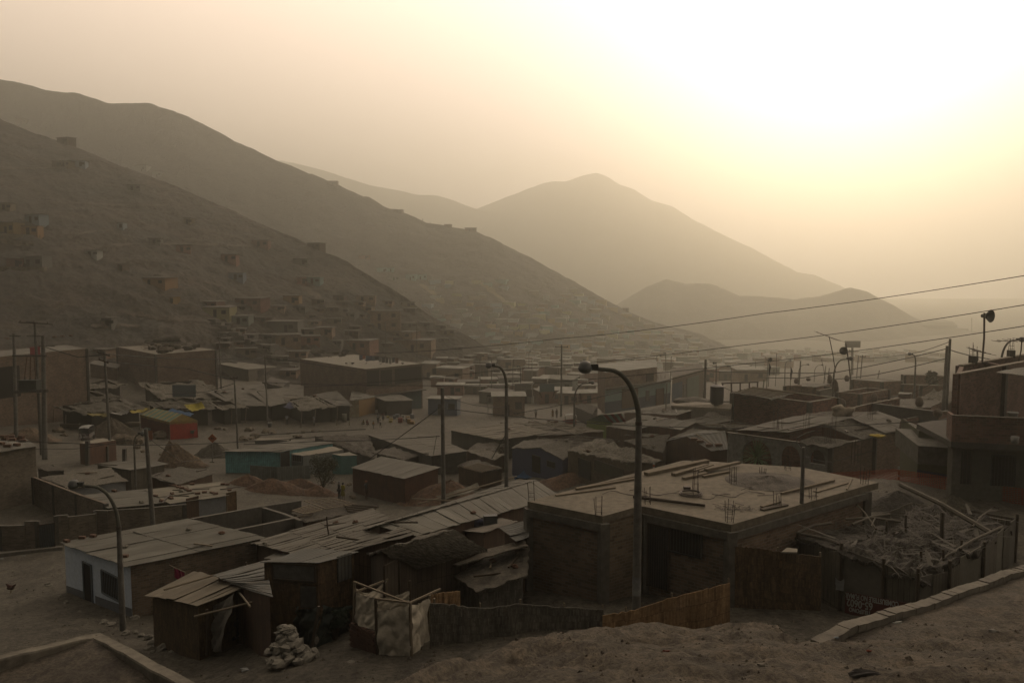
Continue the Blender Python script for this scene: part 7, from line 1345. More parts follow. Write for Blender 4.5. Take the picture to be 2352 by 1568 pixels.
def wire(label, pts, r_=.015, sag=.25, cat='cable', name='power_line', m=None):
    p = [D(q_, q_[2]) for q_ in pts]; out_ = []
    for a_, b_ in zip(p, p[1:]):
        L = (b_ - a_).length
        for k in range(9 + (b_ is p[-1])): t = k / 9; v = a_.lerp(b_, t); v.z -= sag * 4 * t * (1 - t) * L / 60; out_.append(v)
    rr = [r_ * max(.8, min(3.2, v.y / 38)) for v in out_]; return solo(MB().tube(out_, rr, 5), name, m or mat('plain', (.06, .065, .07), (.05, .05, .055)), label, cat)
wire('topmost long power line crossing the hazy hills to the right edge', [(860, 811, 118), (1290, 777, 66), (1761, 719, 38), (2420, 622, 22)]); wire('middle long power line crossing the view to the right edge', [(700, 888, 112), (1148, 850, 72), (1761, 786, 39), (2420, 689, 22)]); wire('lowest of the three long power lines reaching the right edge', [(608, 878, 110), (1148, 884, 74), (1761, 830, 40), (2420, 738, 22)])
wire('slack cable running from the lone concrete pole to the right', [(1019, 937, 52), (1264, 964, 60), (1474, 978, 66), (1761, 983, 64), (2180, 962, 40)], .02); wire('cable slanting down left from the lone concrete pole', [(1010, 936, 52), (845, 1056, 60)], .02, .1); wire('thin cable from the lone concrete pole towards the mat roofs', [(1010, 1001, 52), (742, 1012, 75), (560, 1020, 80)], .02)
wire('cable from the thick plain pole down to the left rooftops', [(1619, 850, 95), (1360, 915, 110), (1180, 950, 120)], .02); wire('cable from the thick plain pole to the tilted antenna roofs', [(1621, 852, 95), (1800, 856, 100), (1920, 855, 110)], .02); wire('cable from the tall twin pole to the left', [(2176, 800, 75), (2010, 838, 88), (1840, 868, 100), (1740, 866, 110)], .02); wire('lower cable from the twin poles to the left', [(2176, 822, 75), (2010, 860, 90), (1900, 872, 105)], .02)
wire('thin cable from the tall twin pole to the crossarm pole', [(2182, 784, 75), (2090, 812, 110), (1981, 822, 150)], .015); wire('cable from the twin poles to the house at the right edge', [(2185, 804, 75), (2260, 822, 60), (2330, 832, 50)], .025); wire('cable between the wooden pole and the pole behind the market', [(240, 812, 86), (420, 824, 105), (608, 822, 125)], .02); wire('cable from the wooden pole towards the square brick building', [(240, 829, 86), (430, 846, 100), (538, 872, 95)], .02)
wire('low cable crossing above the sheds at left', [(0, 1010, 62), (180, 1018, 66), (335, 1022, 70), (560, 1014, 80), (742, 1002, 85)], .02); wire('cable between the transformer poles and the wooden pole', [(104, 797, 84), (180, 820, 85), (240, 814, 86)], .02); wire('cable from the pole behind the market to the corner building', [(608, 822, 125), (700, 832, 122), (820, 852, 116)], .018)
wire('sloping guy cable of the curved lamp over the lattice roof', [(1160, 1000, 50), (1130, 1052, 54)], .02, .02); wire('thin drop cable below the wire by the lone concrete pole', [(1003, 1000, 52), (995, 1045, 52)], .012, 0); wire('cable running between the wooden posts of the road verge', [(574, 1000, 100), (700, 992, 104), (840, 985, 108)], .02)
def antenna(label, px, yt, pxb, yb, Y, boom=(0, 0), n_=7, r_=.03, horn=None):
    t, b = D((px, yt), Y), D((pxb, yb), Y); root = thing('antenna' if not horn else 'loudspeaker_mast', label, 'antenna' if not horn else 'loudspeaker', b); MB().tube([b, b.lerp(t, .5) + Vector((.05, 0, 0)), t], r_, 6).build('mast', STEEL, root)
    if horn:
        hx, hy, hs = horn; c = D((hx, hy), Y); d = (c - t); sgn = 1 if hx > px else -1; M_ = Matrix.Rotation(R(90), 3, 'X') @ Matrix.Rotation(R(25 * sgn), 3, 'Y'); MB().lathe(c, [(0, -.35 * hs), (.12 * hs, -.35 * hs), (.14 * hs, -.1 * hs), (.3 * hs, .12 * hs), (.42 * hs, .25 * hs), (.40 * hs, .25 * hs), (.1 * hs, .0), (0, -.05 * hs)], 16, M=M_).build('horn', mat('plain', (.07, .08, .075), (.05, .05, .05), .6), root, True); MB().bar(c, Vector((t.x, t.y, c.z)), .05).build('bracket', STEEL, root)
    else:
        (ax, ay), (bx, by) = boom; A_, B_ = D((ax, ay), Y), D((bx, by), Y + .6); MB().bar(A_, B_, .035).build('boom', STEEL, root); mb = MB()
        for k in range(n_): c = A_.lerp(B_, k / (n_ - 1)); l = .28 + .5 * k / n_; mb.bar(c + Vector((-l * .35, l, l * .1)), c + Vector((l * .35, -l, -l * .1)), .02)
        mb.build('elements', STEEL, root)
antenna('tilted television antenna on a tall bent mast', *A4(635, 325), *A4(690, 640), 74, (A4(520, 280), A4(722, 358)), 8, .04); antenna('small television antenna on a thin mast over the town', *A4(170, 468), *A4(158, 760), 95, (A4(150, 465), A4(195, 478)), 4); antenna('faint television antenna with a slanting boom', *A4(565, 520), *A4(600, 700), 110, (A4(525, 512), A4(600, 538)), 5)
antenna('television antenna on the roof of the two storey house', *A4(1942, 448), *A4(1935, 600), 44, (A4(1885, 425), A4(2008, 468)), 5, .03); antenna('long armed television antenna at the right edge', *A4(2335, 335), *A4(2305, 550), 46, (A4(2105, 362), A4(2350, 352)), 5, .035)
antenna('loudspeaker horn on a leaning mast beside the tilted antenna', *A4(780, 378), *A4(822, 700), 78, horn=(*A4(762, 446), .95), r_=.06); antenna('loudspeaker horn high on a crooked mast at right', *A4(2003, 112), *A4(1983, 560), 43, horn=(*A4(2027, 140), .85), r_=.05); antenna('satellite dish mast above the black flag', *A3(2253, 540), *A3(2253, 600), 110, horn=(*A4(107, 525), .8), r_=.03)
for i, (x, y0, y1, wv, lab) in enumerate(((107, 560, 662, 15, 'dark furled flag on a pole, left of two'), (297, 595, 700, 17, 'dark furled flag on a pole, right of two'))):
    t = D(A4(x, y0 - 5), 92); b = D(A4(x - 8, y1 + 100), 92); root = thing('flag', lab, 'flag', b); MB().tube([b, t], .035, 6).build('flagpole', WOODD, root); c1, c2 = D(A4(x, y0), 92), D(A4(x, y1), 92); w = wv * .2604 * 92 / F; MB().tube([c1, c1.lerp(c2, .3) + Vector((.1, 0, 0)), c1.lerp(c2, .6), c2], [.04, w * .55, w * .5, .05], 7).build('cloth', mat('fabric', (.03, .033, .05), (.02, .02, .03)), root, True)
ft = thing('floodlight_tower', 'faint floodlight tower beyond the crossarm pole', 'tower', D(A4(838, 700), 240)); MB().bar(D(A4(838, 700), 240), D(A4(838, 420), 240), .5).build('mast', STEEL, ft); MB().box(D(A4(840, 418), 240), 4.4, 1, 2).build('lamp_rack', CONCD, ft)
fl_p = D(A1(1225, 710), 0) if False else H(B1(1330, 790), 0); b = H(B1(1460, 900), 1.5); fs = thing('flag', 'small crimson flag on a slanting stick behind the buckled sheet roof', 'flag', b); s0, s1 = H(B1(1350, 768), 2.4), H(B1(1350, 768), 2.4) + Vector((-.85, -.2, .5)); s1 = D(B1(1228, 712), s0.y); MB().tube([s0, s1], .02, 5).build('stick', WOOD, fs)
p0 = s1.lerp(s0, .3); p1_ = s1.lerp(s0, .95); MB().grid([[p0.lerp(p1_, k / 5) - Vector((0, .02 * (k % 2) * 3, 0)) for k in range(6)], [p0.lerp(p1_, k / 5) - Vector((0, .03 * (k % 3), .42)) for k in range(6)]]).build('cloth', mat('fabric', (.45, .02, .10), (.36, .02, .08)), fs)

# bricks weighing down roofs
bpy.context.view_layer.update()
BR1 = mat('plain', (.22, .12, .08), (.16, .09, .06))
def bricks(label, pl, group, w=1):
    for (x, y) in pl:
        p = pick(x, y); solo(MB().box(p, .26 * w, .14 * w, .11 * w, rz=rnd.uniform(-.6, .6)), 'brick', BR1, label, 'brick', group)
bricks('loose brick weighing down the edge of the white painted house roof', [B1(485, 545), B1(597, 520), B1(676, 508), B1(905, 655)], 'bricks on the white house roof', 1.2); bricks('brick weighing down the pale sheet roof behind the yard wall', [B1(1395, 130), B1(1240, 138), B1(1265, 143), B1(1295, 152), B1(1320, 158), B1(1350, 168), B1(1375, 178), B1(1400, 188), B1(1435, 198), B1(1485, 190), B1(1540, 192), B1(1565, 200), B1(1620, 130), B1(1650, 132), B1(1665, 172), B1(830, 180), B1(1130, 215), B1(1240, 232)], 'bricks on the pale sheet roof', 1.4)
bricks('brick lying on the flat roof of the left brick building', [A1(100, 1215), A1(45, 1235), A1(180, 1232), A1(15, 1275), A1(150, 1285), A1(65, 1295), A1(190, 1215), A1(110, 1240), A1(200, 1250), A1(30, 1215)], 'bricks on the left brick building', 2.0); bricks('stone weighing down the smooth grey half of the gabled shed roof', [A3(1715, 1240), A3(1765, 1258), A3(1845, 1292), A3(1928, 1290)], 'stones on the gabled shed', 2.0); bricks('brick on the wavy dusty roof', [A3(430, 1072), A3(460, 1080), A3(495, 1080)], 'bricks on the wavy dusty roof', 2)
bricks('brick on the roof edge of the long brick workshop', [A1(60, 345), A1(550, 325), A1(480, 330), A1(625, 320)], 'bricks on the workshop roof', 3)
stick('thin plank lying across the smooth grey gabled shed roof', pick(*A3(1730, 1190)) + Vector((0, 0, .08)), pick(*A3(1870, 1278)) + Vector((0, 0, .08)), .05, 'plank', WOOD, 'plank')
stick('pole projecting from the left end of the long ridged shed', H(E3(730, 1158), 2.4), H(E3(1240, 1185), 2.6), .06, 'pole', WOOD); stick('long pole slanting up beside the long ridged shed', H(E3(800, 1220), 2.2), H(E3(1960, 895), 2.9), .06, 'pole', WOOD)
tarp('rolled tarpaulin with an ochre lining beside the long ridged shed', [E3(1010, 1120, 1.9), E3(1180, 1130, 1.7), E3(1530, 1030, 1.8), E3(1510, 960, 2.1)], (.28, .25, .19), .12); tarp('blue plastic sheet spread by the blue painted house', [A3(105, 1545, .6), A3(150, 1568, .4), A3(290, 1550, .5), A3(210, 1512, .8)], (.03, .13, .30), .25)
cb_ = pick(*B2(1745, 415)); solo(MB().box(cb_, .62, .3, .42, rz=.15), 'suitcase', mat('plain', (.12, .125, .13), (.08, .085, .09), .5), 'grey suitcase lying on the plank hut roof', 'suitcase'); cb_ = pick(*B2(1655, 430)); solo(MB().blob(cb_ + Vector((0, 0, .1)), .4, .25, .2, .3, 3), 'clothes_pile', mat('fabric', (.05, .06, .12), (.04, .045, .08)), 'heap of dark blue clothes beside the grey suitcase', 'clothes', None, True)
hen = H(B1(80, 912), 0); hn = thing('chicken', 'dark reddish chicken on the dirt road at the left edge', 'chicken', hen); MB().blob(hen + Vector((0, 0, .28)), .19, .12, .13, .12, 2, 12, 8).tube([hen + Vector((-.1, 0, .33)), hen + Vector((-.2, 0, .46)), hen + Vector((-.26, 0, .48))], [.07, .045, .015], 7).tube([hen + Vector((.12, 0, .33)), hen + Vector((.27, 0, .45))], [.08, .03], 6).build('body', mat('plain', (.09, .035, .025), (.06, .03, .02)), hn, True)
for k in (-.05, .05): MB().tube([hen + Vector((0, k, .2)), hen + Vector((.01, k, 0)), hen + Vector((-.05, k, .0))], .012, 4).build('leg', mat('plain', (.3, .2, .05)), hn)
for i, (x, y, c_, lb) in enumerate(((*B1(175, 650), (.5, .49, .46), 'crumpled white litter on the dirt road near the low kerb'), (*B1(12, 668), (.5, .49, .46), 'scrap of white litter at the left edge of the road'), (*B1(1780, 1475), (.55, .54, .52), 'white scrap of litter on the path below the reed shack'), (*B1(1850, 1310), (.5, .5, .5), 'tiny scrap of paper on the slope beside the stone heap'), (*B2(35, 1308), (.5, .5, .5), 'tiny scrap of paper left of the stone heap'), (*B2(125, 1293), (.4, .4, .4), 'crumpled plastic left of the stone heap'))):
    p = H((x, y), 0); solo(MB().blob(p + Vector((0, 0, .03)), .13, .08, .04, .5, i + 2, 9, 5), 'litter', mat('fabric', c_), lb, 'litter')
for i, (x, y, s_, c_, lb) in enumerate(((*B4(1020, 1135), .09, (.6, .58, .52), 'pale crumpled litter on the dirt slope at right'), (*B4(1715, 1192), .08, (.5, .47, .42), 'thin strip of litter on the dirt slope near the right edge'), (*B4(805, 1336), .05, (.3, .07, .03), 'small reddish scrap on the near dirt mound'), (*B4(790, 1510), .12, (.05, .045, .04), 'dark stick lying on the near dirt mound'), (*B4(575, 1240), .05, (.4, .45, .5), 'tiny bluish scrap at the foot of the retaining wall'), (*B3(1210, 1340), .05, (.25, .08, .05), 'small reddish stone on the near dirt mound'), (*B4(40, 1445), .09, (.35, .30, .24), 'pale stone on the near dirt mound'))):
    p = pick(x, y); solo(MB().blob(p + Vector((0, 0, .01)), s_ * (2.4 if i == 3 else 1.3), s_ * .5, s_ * .4, .4, i + 3, 9, 5), 'scrap' if i < 6 else 'stone', mat('fabric', c_), lb, 'litter')

# ================================================================ hillside huts
ROOFG = mat('corr', (.5, .48, .43), (.38, .36, .32)); ROOFD = mat('corr', (.17, .155, .13), (.13, .115, .10))
WC = {'brown': (.13, .085, .06), 'tan': (.27, .21, .145), 'pale blue': (.30, .36, .42), 'grey': (.21, .20, .18), 'ochre': (.36, .23, .09), 'red brick': (.23, .10, .07), 'white': (.50, .49, .46), 'orange': (.42, .23, .10), 'blue': (.16, .21, .30), 'yellow': (.48, .42, .22), 'teal': (.20, .33, .32), 'dark red': (.17, .075, .055), 'grey green': (.24, .27, .24), 'brick': (.24, .15, .10)}
HUT = {}
def hut(px, yb, w, h, colr, label, roof=ROOFG, group=None, Y=None, base=None, depth=.75, st=1, ang=None, ops=True, nm=None):
    p = base or hit(px, yb)
    if p is None: return
    k = p.y / F; W_, Hh = w * k, h * k; D_ = max(3, W_ * depth); a_ = ang if ang is not None else rnd.uniform(-.35, .35); M_ = Matrix.Rotation(a_, 3, 'Z'); nm = nm or ('hut' if st == 1 else 'house'); root = thing(nm, label, nm.replace('_', ' '), p, group)
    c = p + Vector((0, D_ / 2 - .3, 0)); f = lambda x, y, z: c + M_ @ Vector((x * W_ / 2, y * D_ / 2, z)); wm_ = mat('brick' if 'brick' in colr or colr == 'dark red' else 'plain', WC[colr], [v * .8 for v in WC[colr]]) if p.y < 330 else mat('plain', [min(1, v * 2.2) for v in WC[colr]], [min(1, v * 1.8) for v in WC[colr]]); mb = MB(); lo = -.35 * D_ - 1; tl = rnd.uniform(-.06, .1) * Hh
    for a1, b1 in (((-1, -1), (1, -1)), ((1, -1), (1, 1)), ((1, 1), (-1, 1)), ((-1, 1), (-1, -1))):
        z1 = Hh + (tl if a1[1] > 0 else 0); z2 = Hh + (tl if b1[1] > 0 else 0); A_, B_ = f(*a1, lo), f(*b1, lo); L = (A_ - B_).length; mb.face([A_, B_, f(*b1, z2), f(*a1, z1)], [(0, lo), (L, lo), (L, z2), (0, z1)])
    mb.build('wall', wm_, root); o = 1.0 + .35 / max(W_ / 2, 1); MB().slab([f(-o, -o, Hh + .12), f(o, -o, Hh + .12), f(o, o, Hh + tl + .12), f(-o, o, Hh + tl + .12)], .12).build('roof', roof, root)
    if ops and w > 9:
        u = rnd.uniform(-.6, .2); 
        for s_ in range(st):
            z0 = Hh / st * s_; q_ = [f(u, -1.01, z0 + .1), f(u + .9 / W_ * 2, -1.01, z0 + .1), f(u + .9 / W_ * 2, -1.01, z0 + min(2.1, Hh / st * .8)), f(u, -1.01, z0 + min(2.1, Hh / st * .8))]; MB().face(q_).build('door', DARK, root)
            if w > 16: q_ = [f(.4, -1.01, z0 + Hh / st * .35), f(.4 + 1.2 / W_ * 2, -1.01, z0 + Hh / st * .35), f(.4 + 1.2 / W_ * 2, -1.01, z0 + Hh / st * .72), f(.4, -1.01, z0 + Hh / st * .72)]; MB().face(q_).build('window', DARK, root)
    return root
def hz(zf, x0, y0, x1, y1, c_, lab, roof=ROOFD, **k):
    a_, b_ = zf(x0, y0), zf(x1, y1); return hut((a_[0] + b_[0]) / 2, b_[1], b_[0] - a_[0], (b_[1] - a_[1]) * .85, c_, lab, roof, **k)
for a_ in ((90, 302, 146, 338, 'brown', 'dark brown hut on the ridge of the near hill at the left edge', ROOFD), (338, 413, 418, 455, 'brown', 'dark brown hut on the ridge of the near hill, second from the left', ROOFD), (310, 550, 360, 592, 'brown', 'dark hut at the left of three touching huts high on the near hill', ROOFD), (360, 550, 418, 592, 'tan', 'tan hut in the middle of three touching huts high on the near hill', ROOFD), (420, 548, 495, 588, 'pale blue', 'pale blue hut at the right of three touching huts high on the near hill'),
        (790, 575, 868, 618, 'grey', 'grey hut with a pale front on the skyline of the near hill'), (896, 612, 950, 650, 'grey', 'small grey hut just below the pale fronted skyline hut', ROOFD), (750, 690, 828, 728, 'grey', 'faint grey hut below the skyline huts', ROOFD), (0, 795, 62, 845, 'tan', 'tan hut at the left edge above the ochre hut'), (150, 862, 248, 922, 'pale blue', 'blue grey hut beside the ochre hut at the left edge', ROOFD), (0, 905, 105, 985, 'ochre', 'ochre hut cut by the left edge of the photo', ROOFD), (108, 928, 215, 990, 'orange', 'orange brown hut attached to the ochre hut', ROOFD),
        (690, 915, 725, 950, 'pale blue', 'tiny pale blue hut alone on the near hill'), (1085, 885, 1130, 928, 'tan', 'tiny tan hut high on the near hill', ROOFD), (875, 1005, 940, 1045, 'grey', 'grey hut beside the footpath on the near hill', ROOFD), (1030, 1045, 1110, 1092, 'red brick', 'red brick hut left of its twin on the near hill', ROOFD), (1300, 1098, 1388, 1146, 'red brick', 'red brick hut right of its twin on the near hill', ROOFD), (1480, 1015, 1575, 1060, 'dark red', 'dark red hut high in the middle of the near hill', ROOFD), (505, 1075, 575, 1115, 'white', 'white framed hut on the slope above the workshop'),
        (125, 1105, 255, 1182, 'grey', 'grey hut with a pale roof low at the left edge'), (40, 1118, 122, 1180, 'dark red', 'dark red hut beside the low grey hut at the left edge', ROOFD), (845, 1235, 998, 1290, 'orange', 'orange hut with a small window in the middle of the slope'), (1345, 1205, 1430, 1255, 'blue', 'blue hut in the middle of the near hill'), (1390, 1353, 1550, 1415, 'dark red', 'dark red house with a broad grey roof on the near hill'), (1170, 1378, 1290, 1415, 'dark red', 'low dark red hut behind the yellow house'), (1195, 1405, 1355, 1475, 'yellow', 'yellow house with a grey roof at the foot of the near hill'), (1345, 1458, 1465, 1515, 'grey green', 'grey green hut right of the yellow house'), (600, 1470, 660, 1525, 'grey', 'square concrete water box on the lower slope'), (1005, 1348, 1030, 1390, 'ochre', 'narrow ochre privy on the lower slope'), (700, 1155, 728, 1200, 'brown', 'narrow dark privy on the near hill', ROOFD)): hz(C1, *a_)
for a_ in ((1015, 855, 1085, 920, 'red brick', 'red brick half of the teal fronted house on the near hill', ROOFD), (1088, 858, 1208, 920, 'teal', 'pale teal fronted house low on the near hill'), (1110, 592, 1222, 642, 'brown', 'brown hut on the right ridge of the near hill', ROOFD), (985, 712, 1095, 768, 'grey', 'faint grey hut near the right ridge of the near hill', ROOFD), (915, 1002, 1040, 1070, 'orange', 'orange brown hut right of the broad roofed dark red house'), (1310, 1002, 1400, 1060, 'brown', 'brown hut near the dirt track of the near hill'), (1485, 1002, 1630, 1060, 'brick', 'brick house with a pale roof near the right foot of the slope'),
        (790, 1200, 1030, 1300, 'grey', 'long grey hut with a pale roof at the foot of the slope'), (840, 1305, 1030, 1400, 'brick', 'small brick house with a pale roof above the market'), (1040, 1265, 1180, 1330, 'tan', 'tan hut right of the small brick house'), (1165, 1250, 1300, 1320, 'brick', 'brick house behind the tan hut'), (1035, 1320, 1185, 1385, 'red brick', 'low red brick yard house in front of the tan hut'), (1360, 1350, 1620, 1440, 'red brick', 'long red brick house behind the corner building'), (1760, 1285, 1960, 1350, 'brick', 'brick house in front of the tall hillside house'), (1790, 1345, 2085, 1450, 'brick', 'long brick house with a pale roof right of the corner building')): hz(C2, *a_)
hz(C2, 1590, 1105, 1825, 1280, 'brick', 'tall two storey house standing at the right foot of the near hill', st=2)
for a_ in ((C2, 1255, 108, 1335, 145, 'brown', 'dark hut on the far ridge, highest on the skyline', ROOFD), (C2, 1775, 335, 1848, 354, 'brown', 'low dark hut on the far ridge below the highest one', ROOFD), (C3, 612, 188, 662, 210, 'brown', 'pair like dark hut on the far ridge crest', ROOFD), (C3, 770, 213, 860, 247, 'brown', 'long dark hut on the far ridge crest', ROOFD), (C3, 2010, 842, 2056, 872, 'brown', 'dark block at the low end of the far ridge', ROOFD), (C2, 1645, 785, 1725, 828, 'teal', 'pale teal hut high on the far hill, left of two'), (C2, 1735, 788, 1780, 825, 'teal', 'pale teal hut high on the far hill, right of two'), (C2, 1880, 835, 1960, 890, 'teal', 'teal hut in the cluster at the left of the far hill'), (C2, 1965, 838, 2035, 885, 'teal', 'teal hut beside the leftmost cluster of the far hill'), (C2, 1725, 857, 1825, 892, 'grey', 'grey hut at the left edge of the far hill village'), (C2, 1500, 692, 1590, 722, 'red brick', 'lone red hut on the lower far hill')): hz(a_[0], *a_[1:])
# village on the far hill
r_ = random.Random(77); placed = []; recs = []
names = ['tan', 'grey', 'ochre', 'teal', 'brick', 'pale blue', 'white', 'yellow', 'grey green']
def farline(x): return lerp_curve([(u, v, 0) for u, v, w in far_ridge], x)[1]
tries = 0
while len(placed) < 165 and tries < 6000:
    tries += 1; x = r_.uniform(980, 1610); fy = farline(x); y = r_.uniform(max(fy + 12, 632), 812); lo = 640 + (x - 980) * .08
    if r_.random() > ((y - 600) / 210) ** 1.2: continue
    if y < lo - 5: continue
    if any(abs(x - a_) < (w_ + 11) * .62 and abs(y - b_) < 7 for a_, b_, w_ in placed): continue
    p = hit(x, y)
    if p is None or p.y < 330: continue
    w = r_.uniform(13, 27); placed.append((x, y, w)); recs.append((x, y, w, r_.uniform(6, 9.5), r_.choice(names), p))
bands = [(0, 690, 'highest'), (690, 725, 'upper'), (725, 755, 'middle'), (755, 785, 'lower'), (785, 999, 'lowest')]
for lo, hi, bn in bands:
    for nme in names:
        s_ = sorted([q_ for q_ in recs if lo <= q_[1] < hi and q_[4] == nme], key=lambda q_: q_[0])
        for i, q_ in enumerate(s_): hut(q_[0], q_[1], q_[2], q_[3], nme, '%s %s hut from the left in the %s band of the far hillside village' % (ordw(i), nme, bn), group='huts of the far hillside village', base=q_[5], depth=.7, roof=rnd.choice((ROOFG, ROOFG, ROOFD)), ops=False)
# hazy town on the valley floor
r_ = random.Random(5); recs = []; placed = []
rows_ = [(812, 1120, 2150, 15, 7), (820, 1090, 2180, 18, 8), (829, 1060, 2150, 20, 9), (838, 1000, 1780, 24, 11), (848, 985, 1800, 26, 13), (860, 990, 1780, 30, 15), (874, 985, 1660, 34, 17), (890, 985, 1370, 40, 19), (908, 985, 1365, 46, 22), (928, 1000, 1360, 52, 26)]
tn_ = ['brick', 'tan', 'grey', 'brown', 'red brick', 'grey green', 'white']
for ri, (y, xa, xb, w, h) in enumerate(rows_):
    x = xa + r_.uniform(0, w)
    while x < xb:
        ww = w * r_.uniform(.7, 1.35); xx = x + ww / 2; yy = y + r_.uniform(-3, 3); x += ww * r_.uniform(1.0, 1.35)
        if 1372 < xx < 1565 and y > 850: continue
        if ri >= 7 and 1060 < xx < 1110 and y > 915: continue
        p = hit(xx, yy)
        if p is None or p.y > 900 or len(recs) > 284: continue
        recs.append((ri, xx, yy, ww, h * r_.uniform(.8, 1.25) * (1.7 if r_.random() < .14 else 1), r_.choice(tn_), p))
for ri in range(len(rows_)):
    for nme in tn_:
        s_ = sorted([q_ for q_ in recs if q_[0] == ri and q_[5] == nme], key=lambda q_: q_[1])
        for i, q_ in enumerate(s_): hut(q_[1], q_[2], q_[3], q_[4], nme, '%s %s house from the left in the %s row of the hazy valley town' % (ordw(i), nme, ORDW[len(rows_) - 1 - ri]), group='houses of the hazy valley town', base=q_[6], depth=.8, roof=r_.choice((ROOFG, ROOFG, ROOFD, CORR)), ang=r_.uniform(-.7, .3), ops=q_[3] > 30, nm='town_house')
# named buildings of the middle distance
def mid_house(label, x0, y0, x1, y1, c_, st=1, zf=A3, ang=0, **k): a_, b_ = zf(x0, y0), zf(x1, y1); return hut((a_[0] + b_[0]) / 2, b_[1], b_[0] - a_[0], (b_[1] - a_[1]), c_, label, st=st, ang=ang, **k)
MH, mhc = box_building('two storey house with a mint green ground floor on the dirt street', P(1466, 880), P(1372, 862), P(1566, 872), 0, 0, [BM] * 4) if False else (None, None)
hb = hit(*A3(900, 935)); Yb = hb.y; zb = hb.z; top_ = D(A3(860, 660), Yb).z
MH, mhc = box_building('two storey house with a mint green ground floor beside the dirt street', D(A3(905, 640), Yb) , D(A3(860, 640), Yb + 14), D(A3(1380, 700), Yb + 6), D(A3(905, 640), Yb).z, zb, [BM, mat('brick', (.22, .15, .11), (.19, .15, .12)), BM, BM], CORR, pil=False) if False else (None, None)
def mint():
    A_, B_ = D(A3(925, 930), 118), D(A3(1500, 900), 128); A0 = D(A3(860, 900), 124); z0 = A_.z - .3; zt = D(A3(900, 640), 118).z; root = thing('two_storey_house', 'two storey house with a mint green ground floor beside the dirt street', 'house', A_); zb_ = D(A3(925, 775), 118).z
    def sg(a_, b_, z1, z2, m, nm): L = (b_ - a_).length; return MB().face([Vector((a_.x, a_.y, z1)), Vector((b_.x, b_.y, z1)), Vector((b_.x, b_.y, z2)), Vector((a_.x, a_.y, z2))], [(0, z1), (L, z1), (L, z2), (0, z2)]).build(nm, m, root)
    MN = mat('plain', (.36, .46, .44), (.28, .36, .35)); U = mat('brick', (.23, .155, .11), (.2, .16, .13)); sg(A_, B_, z0 + .8, zb_, MN, 'ground_floor_front'); sg(A_ + Vector((0, -.02, 0)), B_ + Vector((0, -.02, 0)), z0 - 1, z0 + .8, mat('plain', (.14, .16, .2), (.1, .12, .15)), 'plinth'); C_ = A_.lerp(B_, .78); sg(A_, C_, zb_, zt, U, 'upper_wall'); sg(A0, A_, z0 - 1, zt, BM, 'wall'); bk = Vector((2, 12, 0)); sg(B_, B_ + bk, z0 - 1, zb_, BM, 'wall'); sg(C_, C_ + bk, zb_, zt, BM, 'upper_wall')
    MB().slab([A_ + Vector((0, -.7, zb_ - A_.z)), B_ + Vector((0, -.7, zb_ - B_.z)), B_ + Vector((0, 0, zb_ - B_.z)), A_ + Vector((0, 0, zb_ - A_.z))], .25).build('canopy', CONC, root)
    MB().face([Vector((A_.x, A_.y, zt)), Vector((C_.x, C_.y, zt)), Vector((C_.x + 2, C_.y + 12, zt)), Vector((A0.x, A0.y + 6, zt))]).build('roof', ROOFG, root); MB().face([Vector((A_.x, A_.y, zb_ + .02)), Vector((B_.x, B_.y, zb_ + .02)), Vector((B_.x + 2, B_.y + 12, zb_ + .02)), Vector((A_.x, A_.y + 12, zb_ + .02))]).build('terrace', CONC, root)
    for (x0, y0, x1, y1, k, c_) in ((1075, 785, 1215, 935, 'shutter', (.22, .15, .10)), (1285, 800, 1312, 885, 'window', (.1, .09, .08)), (1375, 785, 1442, 920, 'door', (.17, .10, .07)), (1290, 650, 1350, 710, 'window', (.06, .05, .05))): opening(root, A_, B_, A3(x0, y0), A3(x1, y1), kind=k, m=mat('plain', c_), off=.06, frame=WOODD if k != 'shutter' else None)
    for k in range(7): p = A_.lerp(B_, .8 + k * .03); rb_ = MB(); rebar(rb_, Vector((p.x, p.y + 2, zb_)), 4, .8, .1) if k % 2 else None; (rb_.build('rebar', STEEL, root) if k % 2 else None)
    r2 = thing('shop', 'row of shops with blue and pale green gates beside the mint green house', 'shop', B_); E_ = D(A3(1790, 880), 140)
    sg2 = lambda a_, b_, z1, z2, m, nm: MB().face([Vector((a_.x, a_.y, z1)), Vector((b_.x, b_.y, z1)), Vector((b_.x, b_.y, z2)), Vector((a_.x, a_.y, z2))]).build(nm, m, r2)
    B2_ = B_ + Vector((.3, 0, 0)); sg2(B2_, E_, z0 - 3, zb_ + .3, mat('concrete', (.27, .21, .16), (.22, .17, .13)), 'wall'); MB().face([Vector((B2_.x, B2_.y, zb_ + .32)), Vector((E_.x, E_.y, zb_ + .32)), Vector((E_.x + 2, E_.y + 10, zb_ + .32)), Vector((B2_.x + 2, B2_.y + 12, zb_ + .32))]).build('roof', THATD, r2)
    for (x0, y0, x1, y1, k, c_) in ((1518, 740, 1605, 870, 'gate', (.12, .16, .22)), (1648, 690, 1750, 850, 'gate', (.24, .28, .23)), (1615, 745, 1642, 850, 'door', (.14, .13, .12))): opening(r2, B2_, E_, A3(x0, y0), A3(x1, y1), kind=k, m=mat('plain', c_), off=.06, label='%s painted gate' % ('blue' if c_[2] > .2 and c_[0] < .2 else 'pale green') if k == 'gate' else None)
mint()
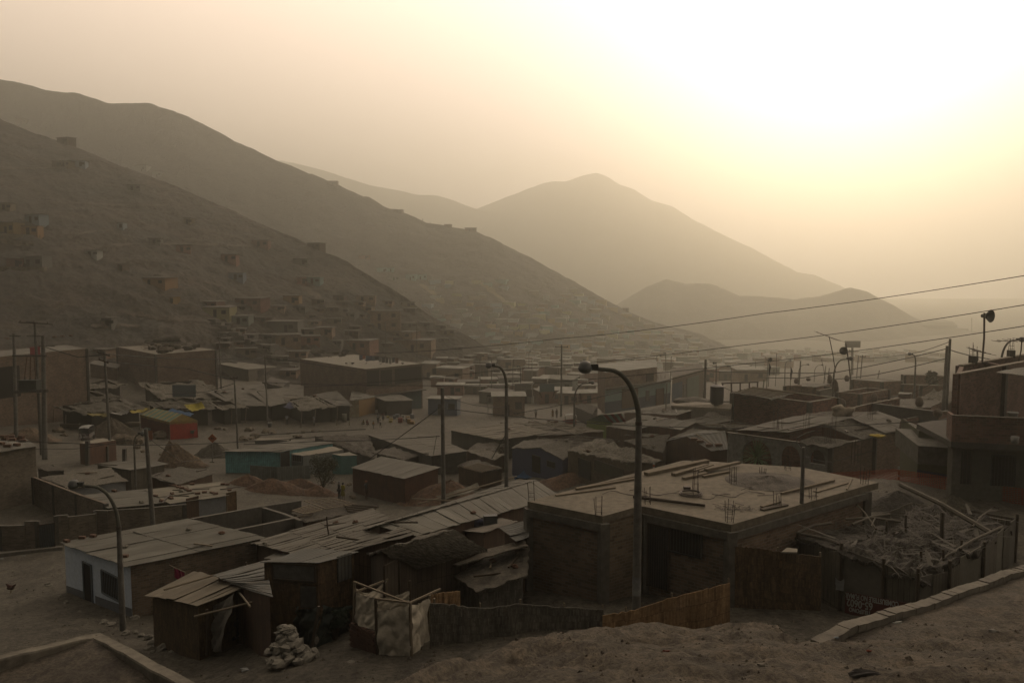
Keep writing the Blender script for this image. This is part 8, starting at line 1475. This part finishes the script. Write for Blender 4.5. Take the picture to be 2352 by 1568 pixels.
for a_ in (('blue grey plastered house with a brown door right of the corner building', 1580, 868, 1840, 1015, 'blue', 1, A2, -.1), ('shop front with a white window grille left of the crossarm pole', 2140, 845, 2420, 1020, 'brick', 1, A2, .05), ('low brown house with a laundry line beside the corner building', 1530, 560, 1660, 700, 'brick', 1, A2, -.2), ('pale roofed house in front of the hazy tall houses', 1665, 600, 1910, 740, 'brick', 1, A2, -.3), ('brown walled yard house left of the crossarm pole', 215, 740, 345, 820, 'red brick', 1, A3, 0), ('brown yard building right of the crossarm pole', 345, 800, 630, 900, 'brown', 1, A3, -.1), ('small white shop with a grey roof in the hazy town', 190, 620, 275, 690, 'white', 1, A3, 0), ('long low hangar beyond the black flags', 2090, 615, 2352, 720, 'brick', 1, A3, .02)): mid_house(a_[0], *a_[1:5], a_[5], a_[6], a_[7], a_[8])
gr = hit(*A2(2190, 1012)); k_ = gr.y / F; grt = thing('window_grille', 'white painted window grille standing at the shop front', 'grille', gr); mb = MB(); 
for i in range(5): mb.bar(gr + Vector((-1.9 + i * .95, -.3, .2)), gr + Vector((-1.9 + i * .95, -.3, 3.4)), .12)
for j in range(4): mb.bar(gr + Vector((-1.9, -.3, .3 + j * 1.0)), gr + Vector((1.9, -.3, .3 + j * 1.0)), .12)
mb.build('bars', mat('plain', (.5, .48, .42)), grt)
sg_ = thing('signboard', 'pale blue billboard on legs beside the crossarm pole', 'sign', D(A3(415, 840), 128)); q_ = [D(A3(*p), 128) for p in ((348, 812), (480, 805), (480, 738), (350, 735))]; MB().slab(q_, .1, (0, 1, 0)).build('panel', mat('plain', (.24, .30, .30), (.2, .25, .25)), sg_); MB().bar(D(A3(370, 860), 128), q_[0], .15).bar(D(A3(465, 860), 128), q_[1], .15).build('legs', WOODD, sg_)
for i, (x0, y0, x1, y1, c_, lb, Y) in enumerate(((A4(710, 830)[0], A4(0, 828)[1], A4(1160, 830)[0], A4(0, 790)[1], 0, '', 0),)): pass
# right middle distance compounds
BR2 = mat('brick', (.21, .115, .08), (.17, .135, .11))
def rbox(label, M_, L_, R_, Y, h, mats=None, roof=None, par=.7):
    m = D(A4(*M_), Y); z_ = m.z; return box_building(label, m, Z(A4(*L_), z_), Z(A4(*R_), z_), z_, z_ - h, mats or [BR2] * 4, roof or THATD, parapet=par, pil=True)
rbox('open topped brick compound with grey corner pillars behind the red brick compound', (905, 830), (705, 812), (1160, 790), 84, 3.2); rbox('brick yard behind the tilted antenna', (405, 758), (240, 757), (640, 742), 104, 3, par=.2); rbox('grey walled yard right of the tilted antenna', (545, 800), (410, 785), (700, 768), 96, 2.5, [CONC] * 4)
rbox('low brick house with a pointed sheet roof left of the curved lamp', (1098, 722), (832, 700), (1275, 712), 106, 3.2, roof=CORR, par=.0); rbox('grey roofed brick house under the twin poles', (1300, 662), (1282, 655), (1660, 672), 118, 4.0, roof=GREYR, par=.0); rbox('brown house below the grey roofed brick house', (1440, 752), (1280, 742), (1665, 757), 98, 3.2, roof=CORR, par=.0)
yard_wall('concrete beam running over the dark open rooms behind the patched roofs', [Z(A4(1010, 912), 11.9), Z(A4(1290, 948), 11.7), Z(A4(1600, 988), 11.5)], m=CONCD, cap=CONC, th=.3, foot=0.2); yard_wall('brick wall with a pale top rising towards the open topped compound', [Z(A4(780, 968), 11.6), Z(A4(1010, 912), 11.9), Z(A4(1250, 868), 12.1)], m=BR2, cap=mat('concrete', (.4, .33, .26), (.3, .26, .2)))
yard_wall('brick wall with a pale top joining the two storey house', [Z(A4(1320, 1048), 11.0), Z(A4(1500, 1010), 11.1), Z(A4(1680, 978), 11.3)], m=BR2, cap=CONC)
RF('reed roofs behind the concrete beam', [D(A4(1190, 935), 70), D(A4(1540, 945), 70), D(A4(1640, 880), 76), D(A4(1270, 865), 76)], rm=THAG, rk='thatch', wm=BR2); RF('jumbled mat roofs left of the two storey house', [D(A4(1430, 865), 82), D(A4(1745, 905), 74), D(A4(1745, 800), 90), D(A4(1550, 810), 90)], rm=THAT, rk='thatch', amp=.5, wm=BR2); RF('small brick cabin with a flat pale roof behind the reed roofs', [D(A4(1240, 828), 84), D(A4(1360, 832), 84), D(A4(1365, 818), 88), D(A4(1255, 815), 88)], wm=BR2, rm=CORR); RF('sheet roofed room behind the brick yard', [D(A4(390, 760), 96), D(A4(520, 768), 96), D(A4(650, 742), 104), D(A4(400, 730), 104)], wm=BR2, rm=GREYR)
for i, (x, y0, y1, Y) in enumerate(((300 + 45, 690, 735, 100), (450, 682, 712, 112), (640, 655, 735, 104), (790, 662, 715, 104), (685, 700, 810, 80), (1030, 820, 900, 80), (1150, 880, 990, 64), (1430, 850, 940, 66), (750, 870, 950, 72), (1295, 1045, 1170, 56), (1590, 960, 1030, 58))):
    b, t = D(A4(x, y1), Y), D(A4(x, y0), Y); solo(MB().tube([b, b.lerp(t, .3), b.lerp(t, .75), t], [.22, .34, .3, .1], 7), 'wrapped_rebar', mat('fabric', (.19, .14, .11), (.13, .10, .08)), 'column starter wrapped in sacking on the rooftops at right, %s from the left' % ORDW[sorted([345, 450, 640, 790, 685, 1030, 1150, 1430, 750, 1295, 1590]).index(x)], 'wrapped rebar', 'wrapped column starters', True)
for i, (x, y, Y, h) in enumerate(((160, 1160, 55, 1.9), (200, 1160, 55, 1.7), (435, 1130, 54, 1.2), (615, 1290, 52, 1.5), (990, 1110, 57, 2.0), (665, 1300, 52, 2.2), (1290, 1150, 60, 1.6), (870, 1440, 33, 1.0))):
    b = D(A4(x, y), Y); mb = MB(); rebar(mb, b, 4, h, .14); solo(mb, 'rebar_cage', STEEL, 'slim bundle of bare rebar above the arch house and its neighbours, %s from the left' % ORDW[sorted([160, 200, 435, 615, 990, 665, 1290, 870]).index(x)], 'rebar', 'rebar over the arch house')
hd_ = hit(2165, 752); dm = thing('water_reservoir', 'domed water reservoir on the shoulder of the low hill', 'reservoir', D(P(2165, 752), 930)); c = D(P(2150, 753), 930); MB().lathe(c, [(22, 0), (22, 4), (17, 8), (8, 10.5), (0, 11)], 24).build('dome', mat('concrete', (.25, .22, .18), (.2, .18, .15)), dm)
for i, (x, y, w, h) in enumerate(((2180, 757, 22, 9), (2212, 762, 24, 8), (2232, 768, 20, 7))): hut(x, y, w, h, 'grey', 'hazy block beside the domed reservoir, %s from the left' % ORDW[i], ROOFG, base=D(P(x, y), 925), ops=False)
for i, (x, y0, y1) in enumerate(((2232, 730, 766), (2188, 742, 755), (2348, 772, 830))): stick('faint radio mast on the low hill, %s from the left' % ORDW[i if i < 2 else 2], D(P(x, y1), 925), D(P(x, y0), 925), .5, 'radio_mast', STEEL, 'mast')
for i, (x0, y0, x1, y1) in enumerate(((1007, 503, 1017, 521) if False else (984, 482, 988, 500), (1118, 500, 1122, 520))): pass
for i, (x, y) in enumerate(((971, 508), (988, 516), (1094, 531))): b = D(P(x, y + 1), 630); person('tiny dark figure standing on the far ridge, %s from the left' % ORDW[i], b, 2.4 if i < 2 else 2.2, 1, (.05, .045, .04), (.05, .045, .04))
stones([(948 + i * 9, 499 + i * 3.4, 6) for i in range(0)], '', None, STONE)
# the low roofs packed between the named ones
bpy.context.view_layer.update(); r_ = random.Random(8); done = []
for nm_, x0, y0, x1, y1, w0, w1, N_, f_ in (('the market', 130, 872, 800, 925, 60, 95, 40, .3), ('the yards at left', 20, 1075, 500, 1150, 55, 90, 16, .3), ('the centre', 770, 1045, 1160, 1095, 60, 90, 14, .3), ('the shacks beyond the near lamp', 1130, 985, 1690, 1065, 60, 110, 40, .3), ('the compounds at right', 1690, 882, 2190, 990, 60, 110, 46, .3), ('the town beside the dirt street', 990, 850, 1370, 940, 50, 85, 34, .35), ('the slope foot behind the market', 200, 800, 720, 868, 35, 60, 30, .3), ('the lower slope of the near hill', 500, 690, 1060, 800, 20, 42, 62, .3)):
    got = []
    for k in range(N_ * 5):
        if len(got) >= N_: break
        x, y = r_.uniform(x0, x1), r_.uniform(y0, y1); w = r_.uniform(w0, w1); d_ = w * .22
        ok = all(abs(x - a_) > (w + c_) * .42 or abs(y - b_) > 12 for a_, b_, c_ in done)
        for px_, py_ in ((x, y), (x + w * .4, y), (x - w * .4, y), (x, y + 10)):
            r = S.ray_cast(bpy.context.evaluated_depsgraph_get(), Vector((0, 0, CZ)), ray(px_, py_).normalized()) if ok else (0,)
            if not r[0] or not r[4].name.startswith(('ground', 'near_hill')): ok = False; break
        if ok: got.append((x, y, w)); done.append((x, y, w))
    for i, (x, y, w) in enumerate(sorted(got)):
        h, t = r_.uniform(1.9, 2.6), r_.random(); a_ = r_.uniform(-.12, .12) * w; dd = w * r_.uniform(.16, .26)
        if y > 870: q_ = [(x - w * .5, y + a_, h), (x + w * .3, y + dd * .8 - a_, h - .15), (x + w * .55, y - dd * .3, h), (x - w * .15, y - dd, h + .2)]
        else: q_ = None
        if q_: RF('low patched roof packed into %s, %s from the left' % (nm_, ordw(i)), q_, wm=r_.choice((PLANK, PLANKG, CONCD, BM, DARK)), rm=r_.choice((CORR, GREYR, THAT, THAG, THAG, ROOFD)), rk='thatch' if t < .5 else 'sheet', j=.06, amp=.2, group='roofs packed into the shanty town')
        else: hut(x, y + 6, w * .8, w * .28, r_.choice(('brick', 'brown', 'grey', 'tan')), 'small block house in %s, %s from the left' % (nm_, ordw(i)), ROOFD, group='block houses at the slope foot')
bpy.context.view_layer.update()
# loose boards and stones left on the shanty roofs
r_ = random.Random(44); dg_ = bpy.context.evaluated_depsgraph_get()
def roof_at(x, y):
    r = S.ray_cast(dg_, Vector((0, 0, CZ)), ray(x, y).normalized()); return r[1] if r[0] and r[2].z > .75 and r[4].name.startswith(('roof', 'thatch')) else None
for (x0, y0, x1, y1, k_) in ((90, 1065, 520, 1160, 26), (140, 1180, 600, 1300, 10), (600, 1150, 1230, 1290, 30), (700, 985, 1200, 1060, 26), (1150, 960, 1680, 1060, 46), (1680, 960, 2180, 1030, 24), (150, 870, 960, 950, 30), (1010, 1240, 1210, 1350, 6), (1400, 940, 1700, 990, 12)):
    for k in range(k_):
        p = roof_at(r_.uniform(x0, x1), r_.uniform(y0, y1))
        if not p: continue
        s_ = (p.y / 60) ** .5; a_ = r_.uniform(-.5, .6) + (1.2 if r_.random() < .3 else 0); d = Vector((math.cos(a_), math.sin(a_), 0))
        if r_.random() < .6: solo(MB().bar(p - d * s_ * r_.uniform(.4, 1.3) + Vector((0, 0, .07)), p + d * s_ * r_.uniform(.4, 1.3) + Vector((0, 0, .07)), .1 * s_, .06), 'loose_board', r_.choice((WOOD, WOODD, STEEL)), 'loose board or pole lying on one of the shanty roofs', 'board', 'boards on the shanty roofs')
        else: solo(MB().blob(p + Vector((0, 0, .06)), .2 * s_, .15 * s_, .12 * s_, .35, k, 8, 6), 'roof_stone', r_.choice((STONE, BR1)), 'stone weighing down one of the shanty roofs', 'stone', 'stones on the shanty roofs')
for i, q_ in enumerate(([(334, 1000, 50), (420, 1060, 60), (520, 1040, 80)], [(296, 1010, 62), (180, 1030, 66), (60, 1030, 68)], [(1016, 905, 52), (1090, 930, 70), (1163, 935, 85)], [(1163, 940, 50), (1330, 1000, 70), (1440, 1010, 78)], [(1621, 870, 95), (1700, 905, 84), (1780, 905, 80)], [(1843, 1045, 33), (1910, 1060, 48), (2080, 1010, 60)], [(2180, 860, 75), (2090, 905, 80), (1990, 920, 85)], [(538, 880, 95), (470, 900, 105), (380, 905, 112)])):
    wire('drooping service cable between roofs and poles, %s of eight' % ORDW[i], q_, .014, .3)
# footpaths, a dirt track and a stairway on the near hill
def ribbon(name, pts, w, m, lift=.25):
    pp = []
    for a_, b_ in zip(pts, pts[1:]):
        n_ = max(2, int(math.hypot(b_[0] - a_[0], b_[1] - a_[1]) / 6)); pp += [(a_[0] + (b_[0] - a_[0]) * k / n_, a_[1] + (b_[1] - a_[1]) * k / n_) for k in range(n_)]
    h = [hit(*p) for p in pp]; h = [p for p in h if p]; L_, R__ = [], []
    for i, p in enumerate(h):
        d = h[min(i + 1, len(h) - 1)] - h[max(i - 1, 0)]; n = Vector((-d.y, d.x, 0)).normalized() * w / 2 * (1 + .4 * math.sin(i * 1.7)); a_, b_ = p - n, p + n; L_.append(Vector((a_.x, a_.y, down(a_.x, a_.y) + lift))); R__.append(Vector((b_.x, b_.y, down(b_.x, b_.y) + lift)))
    return struct(MB().grid([L_, R__]), name, m)
PTH = mat('dirt', (.19, .155, .12), (.15, .12, .092), .95, .5)
for q_ in ([C1(400, 1010), C1(520, 975), C1(650, 965), C1(760, 1030)], [C1(550, 1060), C1(780, 1048), C1(1000, 1045), C1(1300, 1052), C1(1500, 1060)], [C1(300, 800), C1(470, 805), C1(640, 815), C1(1000, 820)], [C1(700, 1440), C1(930, 1482), C1(1100, 1495), C1(1250, 1502)], [C1(0, 600), C1(200, 602), C1(420, 596)], [C1(545, 1530), C1(700, 1522), C1(830, 1532)]): ribbon('footpath', q_, 1.3, PTH)
ribbon('dirt_track', [C2(1010, 900), C2(1120, 980), C2(1240, 1060), C2(1350, 1140), C2(1480, 1215)], 3.2, PTH); ribbon('dirt_track', [C3(900, 660), C3(1000, 740), C3(1120, 830), C3(1180, 880)], 4, mat('dirt', (.36, .28, .15), (.28, .22, .12)), .8); ribbon('dirt_track', [C3(430, 670), C3(540, 760), C3(620, 830)], 4, mat('dirt', (.36, .28, .15), (.28, .22, .12)), .8)
for i in range(15):
    p = hit(*C2(330 + i * 44, 1200 + i * 26)); 
    if p: solo(MB().box(p - Vector((0, 0, .8)), 5.2, 1.5, 1.05, rz=-.25), 'stone_step', CONC, 'broad worn step of the stairway climbing the near hill, %s from the top' % ordw(i), 'step', 'steps of the hill stairway')
# terraces of loose stone under the upper huts
for a_, b_ in ((C1(0, 1000), C1(230, 1010)), (C1(0, 1030), C1(200, 1045)), (C1(0, 1195), C1(270, 1200))):
    p, q = hit(*a_), hit(*b_); solo(MB().bar(p, q, 2.0, 1.8), 'stone_terrace', mat('rock', (.30, .25, .18), (.2, .17, .13)), 'dry stone terrace wall below the ochre huts, %s from the top' % ORDW[(C1(0, 1000), C1(0, 1030), C1(0, 1195)).index(a_)], 'terrace')
# clods and pebbles on the bare ground
r_ = random.Random(9); bm_ = BVHTree.FromPolygons(MOUND.v, MOUND.f); mb = MB()
def clod(p, s):
    a_ = r_.uniform(0, 6.3); q_ = [p + Vector((math.cos(a_ + k * 1.57) * s * r_.uniform(.7, 1.3), math.sin(a_ + k * 1.57) * s * r_.uniform(.7, 1.3), -.3 * s)) for k in range(4)]; t = p + Vector((r_.uniform(-.4, .4) * s, r_.uniform(-.4, .4) * s, s * r_.uniform(.35, .8)))
    for k in range(4): mb.face([q_[k], q_[(k + 1) % 4], t])
for k in range(2200):
    y = 5.5 + 12 * r_.random() ** .8; x = r_.uniform(-.28 * y, .68 * y); h = bm_.ray_cast(Vector((x, y, 60)), Vector((0, 0, -1)))[0]
    if h: clod(h, (.01 + .035 * r_.random() ** 5) * (.6 + y / 14))
o = mb.build('pebbles', mat('dirt', (.26, .2, .15), (.12, .1, .08), .95, 4)); o['kind'] = 'stuff'; mb = MB()
for k in range(7000):
    y = 19 + 27 * r_.random() ** 1.2; x = r_.uniform(-.66 * y, .1 * y) if k % 3 else r_.uniform(.1 * y, .66 * y); clod(Vector((x, y, g(x, y) + gnoise(x, y))), .02 + .10 * r_.random() ** 5)
o = mb.build('gravel', mat('dirt', (.24, .2, .155), (.14, .12, .095), .95, 4)); o['kind'] = 'stuff'
